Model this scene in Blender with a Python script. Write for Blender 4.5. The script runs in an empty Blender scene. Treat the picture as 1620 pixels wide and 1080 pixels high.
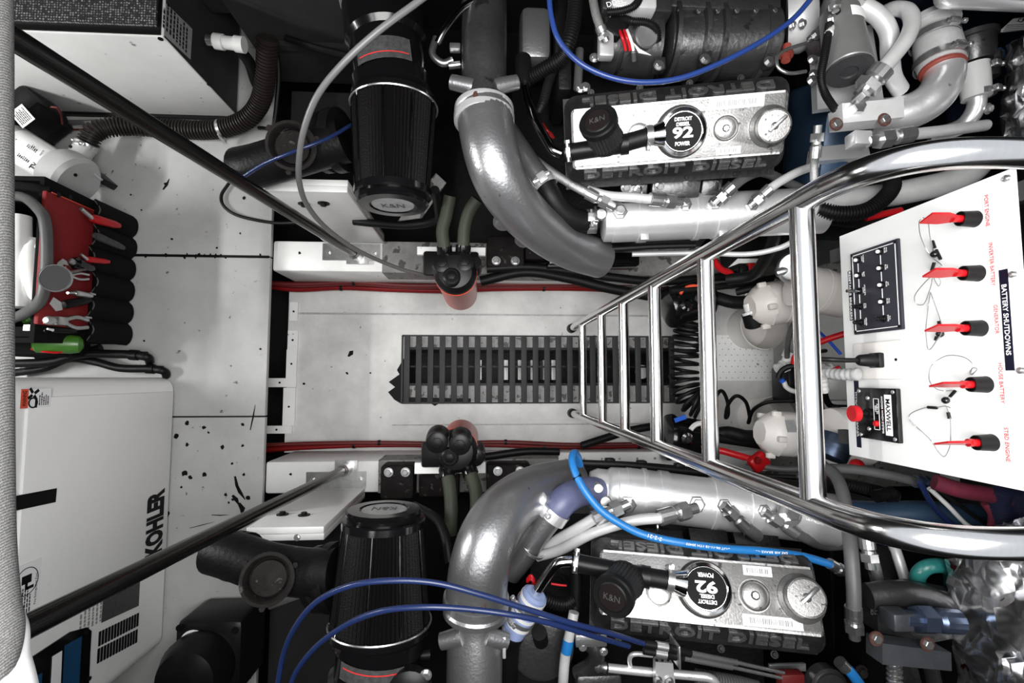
import bpy, bmesh, math, random
from mathutils import Vector, Matrix
random.seed(7)
V0 = Vector
SC = bpy.context.scene
COL = SC.collection
PI = math.pi
# ------------------------------------------------------------------ camera (looking almost straight down a hatch)
F = 810.0
CAM = Vector((0, 0, 2.47))
dc = Vector(((762 - 810) / F, -(598 - 540) / F, -1)).normalized()
zc = -dc
xc = (Vector((1, 0, 0)) - zc * zc.x).normalized()
yc = zc.cross(xc)
M3 = Matrix((xc, yc, zc))                      # rows: world axes in camera space -> maps camera vectors to world
cam = bpy.data.objects.new('camera', bpy.data.cameras.new('camera'))
COL.objects.link(cam)
cam.data.sensor_width = 36.0
cam.data.lens = 36.0 * F / 1620.0
cam.data.clip_start = 0.02
cam.matrix_world = Matrix.Translation(CAM) @ M3.to_4x4()
SC.camera = cam
# ------------------------------------------------------------------ light
SC.view_settings.view_transform = 'Standard'
SC.view_settings.look = 'None'
SC.view_settings.exposure = 0.0
SC.view_settings.gamma = 1.0
SC.view_settings.use_curve_mapping = False
W = bpy.data.worlds.new('sky'); SC.world = W; W.use_nodes = True
W.node_tree.nodes['Background'].inputs[0].default_value = (0.88, 0.93, 1.0, 1)
W.node_tree.nodes['Background'].inputs[1].default_value = 0.9

def area(name, loc, target, sx, sy, power, color=(1, 1, 1)):
    l = bpy.data.lights.new(name, 'AREA'); l.shape = 'RECTANGLE'; l.size = sx; l.size_y = sy
    l.energy = power; l.color = color
    o = bpy.data.objects.new(name, l); COL.objects.link(o); o.location = loc
    o.rotation_euler = (Vector(target) - Vector(loc)).to_track_quat('-Z', 'Y').to_euler()
    return o
area('hatch_daylight', (0.10, 0.0, 2.95), (0.15, 0.1, 0), 1.3, 1.1, 66, (1.0, 0.99, 0.97))
SUN = bpy.data.lights.new('slanting_daylight', 'SUN'); SUN.energy = 1.6; SUN.angle = math.radians(25)
sun = bpy.data.objects.new('slanting_daylight', SUN); COL.objects.link(sun)
sun.rotation_euler = V0((0.50, 0.42, -1.0)).to_track_quat('-Z', 'Y').to_euler()

# ------------------------------------------------------------------ pixel -> place
def ray(px, py):
    return M3 @ Vector(((px - 810) / F, -(py - 540) / F, -1))
def P(px, py, z):
    d = ray(px, py); return CAM + d * ((z - CAM.z) / d.z)
def PX(px, py, x):
    d = ray(px, py); return CAM + d * ((x - CAM.x) / d.x)
def PY(px, py, y):
    d = ray(px, py); return CAM + d * ((y - CAM.y) / d.y)
def hit(px, py, o, n):
    d = ray(px, py); return CAM + d * ((o - CAM).dot(n) / d.dot(n))
def PS(lst):
    return [P(*a) for a in lst]
V = Vector

# ------------------------------------------------------------------ materials
MATS = {}
def mat(name, col, metal=0.0, rough=0.5, var=0.0, vscale=6.0, dirt=0.0, dscale=30.0, dcol=(0.02, 0.018, 0.016), bump=0.0, bscale=80.0, spec=0.5, dthr=0.62, emit=0.0, alpha=1.0, trans=0.0, coat=0.0, stretch=None):
    m = bpy.data.materials.new(name); m.use_nodes = True
    nt = m.node_tree; N = nt.nodes; L = nt.links
    b = N['Principled BSDF']
    b.inputs['Base Color'].default_value = (*col, 1)
    b.inputs['Metallic'].default_value = metal
    b.inputs['Roughness'].default_value = rough
    b.inputs['Specular IOR Level'].default_value = spec
    b.inputs['Coat Weight'].default_value = coat
    b.inputs['Coat Roughness'].default_value = 0.08
    b.inputs['Transmission Weight'].default_value = trans
    if emit:
        b.inputs['Emission Color'].default_value = (*col, 1); b.inputs['Emission Strength'].default_value = emit
    tc = N.new('ShaderNodeNewGeometry')
    src = tc.outputs['Position']
    if stretch:
        mp = N.new('ShaderNodeMapping'); mp.inputs['Scale'].default_value = stretch
        L.new(src, mp.inputs['Vector']); src = mp.outputs['Vector']
    out = None
    if var > 0:
        n1 = N.new('ShaderNodeTexNoise'); n1.inputs['Scale'].default_value = vscale; n1.inputs['Detail'].default_value = 6
        n1.inputs['Roughness'].default_value = 0.65
        L.new(src, n1.inputs['Vector'])
        r1 = N.new('ShaderNodeMapRange'); r1.inputs[1].default_value = 0.25; r1.inputs[2].default_value = 0.75
        r1.inputs[3].default_value = 1 - var; r1.inputs[4].default_value = 1 + var * 0.6
        L.new(n1.outputs['Fac'], r1.inputs[0])
        mx = N.new('ShaderNodeMix'); mx.data_type = 'RGBA'; mx.blend_type = 'MULTIPLY'; mx.inputs[0].default_value = 1
        mx.inputs[6].default_value = (*col, 1); L.new(r1.outputs[0], mx.inputs[7])
        out = mx.outputs[2]
    if dirt > 0:
        n2 = N.new('ShaderNodeTexNoise'); n2.inputs['Scale'].default_value = dscale; n2.inputs['Detail'].default_value = 4
        L.new(src, n2.inputs['Vector'])
        r2 = N.new('ShaderNodeMapRange'); r2.inputs[1].default_value = dthr; r2.inputs[2].default_value = dthr + 0.05
        r2.inputs[3].default_value = 0; r2.inputs[4].default_value = dirt
        L.new(n2.outputs['Fac'], r2.inputs[0])
        m2 = N.new('ShaderNodeMix'); m2.data_type = 'RGBA'
        L.new(r2.outputs[0], m2.inputs[0])
        if out is not None: L.new(out, m2.inputs[6])
        else: m2.inputs[6].default_value = (*col, 1)
        m2.inputs[7].default_value = (*dcol, 1)
        out = m2.outputs[2]
    if out is not None: L.new(out, b.inputs['Base Color'])
    if bump > 0:
        n3 = N.new('ShaderNodeTexNoise'); n3.inputs['Scale'].default_value = bscale; n3.inputs['Detail'].default_value = 3
        L.new(src, n3.inputs['Vector'])
        bp = N.new('ShaderNodeBump'); bp.inputs['Strength'].default_value = bump; bp.inputs['Distance'].default_value = 0.004
        L.new(n3.outputs['Fac'], bp.inputs['Height']); L.new(bp.outputs['Normal'], b.inputs['Normal'])
    MATS[name] = m
    return m

mat('white_paint', (0.74, 0.74, 0.73), rough=0.38, var=0.10, vscale=5, dirt=0.75, dscale=26, dthr=0.70, bump=0.05)
mat('deck_paint', (0.4, 0.4, 0.395), rough=0.5, var=0.2, vscale=4, dirt=0.8, dscale=34, dthr=0.69, bump=0.08)
mat('floor_paint', (0.55, 0.545, 0.535), rough=0.5, var=0.32, vscale=4, dirt=0.8, dscale=30, dthr=0.70, bump=0.08)
mat('enamel_white', (0.8, 0.8, 0.79), rough=0.3, var=0.03, vscale=4, dirt=0.35, dscale=18, dthr=0.73, dcol=(0.3, 0.3, 0.29))
mat('panel_white', (0.8, 0.8, 0.79), rough=0.35, var=0.03, vscale=8)
mat('grey_paint_and_shade', (0.035, 0.035, 0.035), rough=0.5, var=0.3, vscale=5, spec=0.15)  # grey paint; on the air conditioner's side it stands for shade
mat('dark_wall', (0.03, 0.03, 0.03), rough=0.7, var=0.5, vscale=3, spec=0.1)
mat('hull', (0.018, 0.018, 0.018), rough=0.75, var=0.6, vscale=4, spec=0.1)
mat('silver_paint', (0.36, 0.36, 0.37), metal=0.85, rough=0.33, var=0.12, vscale=10, dirt=0.9, dscale=38, dthr=0.715, bump=0.18, bscale=140)
mat('silver_bright', (0.84, 0.84, 0.85), metal=0.7, rough=0.32, var=0.08, vscale=8, dirt=0.5, dscale=40, dthr=0.72, bump=0.1, bscale=120)
mat('silver_dark', (0.10, 0.10, 0.102), metal=0.8, rough=0.36, var=0.35, vscale=9, dirt=0.7, dscale=24, dthr=0.66, bump=0.25, bscale=90)
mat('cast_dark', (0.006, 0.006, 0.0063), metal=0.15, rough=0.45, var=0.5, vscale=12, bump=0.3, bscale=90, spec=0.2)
mat('cover_metal', (0.34, 0.335, 0.33), metal=0.9, rough=0.38, var=0.3, vscale=12, dirt=0.8, dscale=60, dthr=0.64, dcol=(0.05, 0.04, 0.04), bump=0.12, bscale=200)
mat('cover_side', (0.03, 0.03, 0.031), metal=0.5, rough=0.33, var=0.5, vscale=30, bump=0.3, bscale=150)
mat('chrome', (0.80, 0.79, 0.78), metal=1.0, rough=0.12, var=0.08, vscale=14)
mat('stainless', (0.74, 0.73, 0.72), metal=1.0, rough=0.17, var=0.06, vscale=25, stretch=(6, 1, 1))
mat('steel', (0.55, 0.55, 0.55), metal=0.95, rough=0.3, var=0.25, vscale=40)
mat('zinc', (0.62, 0.62, 0.62), metal=0.9, rough=0.28, var=0.15, vscale=60)
mat('pole_steel', (0.05, 0.048, 0.046), metal=0.9, rough=0.22, var=0.2, vscale=30)
mat('black_plastic', (0.006, 0.006, 0.0065), rough=0.35, spec=0.2)
mat('black_gloss', (0.004, 0.004, 0.0045), rough=0.16, spec=0.45, coat=0.0)
mat('black_rubber', (0.005, 0.005, 0.005), rough=0.48, spec=0.2, bump=0.1, bscale=150)
mat('filter_pleat', (0.004, 0.0035, 0.0035), rough=0.5, spec=0.08, bump=0.4, bscale=300)
mat('black_fabric', (0.007, 0.007, 0.007), rough=0.85, spec=0.08, bump=0.4, bscale=400)
mat('red_fabric', (0.2, 0.006, 0.008), rough=0.7, var=0.12, vscale=20, bump=0.2, bscale=400)
mat('red_plastic', (0.42, 0.008, 0.012), rough=0.32, spec=0.3)
mat('red_cable', (0.16, 0.005, 0.006), rough=0.4, spec=0.3)
mat('red_dark', (0.10, 0.006, 0.006), rough=0.5)
mat('orange_bowl', (0.72, 0.06, 0.015), rough=0.3, spec=0.2)
mat('orange_glass', (0.62, 0.42, 0.37), rough=0.15, trans=0.35)
mat('gasket_red', (0.26, 0.045, 0.03), rough=0.6, var=0.3, vscale=60)
mat('green_plastic', (0.05, 0.17, 0.02), rough=0.3, var=0.2, vscale=30)
mat('green_hose', (0.035, 0.04, 0.028), rough=0.55, spec=0.2)
mat('teal', (0.02, 0.16, 0.15), rough=0.35, var=0.2, vscale=20, dirt=0.6, dscale=30, dthr=0.66, dcol=(0.35, 0.38, 0.37))
mat('blue_cable', (0.014, 0.035, 0.15), rough=0.3)
mat('navy_cable', (0.01, 0.02, 0.075), rough=0.3)
mat('blue_hose', (0.014, 0.15, 0.42), rough=0.38)
mat('blue_bright', (0.02, 0.08, 0.50), rough=0.35)
mat('blue_paint', (0.03, 0.06, 0.11), rough=0.4, metal=0.2, var=0.3, vscale=9, bump=0.08)
mat('blue_wall', (0.012, 0.022, 0.045), rough=0.45, var=0.3, vscale=6)
mat('blue_panel', (0.012, 0.06, 0.14), rough=0.3, var=0.4, vscale=10)
mat('violet_hose', (0.1, 0.11, 0.2), rough=0.42, var=0.2, vscale=30)
mat('hose_blue_white', (0.24, 0.3, 0.5), rough=0.5, var=0.2, vscale=30)
mat('braid', (0.50, 0.50, 0.50), metal=0.8, rough=0.42, var=0.2, vscale=120, bump=0.5, bscale=500)
mat('braid_dark', (0.17, 0.17, 0.165), metal=0.3, rough=0.55, var=0.25, vscale=120, bump=0.5, bscale=500)
mat('grey_hose', (0.56, 0.56, 0.56), rough=0.42, metal=0.25, var=0.12, vscale=20)
mat('dull_hose', (0.085, 0.085, 0.085), rough=0.5, var=0.2, vscale=20)
mat('cable_grey', (0.13, 0.13, 0.13), rough=0.35)
mat('slat', (0.04, 0.04, 0.042), rough=0.55, var=0.15, vscale=40, dirt=0.5, dscale=40, dthr=0.70, spec=0.15)
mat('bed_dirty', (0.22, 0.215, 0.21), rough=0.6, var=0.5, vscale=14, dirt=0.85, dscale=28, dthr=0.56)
mat('rust', (0.012, 0.01, 0.0095), rough=0.7, var=0.6, vscale=30, dirt=0.5, dscale=40, dthr=0.64, dcol=(0.12, 0.105, 0.1), bump=0.5, spec=0.15)
mat('rust_red', (0.06, 0.022, 0.015), rough=0.7, var=0.5, vscale=40, bump=0.5)
mat('paper', (0.82, 0.82, 0.81), rough=0.8, var=0.06, vscale=30)
mat('label_white', (0.80, 0.80, 0.80), rough=0.5)
mat('label_grey', (0.33, 0.33, 0.33), rough=0.45, var=0.3, vscale=60)
mat('label_dark', (0.06, 0.06, 0.06), rough=0.4, var=0.5, vscale=90, spec=0.2)
mat('print_black', (0.006, 0.006, 0.006), rough=0.5, spec=0.08)
mat('print_grey', (0.25, 0.25, 0.25), rough=0.5)
mat('print_red', (0.62, 0.03, 0.03), rough=0.5)
mat('print_white', (0.85, 0.85, 0.85), rough=0.5)
mat('sticker_orange', (0.65, 0.07, 0.03), rough=0.45)
mat('sticker_blue', (0.01, 0.09, 0.50), rough=0.4)
mat('navy_strip', (0.006, 0.007, 0.018), rough=0.35, spec=0.15)
mat('breaker_plate', (0.026, 0.026, 0.034), rough=0.42, spec=0.15)
mat('cream_plastic', (0.74, 0.71, 0.68), rough=0.4, var=0.06, vscale=12)
mat('pvc', (0.62, 0.62, 0.61), rough=0.35)
mat('ivory', (0.62, 0.58, 0.55), rough=0.4, var=0.08, vscale=12)
mat('motor_white', (0.42, 0.42, 0.42), rough=0.45, var=0.12, vscale=14)
mat('brown_hose', (0.02, 0.016, 0.0145), rough=0.45, var=0.3, vscale=20, spec=0.25)
mat('clear_glass', (0.3, 0.3, 0.31), rough=0.25, metal=0.9)

mat('cover_emboss', (0.45, 0.45, 0.45), metal=0.9, rough=0.25, var=0.4, vscale=40)
mat('steel_pleat', (0.05, 0.05, 0.05), metal=0.6, rough=0.45, var=0.3, vscale=90)
mat('badge_brown', (0.012, 0.009, 0.009), rough=0.35, spec=0.1)
mat('chrome_dark', (0.25, 0.25, 0.25), metal=1.0, rough=0.15)
mat('grey_can', (0.17, 0.17, 0.168), rough=0.42, metal=0.3, var=0.12, vscale=20)
mat('can_end', (0.028, 0.028, 0.03), rough=0.45, spec=0.2)
mat('alu_block', (0.80, 0.80, 0.80), metal=0.5, rough=0.42, var=0.08, vscale=30)

mat('alu_dark', (0.16, 0.17, 0.19), metal=0.8, rough=0.4, var=0.2, vscale=30)
mat('blue_steel', (0.10, 0.13, 0.20), metal=0.8, rough=0.35, var=0.2, vscale=30)

mat('lamp_glow', (0.9, 0.9, 0.88), emit=6.0)
mat('red_cloth', (0.11, 0.004, 0.02), rough=0.8, var=0.4, vscale=30)
mat('ribbed_navy', (0.01, 0.012, 0.03), rough=0.4)

def texmat_woven():
    m = bpy.data.materials.new('woven_grey'); m.use_nodes = True
    nt = m.node_tree; N = nt.nodes; L = nt.links; b = N['Principled BSDF']; b.inputs['Roughness'].default_value = 0.8
    g = N.new('ShaderNodeNewGeometry'); mp = N.new('ShaderNodeMapping'); mp.inputs['Rotation'].default_value = (0, 0, 0.8)
    L.new(g.outputs['Position'], mp.inputs['Vector'])
    w = N.new('ShaderNodeTexWave'); w.inputs['Scale'].default_value = 130; w.inputs['Distortion'].default_value = 4
    w.inputs['Detail Scale'].default_value = 6
    L.new(mp.outputs['Vector'], w.inputs['Vector'])
    r = N.new('ShaderNodeValToRGB'); r.color_ramp.elements[0].color = (0.06, 0.06, 0.06, 1); r.color_ramp.elements[1].color = (0.19, 0.185, 0.18, 1)
    L.new(w.outputs['Fac'], r.inputs[0]); L.new(r.outputs[0], b.inputs['Base Color'])
    bp = N.new('ShaderNodeBump'); bp.inputs['Strength'].default_value = 0.5; bp.inputs['Distance'].default_value = 0.003
    L.new(w.outputs['Fac'], bp.inputs['Height']); L.new(bp.outputs['Normal'], b.inputs['Normal'])
    MATS['woven_grey'] = m
texmat_woven()
def texmat_mesh():
    m = bpy.data.materials.new('filter_mesh'); m.use_nodes = True
    nt = m.node_tree; N = nt.nodes; L = nt.links; b = N['Principled BSDF']; b.inputs['Roughness'].default_value = 0.45; b.inputs['Metallic'].default_value = 0.5
    g = N.new('ShaderNodeNewGeometry')
    v = N.new('ShaderNodeTexVoronoi'); v.inputs['Scale'].default_value = 125; v.inputs['Randomness'].default_value = 0.25
    L.new(g.outputs['Position'], v.inputs['Vector'])
    r = N.new('ShaderNodeValToRGB'); r.color_ramp.elements[0].color = (0.6, 0.6, 0.6, 1); r.color_ramp.elements[0].position = 0.30
    r.color_ramp.elements[1].color = (0.05, 0.05, 0.05, 1); r.color_ramp.elements[1].position = 0.52
    L.new(v.outputs['Distance'], r.inputs[0]); L.new(r.outputs[0], b.inputs['Base Color'])
    MATS['filter_mesh'] = m
texmat_mesh()
def texmat_foil():
    m = bpy.data.materials.new('foil'); m.use_nodes = True
    nt = m.node_tree; N = nt.nodes; L = nt.links; b = N['Principled BSDF']
    b.inputs['Roughness'].default_value = 0.27; b.inputs['Metallic'].default_value = 1.0
    g = N.new('ShaderNodeNewGeometry')
    n = N.new('ShaderNodeTexNoise'); n.inputs['Scale'].default_value = 14; n.inputs['Detail'].default_value = 2
    L.new(g.outputs['Position'], n.inputs['Vector'])
    r = N.new('ShaderNodeValToRGB'); r.color_ramp.elements[0].position = 0.66; r.color_ramp.elements[0].color = (0.82, 0.82, 0.84, 1)
    r.color_ramp.elements[1].position = 0.69; r.color_ramp.elements[1].color = (0.25, 0.02, 0.02, 1)
    mp = N.new('ShaderNodeMapping'); mp.inputs['Scale'].default_value = (6, 2, 2); L.new(g.outputs['Position'], mp.inputs['Vector'])
    n2 = N.new('ShaderNodeTexNoise'); n2.inputs['Scale'].default_value = 9; L.new(mp.outputs['Vector'], n2.inputs['Vector'])
    L.new(n2.outputs['Fac'], r.inputs[0])
    L.new(r.outputs[0], b.inputs['Base Color'])
    bp = N.new('ShaderNodeBump'); bp.inputs['Strength'].default_value = 0.6; bp.inputs['Distance'].default_value = 0.02
    L.new(n.outputs['Fac'], bp.inputs['Height']); L.new(bp.outputs['Normal'], b.inputs['Normal'])
    MATS['foil'] = m
texmat_foil()

# ------------------------------------------------------------------ mesh builder
def frame(axis, up=None):
    a = V(axis).normalized()
    if up is None:
        up = V((0, 0, 1)) if abs(a.z) < 0.9 else V((0, 1, 0))
    x = up.cross(a)
    if x.length < 1e-6: x = V((1, 0, 0)).cross(a)
    x.normalize(); y = a.cross(x)
    return x, y, a
def smooth_path(pts, n=8):
    pts = [V(p) for p in pts]
    if len(pts) < 3: return pts
    out = []
    ext = [pts[0] * 2 - pts[1]] + pts + [pts[-1] * 2 - pts[-2]]
    for i in range(1, len(ext) - 2):
        p0, p1, p2, p3 = ext[i - 1:i + 3]
        for k in range(n):
            t = k / n
            out.append(0.5 * ((2 * p1) + (p2 - p0) * t + (2 * p0 - 5 * p1 + 4 * p2 - p3) * t * t + (3 * p1 - p0 - 3 * p2 + p3) * t ** 3))
    out.append(pts[-1]); return out
class MB:
    def __init__(s): s.v = []; s.f = []
    def add(s, vs, fs):
        b = len(s.v); s.v += [V(q) for q in vs]; s.f += [[b + i for i in f] for f in fs]; return s
    def box(s, c, size, ax=None):
        c = V(c); X, Y, Z = ax if ax else (V((1, 0, 0)), V((0, 1, 0)), V((0, 0, 1)))
        a, b, d = [q / 2 for q in size]
        vs = [c + X * (i * a) + Y * (j * b) + Z * (k * d) for i in (-1, 1) for j in (-1, 1) for k in (-1, 1)]
        return s.add(vs, [(0, 1, 3, 2), (4, 6, 7, 5), (0, 4, 5, 1), (2, 3, 7, 6), (0, 2, 6, 4), (1, 5, 7, 3)])
    def bb(s, lo, hi):
        lo = V(lo); hi = V(hi); return s.box((lo + hi) / 2, hi - lo)
    def cbox(s, c, size, ax=None, ch=0.01):
        """box with chamfered edges"""
        bm = bmesh.new(); bmesh.ops.create_cube(bm, size=1)
        bmesh.ops.scale(bm, vec=V(size), verts=bm.verts)
        bmesh.ops.bevel(bm, geom=bm.edges[:], offset=min(ch, 0.45 * min(size)), segments=2, affect='EDGES', profile=0.5)
        X, Y, Z = ax if ax else (V((1, 0, 0)), V((0, 1, 0)), V((0, 0, 1)))
        bm.verts.index_update(); c = V(c)
        vs = [c + X * q.co.x + Y * q.co.y + Z * q.co.z for q in bm.verts]
        fs = [[q.index for q in f.verts] for f in bm.faces]; bm.free()
        return s.add(vs, fs)
    def lathe(s, o, axis, prof, seg=24, up=None, rfun=None, close=True):
        """prof: list of (distance along the axis, radius)"""
        o = V(o); x, y, a = frame(axis, up); vs = []; fs = []
        for t, r in prof:
            for k in range(seg):
                th = 2 * PI * k / seg; rr = r * (rfun(k, t) if rfun else 1)
                vs.append(o + a * t + x * (math.cos(th) * rr) + y * (math.sin(th) * rr))
        for i in range(len(prof) - 1):
            for k in range(seg):
                k2 = (k + 1) % seg
                fs.append((i * seg + k, i * seg + k2, (i + 1) * seg + k2, (i + 1) * seg + k))
        if close:
            fs.append(list(range(seg))[::-1]); n = (len(prof) - 1) * seg; fs.append([n + k for k in range(seg)])
        return s.add(vs, fs)
    def cyl(s, p0, p1, r0, r1=None, seg=20, up=None):
        p0 = V(p0); p1 = V(p1)
        return s.lathe(p0, p1 - p0, [(0, r0), ((p1 - p0).length, r0 if r1 is None else r1)], seg, up)
    def disc(s, c, n, r, h, seg=24, ch=0.0):
        n = V(n).normalized()
        pr = [(0, r), (h - ch, r), (h, r - ch)] if ch else [(0, r), (h, r)]
        return s.lathe(c, n, pr, seg)
    def hexa(s, c, n, r, h):
        n = V(n).normalized()
        return s.lathe(c, n, [(0, r), (h * 0.85, r), (h, r * 0.86)], 6)
    def tube(s, pts, r, seg=12, n=8, sm=True, ribs=None, rib=0.12, cap=True):
        path = smooth_path(pts, n) if sm else [V(p) for p in pts]
        if ribs:      # corrugated: resample evenly
            L = [0]
            for i in range(1, len(path)): L.append(L[-1] + (path[i] - path[i - 1]).length)
            m = max(4, int(L[-1] / ribs) * 4); res = []; j = 0
            for i in range(m + 1):
                d = L[-1] * i / m
                while j < len(L) - 2 and L[j + 1] < d: j += 1
                t = (d - L[j]) / max(1e-9, L[j + 1] - L[j]); res.append(path[j].lerp(path[j + 1], t))
            path = res
        vs = []; fs = []; m = len(path); x = None
        for i, p in enumerate(path):
            a = (path[min(i + 1, m - 1)] - path[max(i - 1, 0)]).normalized()
            if x is None: x, y, _ = frame(a)
            else:
                x = (x - a * x.dot(a)).normalized(); y = a.cross(x)
            rr = r(i / (m - 1)) if callable(r) else r
            if ribs: rr *= (1 + rib if i % 4 in (1, 2) else 1 - rib)
            for k in range(seg):
                th = 2 * PI * k / seg; vs.append(p + x * (math.cos(th) * rr) + y * (math.sin(th) * rr))
        for i in range(m - 1):
            for k in range(seg):
                k2 = (k + 1) % seg; fs.append((i * seg + k, i * seg + k2, (i + 1) * seg + k2, (i + 1) * seg + k))
        if cap:
            fs.append(list(range(seg))[::-1]); fs.append([(m - 1) * seg + k for k in range(seg)])
        return s.add(vs, fs)
    def prism(s, poly, ext):
        ext = V(ext); n = len(poly); poly = [V(p) for p in poly]
        return s.add(poly + [p + ext for p in poly], [list(range(n))[::-1], [n + i for i in range(n)]] + [(i, (i + 1) % n, n + (i + 1) % n, n + i) for i in range(n)])
    def ring(s, c, n, R, r, seg=28, sg2=8, a0=0, a1=2 * PI):
        x, y, a = frame(n); full = abs(a1 - a0 - 2 * PI) < 1e-4
        pts = [V(c) + x * (R * math.cos(a0 + (a1 - a0) * k / seg)) + y * (R * math.sin(a0 + (a1 - a0) * k / seg)) for k in range(seg + 1)]
        return s.tube(pts, r, sg2, sm=False, cap=not full)
    def band(s, c, n, R, w, t, seg=28):
        n = V(n).normalized(); c = V(c) - n * (w / 2)
        vs = []; fs = []; x, y, a = frame(n)
        for (t0, rr) in ((0, R), (w, R), (w, R + t), (0, R + t)):
            for k in range(seg):
                th = 2 * PI * k / seg; vs.append(c + a * t0 + x * (math.cos(th) * rr) + y * (math.sin(th) * rr))
        for i in range(4):
            j = (i + 1) % 4
            for k in range(seg):
                k2 = (k + 1) % seg; fs.append((i * seg + k, j * seg + k, j * seg + k2, i * seg + k2))
        return s.add(vs, fs)
    def sphere(s, c, r, seg=14, sc=(1, 1, 1)):
        vs = []; fs = []; n = seg // 2; c = V(c)
        for i in range(n + 1):
            ph = PI * i / n
            for k in range(seg):
                th = 2 * PI * k / seg
                vs.append(c + V((math.sin(ph) * math.cos(th) * r * sc[0], math.sin(ph) * math.sin(th) * r * sc[1], math.cos(ph) * r * sc[2])))
        for i in range(n):
            for k in range(seg):
                k2 = (k + 1) % seg; fs.append((i * seg + k, (i + 1) * seg + k, (i + 1) * seg + k2, i * seg + k2))
        return s.add(vs, fs)
    def build(s, name, material, parent=None, ang=35, flat=False, **tags):
        me = bpy.data.meshes.new(name)
        lo = V([min(q[i] for q in s.v) for i in range(3)]); hi = V([max(q[i] for q in s.v) for i in range(3)])
        c = (lo + hi) / 2
        if parent is None: c.z = lo.z
        me.from_pydata([q - c for q in s.v], [], s.f)
        bm = bmesh.new(); bm.from_mesh(me); bmesh.ops.remove_doubles(bm, verts=bm.verts, dist=1e-6)
        bmesh.ops.recalc_face_normals(bm, faces=bm.faces); bm.to_mesh(me); bm.free()
        if not flat:
            me.shade_smooth(); me.set_sharp_from_angle(angle=math.radians(ang))
        me.materials.append(MATS[material])
        o = bpy.data.objects.new(name, me); COL.objects.link(o)
        place(o, c, parent)
        for k, v in tags.items(): o[k] = v
        return o
WLOC = {}
def place(o, loc, parent=None):
    WLOC[o.name] = V(loc)
    if parent is not None:
        o.parent = parent; o.location = V(loc) - WLOC[parent.name]
    else: o.location = loc
def thing(name, label, cat, loc, group=None):
    o = bpy.data.objects.new(name, None); COL.objects.link(o); o.empty_display_size = 0.05
    place(o, V(loc)); o['label'] = label; o['category'] = cat
    if group: o['group'] = group
    return o
def tag(o, label, cat, group=None):
    o['label'] = label; o['category'] = cat
    if group: o['group'] = group
    return o
def struct(o): o['kind'] = 'structure'; return o
def tubeobj(name, pts, r, m, parent=None, **k):
    return MB().tube(pts, r, **k).build(name, m, parent)
def text(name, s, m, parent, org, right, up, h=None, w=None, ext=0.0008, bold=0.0, align='C', lift=0.0):
    """flat or raised lettering; org is the middle of the line (align C) or its left end (L); h = cap height, w = total width"""
    cu = bpy.data.curves.new('t', 'FONT'); cu.body = s; cu.size = 1; cu.offset = bold; cu.resolution_u = 3
    ob = bpy.data.objects.new('t', cu); COL.objects.link(ob)
    bpy.context.view_layer.update()
    me0 = bpy.data.meshes.new_from_object(ob)
    co = [q.co.copy() for q in me0.vertices]; fs = [list(p.vertices) for p in me0.polygons]
    bpy.data.objects.remove(ob); bpy.data.curves.remove(cu); bpy.data.meshes.remove(me0)
    if not co: return None
    x0 = min(q.x for q in co); x1 = max(q.x for q in co); y0 = min(q.y for q in co); y1 = max(q.y for q in co)
    sy = h / (y1 - y0) if h else None; sx = w / (x1 - x0) if w else sy
    if sy is None: sy = sx
    R = V(right).normalized(); U = V(up); U = (U - R * U.dot(R)).normalized(); Nn = R.cross(U)
    ox = (x0 + x1) / 2 if align == 'C' else x0; oy = (y0 + y1) / 2
    base = [V(org) + R * ((q.x - ox) * sx) + U * ((q.y - oy) * sy) + Nn * lift for q in co]
    b = MB(); n = len(base)
    vs = base + [q + Nn * ext for q in base]
    from collections import Counter
    ec = Counter(); 
    for f in fs:
        for i in range(len(f)): ec[(f[i], f[(i + 1) % len(f)])] += 1
    F2 = [[i + n for i in f] for f in fs]
    for (a, c) in list(ec):
        if (c, a) not in ec: F2.append((a, c, c + n, a + n))
    b.add(vs, F2)
    return b.build(name, m, parent, flat=True)
def bolt(parent, c, n, r, m='zinc', h=None, name='bolt', washer=True):
    n = V(n).normalized(); b = MB()
    if washer: b.disc(c, n, r * 1.5, r * 0.25, 18); c = V(c) + n * (r * 0.25)
    b.hexa(c, n, r, h or r * 0.9)
    return b.build(name, m, parent, ang=25)
def clamp(parent, c, n, R, w=0.014, m='zinc', side=None, name='hose_clamp'):
    b = MB(); b.band(c, n, R, w, 0.0018)
    n = V(n).normalized(); x, y, a = frame(n)
    sd = V(side).normalized() if side else x
    sd = (sd - n * sd.dot(n)).normalized(); t = n.cross(sd)
    b.cbox(V(c) + sd * (R + 0.006), (0.012, 0.026, w * 1.0), (sd, t, n), 0.002)
    b.cyl(V(c) + sd * (R + 0.007) - t * 0.022, V(c) + sd * (R + 0.007) + t * 0.022, 0.0045, seg=8)
    b.hexa(V(c) + sd * (R + 0.007) + t * 0.022, t, 0.007, 0.008)
    return b.build(name, m, parent)
def fitting(parent, p0, p1, r, m='zinc', name='hose_fitting'):
    """crimped hose end: collar, hex nut and neck between two points"""
    p0 = V(p0); p1 = V(p1); d = p1 - p0; L = d.length
    b = MB(); b.lathe(p0, d, [(0, r * 1.0), (0, r * 1.25), (L * 0.35, r * 1.25), (L * 0.42, r * 0.95), (L * 0.5, r * 0.95)], 14)
    b.lathe(p0 + d * 0.5, d, [(0, r * 1.45), (L * 0.26, r * 1.45)], 6)
    b.lathe(p0 + d * 0.76, d, [(0, r * 0.85), (L * 0.24, r * 0.85)], 12)
    return b.build(name, m, parent, ang=25)
# ================================================================== the room
DZ = 0.33            # deck height
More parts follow.
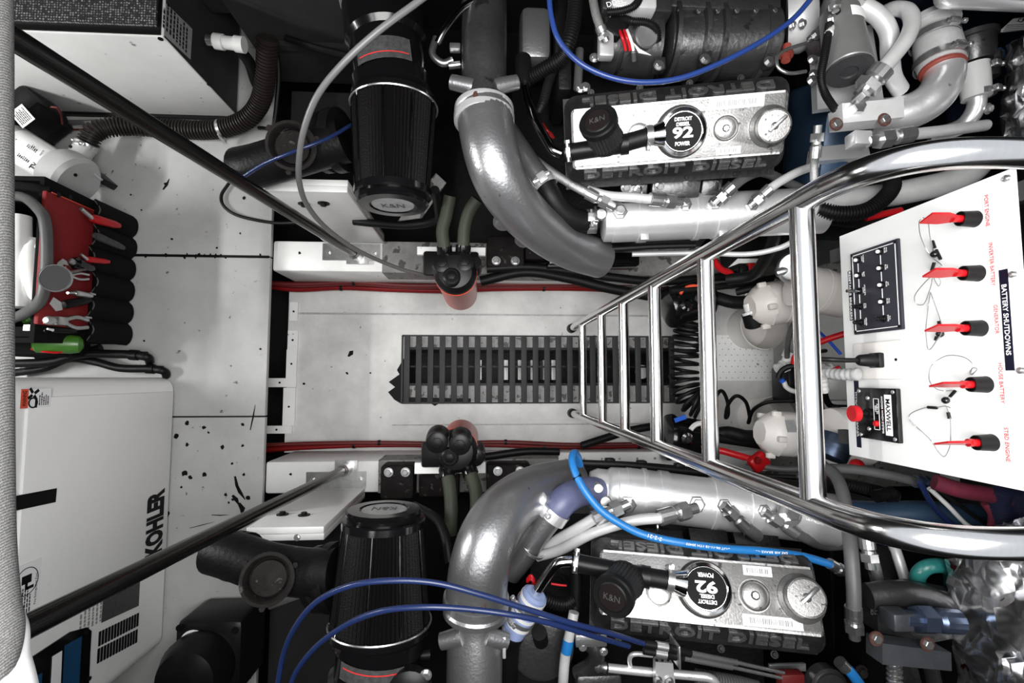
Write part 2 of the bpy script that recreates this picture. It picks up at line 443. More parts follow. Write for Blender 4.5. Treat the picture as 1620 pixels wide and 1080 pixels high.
# floor (bilge sole) with an opening under the grate
g0 = P(640, 533, 0); g1 = P(1068, 634, 0)
gx0, gx1, sy0, sy1 = g0.x, g1.x, g1.y, g0.y
gy0, gy1 = P(700, 609, 0).y, P(700, 550, 0).y
fb = MB()
for lo, hi in (((-0.915, -0.345, -0.03), (gx0, 0.445, 0)), ((gx0, gy1, -0.03), (gx1, 0.445, 0)), ((gx0, -0.345, -0.03), (gx1, gy0, 0)), ((gx1, -0.345, -0.03), (2.2, 0.445, 0))):
    fb.bb(lo, hi)
floor = struct(fb.build('floor', 'floor_paint', flat=True))
MB().bb((-3.0, -2.3, -0.40), (2.4, 2.4, -0.36)).build('hull_bottom', 'hull', flat=True, kind='structure')
# floor seams and an access panel with a dotted tread
pp = [P(1132, 530, 0), P(1224, 602, 0)]
MB().bb((pp[0].x, pp[1].y, 0.0), (pp[1].x, pp[0].y, 0.006)).build('floor_panel', 'white_paint', floor, flat=True)
dm = MB()
for i in range(9):
    for j in range(8):
        dm.disc(V((pp[0].x + (pp[1].x - pp[0].x) * (i + .5 + .5 * (j % 2)) / 9.6, pp[1].y + (pp[0].y - pp[1].y) * (j + .5) / 8, 0.006)), (0, 0, 1), 0.0028, 0.001, 8)
dm.build('tread_dots', 'print_grey', floor, kind='stuff')
MB().bb((P(470, 497, 0).x, P(470, 497, 0).y, 0), (gx1, P(470, 494, 0).y, 0.001)).build('seam', 'label_grey', floor, flat=True)
MB().bb((P(620, 673, 0).x, P(470, 674, 0).y, 0), (gx1, P(470, 672, 0).y, 0.001)).build('seam', 'label_grey', floor, flat=True)
def splat(parent, px, py, z, r, m='print_black', name='stain', n=9, sy=1.0, rot=0):
    c = P(px, py, z); poly = []
    for k in range(n):
        a = 2 * PI * k / n; rr = r * random.uniform(0.65, 1.2)
        x = math.cos(a) * rr; y = math.sin(a) * rr * sy
        poly.append(c + V((x * math.cos(rot) - y * math.sin(rot), x * math.sin(rot) + y * math.cos(rot), 0)))
    return MB().prism(poly, (0, 0, 0.0012)).build(name, m, parent, flat=True)
splat(floor, 555, 559, 0, 0.022, sy=0.55, rot=0.9); splat(floor, 549, 590, 0, 0.007); splat(floor, 586, 590, 0, 0.005); splat(floor, 481, 607, 0, 0.007)
# black tar where the grate meets the floor
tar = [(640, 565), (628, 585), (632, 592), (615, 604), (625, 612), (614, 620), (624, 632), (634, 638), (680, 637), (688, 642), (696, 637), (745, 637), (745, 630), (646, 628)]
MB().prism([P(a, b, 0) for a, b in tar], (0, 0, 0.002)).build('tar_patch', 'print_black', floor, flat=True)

# slatted grate, each slat a part
gr = thing('floor_grate', 'dark grey slatted drain grate let into white bilge floor', 'grate', ((gx0 + gx1) / 2, (gy0 + gy1) / 2, 0))
yy = (gy0 + gy1) / 2
MB().bb((gx0, yy - 0.004, -0.06), (gx1, yy + 0.004, -0.03)).build('bearer', 'cast_dark', gr)
for yy in (gy0 + 0.003, gy1 - 0.003):
    MB().bb((gx0, yy - 0.006, -0.025), (gx1, yy + 0.006, 0.0015)).build('side_rail', 'cast_dark', gr)
for yy in (sy0 - .006, sy1 + .006):
    MB().bb((gx0 - .008, yy - .004, 0), (gx1 + .008, yy + .004, .011)).build('end_frame', 'slat', gr)
MB().bb((gx0 - .012, sy0 - .008, 0), (gx0 - .004, sy1 + .008, .011)).build('end_frame', 'slat', gr)
for a, b in ((sy0, gy0), (gy1, sy1)):
    MB().bb((gx0, a, 0), (gx1, b, .0012)).build('grimy_shaded_ledge', 'bed_dirty', gr)  # floor strips between slats: grime plus shade, both put into the grey
sl = None; NS = 24
for i in range(NS):
    x = gx0 + 0.014 + (gx1 - gx0 - 0.03) * i / (NS - 1)
    if sl is None:
        sl = MB().cbox((x, (sy0 + sy1) / 2, 0.006), (0.027, sy1 - sy0 + 0.02, 0.012), ch=0.002).build('slat', 'slat', gr)
    else:
        o = sl.copy(); COL.objects.link(o); o.parent = gr; o.location = sl.location + V((x - x0s, 0, random.uniform(-.001, .001)))
    if i == 0: x0s = x
# things under the grate: sump box with pale partitions
sb = thing('sump_tray', 'pale sump tray with upright partitions seen through floor grate', 'tray', ((gx0 + gx1) / 2, 0.05, -0.36))
MB().bb((gx0 + .02, gy0 - .02, -0.36), (gx1 - .02, gy1 + .02, -0.345)).build('tray_base', 'cast_dark', sb)
for side in (gy0 - .005, gy1 + .005):
    MB().bb((gx0, side - .012, -0.36), (gx1, side + .012, -0.02)).build('tray_side', 'bed_dirty', sb)
for px in (758, 800, 822, 842, 862, 875):
    q = P(px, 585, -0.12); MB().bb((q.x - .008, q.y - .05, -0.30), (q.x + .012, q.y + .05, -0.12)).build('partition', 'pvc', sb)
q = P(1015, 588, -.1); MB().disc(q, (0, 0, 1), 0.035, 0.01).build('tray_cap', 'pvc', sb)

# raised deck in three panels
deck = struct(MB().bb((-2.6, -2.0, DZ - 0.06), (-0.93, 2.0, DZ - 0.02)).build('floor_deck', 'dark_wall', flat=True))
ex = P(427, 430, DZ).x
dy1 = P(330, 405, DZ).y; dy2 = P(330, 659, DZ).y
for (a, b, m) in ((dy1 + .003, 2.0, 'deck_paint'), (dy2 + .003, dy1 - .003, 'deck_paint'), (-2.0, dy2 - .003, 'deck_paint')):
    MB().cbox(((-2.6 + ex) / 2, (a + b) / 2, DZ - 0.012), (ex + 2.6, b - a, 0.024), ch=0.002).build('deck_panel', m, deck)
MB().bb((-2.2, dy1 - .0055, DZ - .01), (ex - .005, dy1 + .0055, DZ + .0006)).build('seam', 'print_black', deck)
for i in range(26):
    splat(deck, 195 + i * 8.6 + random.uniform(-3, 3), 405 + random.uniform(-2.5, 2.5), DZ, random.uniform(.003, .007), sy=random.uniform(.6, 2.2))
for px, py, r in ((272, 378, .006), (343, 392, .005), (262, 291, .007), (207, 308, .005), (224, 332, .004), (380, 369, .004), (386, 313, .007), (203, 360, .008), (228, 539, .004), (412, 552, .005),
                  (296, 669, .009), (323, 676, .009), (279, 690, .011), (296, 703, .007), (352, 707, .009), (384, 705, .006), (292, 748, .013), (301, 755, .008), (323, 750, .010), (386, 750, .006), (367, 733, .005),
                  (357, 782, .007), (368, 790, .006), (362, 795, .005), (393, 787, .010), (384, 671, .007), (265, 812, .012), (260, 845, .009), (366, 827, .007), (371, 837, .008), (252, 995, .012), (287, 770, .005), (330, 684, .005)):
    splat(deck, px, py, DZ, r)
def streak(parent, a, b, w, z=DZ):
    p = P(*a, z); q = P(*b, z); d = (q - p).normalized(); t = V((-d.y, d.x, 0)) * w
    m = (p + q) / 2 + t * random.uniform(-1, 1)
    MB().prism([p + t * .5, m + t, q + t * .2, q - t * .2, m - t, p - t * .6], (0, 0, .0014)).build('stain', 'print_black', parent, flat=True)
for a, b, w in (((372, 753), (378, 780), .006), ((376, 768), (388, 790), .006), ((368, 783), (378, 798), .008), ((378, 795), (383, 816), .010), ((258, 300), (268, 283), .005), ((335, 814), (362, 814), .002), ((396, 680), (404, 640), .003), ((300, 835), (340, 825), .0015)):
    streak(deck, a, b, w)
# dark recess under the deck edge: framing lip at the end of the bilge floor
lip = thing('floor_end_frame', 'white drilled angle strips along the end of the bilge floor', 'frame', (-0.93, .05, 0))
for (a, b) in (((460, 478), (472, 508)), ((457, 523), (472, 553)), ((455, 553), (470, 598)), ((418, 598), (470, 612)), ((450, 613), (467, 673)), ((415, 673), (463, 685))):
    q0 = P(*a, .0); q1 = P(*b, .0)
    pc = MB().bb((q0.x, q1.y, 0.0), (q1.x, q0.y, 0.012)).build('strip', 'white_paint', lip)
    MB().disc(((q0.x + q1.x) / 2, (q0.y + q1.y) / 2, .012), (0, 0, 1), .005, .001, 10).build('hole', 'print_black', pc)
# engine beds
BZ = 0.31
bed_p = struct(MB().cbox(((ex + 2.1) / 2, 0.51, BZ / 2), (2.1 - ex, 0.13, BZ), ch=0.012).build('trim_1', 'white_paint'))
bed_s = struct(MB().cbox(((ex + 2.1) / 2, -0.402, BZ / 2), (2.1 - ex, 0.13, BZ), ch=0.012).build('trim_2', 'white_paint'))
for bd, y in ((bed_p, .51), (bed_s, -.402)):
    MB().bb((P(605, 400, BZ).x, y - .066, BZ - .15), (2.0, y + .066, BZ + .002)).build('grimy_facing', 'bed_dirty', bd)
for (px, py) in ((474, 400), (460, 750)):
    splat(bed_p if py < 500 else bed_s, px, py, BZ, .006)
# walls, ceiling with the hatch opening
MB().bb((-2.7, -2.2, -0.4), (-2.6, 2.3, 2.1)).build('wall_left', 'dark_wall', flat=True, kind='structure')
MB().bb((2.2, -2.2, -0.4), (2.3, 2.3, 2.1)).build('wall_right', 'dark_wall', flat=True, kind='structure')
MB().bb((-2.7, 2.0, -0.4), (2.3, 2.1, 2.1)).build('wall_port', 'hull', flat=True, kind='structure')
MB().bb((-2.7, -2.1, -0.4), (2.3, -2.0, 2.1)).build('wall_starboard', 'hull', flat=True, kind='structure')
HX0, HX1, HY0, HY1, HZ = -0.72, 0.86, -0.62, 0.72, 2.06
cb = MB()
for lo, hi in (((-2.7, -2.2, HZ), (HX0, 2.3, HZ + .05)), ((HX1, -2.2, HZ), (2.3, 2.3, HZ + .05)), ((HX0, HY1, HZ), (HX1, 2.3, HZ + .05)), ((HX0, -2.2, HZ), (HX1, HY0, HZ + .05))):
    cb.bb(lo, hi)
cb.build('ceiling', 'grey_paint_and_shade', flat=True, kind='structure')
# lamp on the left bulkhead, lights the deck from behind the tool bag
lf = thing('work_lamp', 'slim white tube lamp fixed high on the left bulkhead', 'lamp', (-2.57, .3, 1.8))
MB().cbox((-2.575, .3, 1.86), (.05, .9, .12), ch=.01).build('housing', 'enamel_white', lf)
MB().cyl((-2.53, -.1, 1.86), (-2.53, .7, 1.86), .018).build('tube', 'lamp_glow', lf)
ll = area('work_lamp_light', (-2.50, .3, 1.86), (-1.5, .3, .33), .8, .08, 52, (1, 1, .98)); WLOC[ll.name] = V(ll.location)
ll.parent = lf; ll.location = V(ll.location) - WLOC[lf.name]

# ================================================================== ladder
LX = 0.436
ly1 = PX(1277, 318, LX).y + .004; ly0 = PX(1277, 792, LX).y - .004
lad = thing('ladder', 'polished stainless ladder with six rungs and bent handrails', 'ladder', (LX, (ly0 + ly1) / 2, 0))
for y in (ly0, ly1):
    pts = [(LX, y, 0.02), (LX, y, 1.0), (LX, y, 1.86), (LX + .012, y, 1.915), (LX + .05, y, 1.955), (LX + .12, y, 1.968), (LX + .25, y, 1.965), (HX1 + .02, y, 1.96)]
    path = [V(pts[0]), V(pts[1])] + smooth_path([V(q) for q in pts[2:]], 8)
    MB().tube(path, 0.0165, 20, sm=False).build('rail', 'stainless', lad)
    MB().lathe((LX, y, 0), (0, 0, 1), [(0, .023), (.045, .021), (.05, .017)], 18).build('foot', 'black_rubber', lad)
for px in (922, 952, 987, 1037, 1120, 1277):
    z = PX(px, 560, LX).z
    MB().cyl((LX, ly0 + .01, z), (LX, ly1 - .01, z), 0.0158, seg=20).build('rung', 'stainless', lad)

# ================================================================== slanting support poles
for nm, bx, tx, lab in ((0, (565, 404), (22, 62), 'dark steel pole rising from the bracket on the bed beside the air conditioner'), (1, (547, 742), (24, 1000), 'dark steel pole slanting up past the white generator')):
    p0 = P(*bx, BZ + .02); p1 = P(*tx, 2.47 - .74)
    d = (p1 - p0).normalized(); top = p0 + d * ((HZ + .0 - p0.z) / d.z)
    pl = thing('support_pole', lab, 'pole', (p0.x, p0.y, BZ))
    MB().cyl(p0, top, .0175, seg=20).build('tube', 'pole_steel', pl)
    s = 1 if nm == 0 else -1
    fy = 0.51 if nm == 0 else -.402
    if nm == 0: q0, q1 = P(511, 412, BZ), P(602, 387, BZ)
    else: q0, q1 = P(485, 772, BZ), P(580, 745, BZ)
    pm = MB().bb((q0.x, q0.y, BZ), (q1.x, q1.y, BZ + .010)).build('base_plate', 'steel', pl)
    MB().bb((p0.x - .045, p0.y - .035 - .01 * nm, BZ + .008), (p0.x + .045, p0.y + .035, BZ + .016)).build('foot_plate', 'steel', pl)
    MB().lathe(p0 - d * .03, d, [(0, .027), (.07, .024), (.075, .018)], 18).build('socket', 'steel', pl)
    for dx in (-.07, .07):
        bolt(pl, ((q0.x + q1.x) / 2 + dx * 1.35, (q0.y + q1.y) / 2, BZ + .01), (0, 0, 1), .008)

# ================================================================== upright white boards on the beds
def board(qs, label):
    (b0, b1, t1, t0), bolts_px = qs
    y = P(*b0, BZ).y
    c = [PY(*q, y) for q in (b0, b1, t1, t0)]
    x0 = (c[0].x + c[3].x) / 2; x1 = (c[1].x + c[2].x) / 2; z1 = (c[2].z + c[3].z) / 2
    s = 1 if y > 0 else -1
    t = thing('mounting_board', label, 'board', ((x0 + x1) / 2, y, BZ))
    MB().cbox(((x0 + x1) / 2, y + s * .010, (BZ + z1) / 2), (x1 - x0, .02, z1 - BZ), ch=.002).build('plank', 'white_paint', t)
    MB().cbox(((x0 + x1) / 2, y + s * .031, (BZ + z1) / 2), (x1 - x0, .02, z1 - BZ - .008), ch=.002).build('backing_plank', 'white_paint', t)
    for q in bolts_px:
        w = PY(*q, y)
        b = MB(); b.disc(w, (0, -s, 0), .019, .003, 20); b.hexa(w + V((0, -s * .003, 0)), (0, -s, 0), .010, .008); b.build('bolt', 'cast_dark', t)
board((((512, 384), (604, 377), (543, 299), (428, 307)), ((481, 322), (512, 321))), 'white board standing on the bed in front of the ribbed hose end, two bolts')
board((((485, 772), (580, 771), (508, 834), (396, 833)), ((447, 814), (481, 815))), 'white board standing on the bed between generator and generator-side air filter')

# ================================================================== battery shutdown panel
XP = 0.80
pc = [PX(*q, XP) for q in ((1327, 382), (1345, 722), (1621, 773), (1599, 255))]
py1 = (pc[0].y + pc[3].y) / 2; py0 = (pc[1].y + pc[2].y) / 2; pz0 = (pc[0].z + pc[1].z) / 2; pz1 = (pc[2].z + pc[3].z) / 2 + .004
pan = thing('shutdown_switchboard', 'white upright panel of battery shutdown switches and breakers behind the ladder', 'control panel', (XP, (py0 + py1) / 2, pz0))
plate = MB().cbox((XP + .006, (py0 + py1) / 2, (pz0 + pz1) / 2), (.012, py1 - py0, pz1 - pz0), ch=.001).build('plate', 'panel_white', pan)
MB().bb((XP + .012, py0 + .02, pz0 - .05), (XP + .03, py0 + .05, HZ)).build('upright', 'grey_paint_and_shade', pan)
MB().bb((XP + .012, py1 - .05, pz0 - .05), (XP + .03, py1 - .02, HZ)).build('upright', 'grey_paint_and_shade', pan)
RT = V((0, -1, 0)); UP = V((0, 0, 1)); NF = V((-1, 0, 0))
def pp_(px, py, l=0.0): return PX(px, py, XP) + NF * l
# breaker block
bq = [pp_(*q) for q in ((1350, 404), (1354, 530), (1433, 520), (1424, 374))]
by1 = (bq[0].y + bq[3].y) / 2; by0 = (bq[1].y + bq[2].y) / 2; bz0 = (bq[0].z + bq[1].z) / 2; bz1 = (bq[2].z + bq[3].z) / 2
bk = MB().cbox((XP - .003, (by0 + by1) / 2, (bz0 + bz1) / 2), (.006, by1 - by0, bz1 - bz0), ch=.0015).build('breaker_plate', 'breaker_plate', pan, label='dark breaker plate with two rows of push buttons')
fr = MB(); k = .006; xx = XP - .0062
ya, yb, za, zb = by0 + k, by1 - k, bz0 + k, bz1 - k
for lo, hi in (((ya, za), (yb, za + .0014)), ((ya, zb - .0014), (yb, zb)), ((ya, za), (ya + .0014, zb)), ((yb - .0014, za), (yb, zb))):
    fr.bb((xx - .0004, lo[0], lo[1]), (xx + .0004, hi[0], hi[1]))
fr.build('border_line', 'print_white', bk, flat=True)
rows = [((1363, 411), (1363, 436), (1364, 461), (1363, 485), (1365, 510)), ((1397, 398), (1399, 424), (1401, 451), (1402, 477), (1403, 504))]
names = [('WASHER\nPUMP', 'BATT\nTEST', 'LOWER BTR\nROOM', 'STBD\nPUMP', 'SPEAKER\nHORN'), ('FWD\nBILGE', 'MID\nBILGE', 'AFT\nBILGE', 'FWD\nBILGE', 'O.D.\nSHORE')]
for ri, row in enumerate(rows):
    q0 = pp_(*row[0]); q1 = pp_(*row[-1])
    zz = (q0.z + q1.z) / 2
    MB().bb((xx - .0005, q1.y, zz - .0008), (xx, q0.y, zz + .0008)).build('link_line', 'print_white', bk, flat=True)
    for i in range(5):
        yv = q0.y + (q1.y - q0.y) * i / 4
        c = V((xx, yv, zz))
        nut = MB().disc(c, NF, .0075, .004, 18, .001).build('breaker_button', 'black_gloss', bk)
        ontip = (ri == 0 and i < 2) or (ri == 1 and i < 4)
        if ri == 0 and i == 2:
            MB().cyl(c + NF * .003, c + NF * .028, .0038, .0034, 12).build('toggle', 'chrome', nut)
        elif ontip:
            MB().lathe(c + NF * .004, NF, [(0, .0036), (.003, .0036), (.004, .0026)], 12).build('button_tip', 'print_white', nut)
        else:
            MB().lathe(c + NF * .004, NF, [(0, .0048), (.011, .0046), (.012, .0036)], 14).build('button_tip', 'black_gloss', nut)
        for li, ln in enumerate(names[ri][i].split('\n')):
            text('lettering', ln, 'print_white', bk, c + UP * (.0155 - .0042 * li), RT, UP, h=.0029, ext=.0003)
for yv in (by0 + .006, by1 - .006):
    for zv in (bz0 + .006, bz1 - .006):
        MB().disc((xx, yv, zv), NF, .003, .0015, 12).build('screw', 'cast_dark', bk)
# label strips
def strip(a, b, s, tw, name='label_strip', mt='navy_strip', ht=None):
    ym = (a[1] + b[1]) / 2; q0 = V((XP, pp_((a[0] + b[0]) / 2, a[1]).y, pp_(a[0], ym).z)); q1 = V((XP, pp_((a[0] + b[0]) / 2, b[1]).y, pp_(b[0], ym).z))
    o = MB().bb((XP - .0009, min(q0.y, q1.y), min(q0.z, q1.z)), (XP, max(q0.y, q1.y), max(q0.z, q1.z))).build(name, mt, pan, flat=True)
    c = V((XP - .0009, (q0.y + q1.y) / 2, (q0.z + q1.z) / 2)); h = abs(q0.z - q1.z)
    text('lettering', s, 'print_white', o, c, RT, UP, h=(ht or h * .58), w=abs(q0.y - q1.y) * tw, ext=.0003, bold=.012)
    return o
strip((1343.4, 428), (1349, 507), 'RESETABLE BREAKERS', .97)
strip((1586, 425), (1600, 586), 'BATTERY SHUTDOWNS', .70)
strip((1353.7, 602), (1360.6, 707), 'WINDLASS BREAKER', .68)
# red engraved names
for s, (a, b), off in (('PORT ENGINE', ((1562, 308), (1562, 358)), 0), ('INVERTER BATTERY', ((1568, 384), (1572, 452)), 0), ('GENERATOR', ((1576, 482), (1578, 528)), 0), ('HOUSE BATTERY', ((1583, 574), (1587, 638)), 0), ('STBD ENGINE', ((1592, 676), (1596, 730)), 0)):
    q0 = pp_(*a); q1 = pp_(*b); c = (q0 + q1) / 2; c.x = XP
    MB().bb((XP - .0006, c.y - abs(q0.y - q1.y) * .56, c.z - .0065), (XP, c.y + abs(q0.y - q1.y) * .56, c.z + .0065)).build('name_tag', 'panel_white', pan, flat=True)
    text('lettering', s, 'print_red', pan, c + NF * .0006, RT, UP, h=.0062, w=abs(q0.y - q1.y), ext=.0003, bold=.004)
# outlet with its plug
oq = [pp_(*q) for q in ((1352, 545), (1357, 602), (1434, 597), (1426, 536))]
oy1 = (oq[0].y + oq[3].y) / 2; oy0 = (oq[1].y + oq[2].y) / 2; oz0 = (oq[0].z + oq[1].z) / 2; oz1 = (oq[2].z + oq[3].z) / 2
out = MB().cbox((XP - .0025, (oy0 + oy1) / 2, (oz0 + oz1) / 2), (.006, oy1 - oy0, oz1 - oz0), ch=.003).build('outlet_plate', 'cream_plastic', pan)
MB().cbox((XP - .006, (oy0 + oy1) / 2, (oz0 + oz1) / 2), (.004, (oy1 - oy0) * .48, (oz1 - oz0) * .62), ch=.001).build('socket_insert', 'enamel_white', out)
MB().disc((XP - .0055, (oy0 + oy1) / 2, oz1 - .012), NF, .0028, .001, 10).build('screw', 'print_black', out)
oc = V((XP - .008, (oy0 + oy1) / 2, (oz0 + oz1) / 2 + .01))
pg = thing('power_plug', 'black power plug with cord pushed into cream wall outlet', 'plug', oc)
MB().cbox(oc + NF * .005, (.012, .030, .030), ch=.003).build('plug_face', 'black_plastic', pg)
MB().lathe(oc + NF * .010, NF, [(0, .014), (.03, .011), (.034, .008)], 14).build('plug_body', 'black_rubber', pg)
MB().tube([oc + NF * .044, oc + NF * .07, oc + NF * .10 + V((0, .002, -.01)), oc + NF * .115 + V((.0, .006, -.05)), oc + NF * .06 + V((0, .02, -.13)), oc + V((.03, .03, -.2))], .0048, 10).build('cord', 'black_rubber', pg)
# taped bundle beside the outlet
bq2 = [pp_(1372, 592, .02), pp_(1350, 592, .03), pp_(1330, 590, .035), pp_(1322, 600, .03), pp_(1318, 620, .02)]
tag(MB().tube(bq2, lambda t: .013 - .004 * t, 12, ribs=.012, rib=.05).build('cable_bundle', 'label_grey'), 'pale taped cable bundle hanging below the wall outlet', 'cable')
# windlass breaker
wq = [pp_(*q) for q in ((1361, 615), (1366, 693), (1430, 700), (1425, 612))]
wy1 = (wq[0].y + wq[3].y) / 2; wy0 = (wq[1].y + wq[2].y) / 2; wz0 = (wq[0].z + wq[1].z) / 2; wz1 = (wq[2].z + wq[3].z) / 2
wb = MB().cbox((XP - .005, (wy0 + wy1) / 2, (wz0 + wz1) / 2), (.010, wy1 - wy0, wz1 - wz0), ch=.002).build('windlass_breaker', 'black_gloss', pan, label='black windlass breaker box with red push knob')
xw = XP - .0102
wc = V((xw, (wy0 + wy1) / 2, (wz0 + wz1) / 2)); ww = wy1 - wy0; wh = wz1 - wz0
MB().bb((xw - .0006, wc.y - ww * .38, wz1 - wh * .28), (xw, wc.y + ww * .38, wz1 - wh * .12)).build('name_plate', 'label_white', wb, flat=True)
text('lettering', 'MAXWELL', 'print_black', wb, V((xw - .0006, wc.y, wz1 - wh * .20)), RT, UP, h=wh * .10, w=ww * .60, ext=.0003, bold=.02)
text('lettering', 'ANCHOR WINCH SYSTEMS', 'print_white', wb, V((xw, wc.y, wz1 - wh * .345)), RT, UP, h=.0042, w=ww * .70, ext=.0003)
rb = MB(); y0_, y1_, z0_, z1_ = wc.y - ww * .30, wc.y + ww * .30, wz1 - wh * .56, wz1 - wh * .42
for lo, hi in (((y0_, z0_), (y1_, z0_ + .001)), ((y0_, z1_ - .001), (y1_, z1_)), ((y0_, z0_), (y0_ + .001, z1_)), ((y1_ - .001, z0_), (y1_, z1_))): rb.bb((xw - .0004, *lo), (xw, *hi))
rb.build('border_line', 'print_white', wb, flat=True)
text('lettering', 'PUSH TO', 'print_white', wb, V((xw, wc.y + ww * .10, z1_ - .005)), RT, UP, h=.0035, ext=.0003)
text('lettering', 'RESET', 'print_white', wb, V((xw, wc.y + ww * .10, z0_ + .005)), RT, UP, h=.0035, ext=.0003)
MB().lathe(V((xw, wc.y - ww * .18, (z0_ + z1_) / 2)), NF, [(0, .006), (.004, .006), (.006, .004)], 16).build('lamp', 'red_plastic', wb)
kc = V((xw, wc.y, wc.z - wh * .18))
MB().lathe(kc, NF, [(0, .010), (.006, .010), (.006, .006), (.026, .006)], 18).build('stem', 'cast_dark', wb)
MB().lathe(kc + NF * .024, NF, [(0, .010), (.002, .0165), (.012, .0165), (.014, .014), (.0135, .004)], 26).build('knob', 'red_plastic', wb)
for yv in (wy0 + .007, wy1 - .007):
    for zv in (wz0 + .008, wz1 - .008):
        MB().lathe((xw, yv, zv), NF, [(0, .004), (.0015, .0035), (.0022, .001)], 12).build('screw', 'zinc', wb)
for yv in (-.3, .3):
    MB().lathe((xw, wc.y + ww * yv, wc.z - wh * .2), NF, [(0, .0045), (.002, .003)], 12).build('screw', 'zinc', wb)
for px, py in ((1593, 282), (1603, 434), (1616, 586)):
    MB().lathe(pp_(px, py), NF, [(0, .006), (.003, .005), (.0045, .002)], 16).build('screw', 'zinc', pan)
# five battery switches with red keys
keys = [((1524, 346), 'port engine', .018), ((1529, 432), 'inverter battery', .014), ((1533, 519), 'generator', .006), ((1541, 608), 'house battery', -.003), ((1550, 700), 'starboard engine', -.003)]
for i, ((px, py), nm, tw) in enumerate(keys):
    c = PX(px, py, XP - .02); c.x = XP
    bar = MB().lathe(c, NF, [(0, .0135), (.003, .0130), (.026, .0118), (.027, .0105), (.020, .0100)], 24).build('switch_barrel', 'black_rubber', pan)
    kt = thing('switch_key', 'red switch key in the %s battery shutdown socket' % nm, 'key', c + NF * .02, 'red battery switch keys')
    o = c + NF * .018
    MB().cyl(o, o + NF * .022, .0062, .0062, 12).build('shaft', 'red_plastic', kt)
    b = MB(); s0 = o + NF * .018; tilt = V((-1, tw * 0, 0)).normalized()
    wdir = V((0, .25 + tw * 4, 1)).normalized()
    b.add([s0 + wdir * .006 + V((0, .003, 0)), s0 - wdir * .006 + V((0, .003, 0)), s0 - wdir * .006 - V((0, .003, 0)), s0 + wdir * .006 - V((0, .003, 0)),
           s0 + NF * .018 + wdir * .013 + V((0, .002, 0)), s0 + NF * .018 - wdir * .013 + V((0, .002, 0)), s0 + NF * .018 - wdir * .013 - V((0, .002, 0)), s0 + NF * .018 + wdir * .013 - V((0, .002, 0)),
           s0 + NF * .048 + wdir * .013 + V((0, .0015, 0)), s0 + NF * .048 - wdir * .013 + V((0, .0015, 0)), s0 + NF * .048 - wdir * .013 - V((0, .0015, 0)), s0 + NF * .048 + wdir * .013 - V((0, .0015, 0))],
          [(0, 1, 2, 3), (0, 4, 5, 1), (1, 5, 6, 2), (2, 6, 7, 3), (3, 7, 4, 0), (4, 8, 9, 5), (5, 9, 10, 6), (6, 10, 11, 7), (7, 11, 8, 4), (8, 11, 10, 9)])
    b.build('grip', 'red_plastic', kt)
# wire lanyards
def lan(name, label, pts, beads, crimps):
    t = thing(name, label, 'lanyard', PX(*pts[0][:2], XP - .004), 'wire key lanyards')
    MB().tube([PX(a, b, XP - l) for a, b, l in pts], .00075, 6).build('wire', 'steel', t)
    for a, b in beads: MB().sphere(PX(a, b, XP - .008), .0062).build('snap', 'black_gloss', t)
    for (a, b), (c, d) in crimps: MB().cyl(PX(a, b, XP - .006), PX(c, d, XP - .006), .0026, seg=8).build('crimp', 'black_rubber', t)
lan('key_lanyard', 'thin wire lanyard looped through the port engine key', [(1458, 346, .07), (1454, 352, .06), (1456, 372, .03), (1466, 395, .01), (1478, 410, .006), (1476, 395, .01), (1471, 372, .04), (1468, 350, .06), (1460, 344, .07)], [(1478, 402)], [((1475, 381), (1479, 392))])
lan('key_lanyard', 'thin wire lanyard trailing below the inverter battery key', [(1478, 410, .006), (1490, 420, .006), (1480, 425, .01), (1475, 432, .03), (1484, 452, .01), (1488, 445, .02), (1482, 438, .05), (1470, 440, .06), (1448, 466, .02), (1450, 480, .008), (1462, 480, .008), (1472, 455, .03), (1475, 440, .05)], [], [((1478, 415), (1474, 428)), ((1481, 395), (1488, 410))])
lan('key_lanyard', 'thin wire lanyard hanging beside the generator key', [(1472, 462, .006), (1468, 490, .006), (1465, 520, .05), (1467, 548, .01), (1472, 552, .01), (1482, 538, .01), (1490, 525, .02), (1488, 508, .006), (1478, 478, .006), (1472, 462, .006)], [(1487, 528)], [((1485, 508), (1488, 519)), ((1482, 532), (1480, 538))])
lan('key_lanyard', 'wide wire loop around the house battery key', [(1540, 592, .006), (1534, 590, .006), (1539, 582, .006), (1546, 584, .006), (1536, 592, .006), (1538, 575, .006), (1522, 564, .006), (1496, 563, .01), (1474, 578, .02), (1470, 600, .06), (1480, 614, .03), (1494, 618, .01), (1508, 618, .006), (1498, 630, .006)], [(1496, 633)], [((1511, 618), (1503, 627))])
lan('key_lanyard', 'wire loop hanging around the starboard engine key', [(1504, 645, .006), (1495, 642, .006), (1482, 644, .006), (1462, 645, .006), (1440, 655, .006), (1441, 667, .006), (1458, 682, .006), (1474, 698, .06), (1484, 714, .02), (1494, 722, .006), (1502, 708, .03), (1504, 690, .05), (1503, 660, .006), (1497, 642, .006)], [], [((1468, 644), (1482, 645)), ((1500, 652), (1502, 662))])
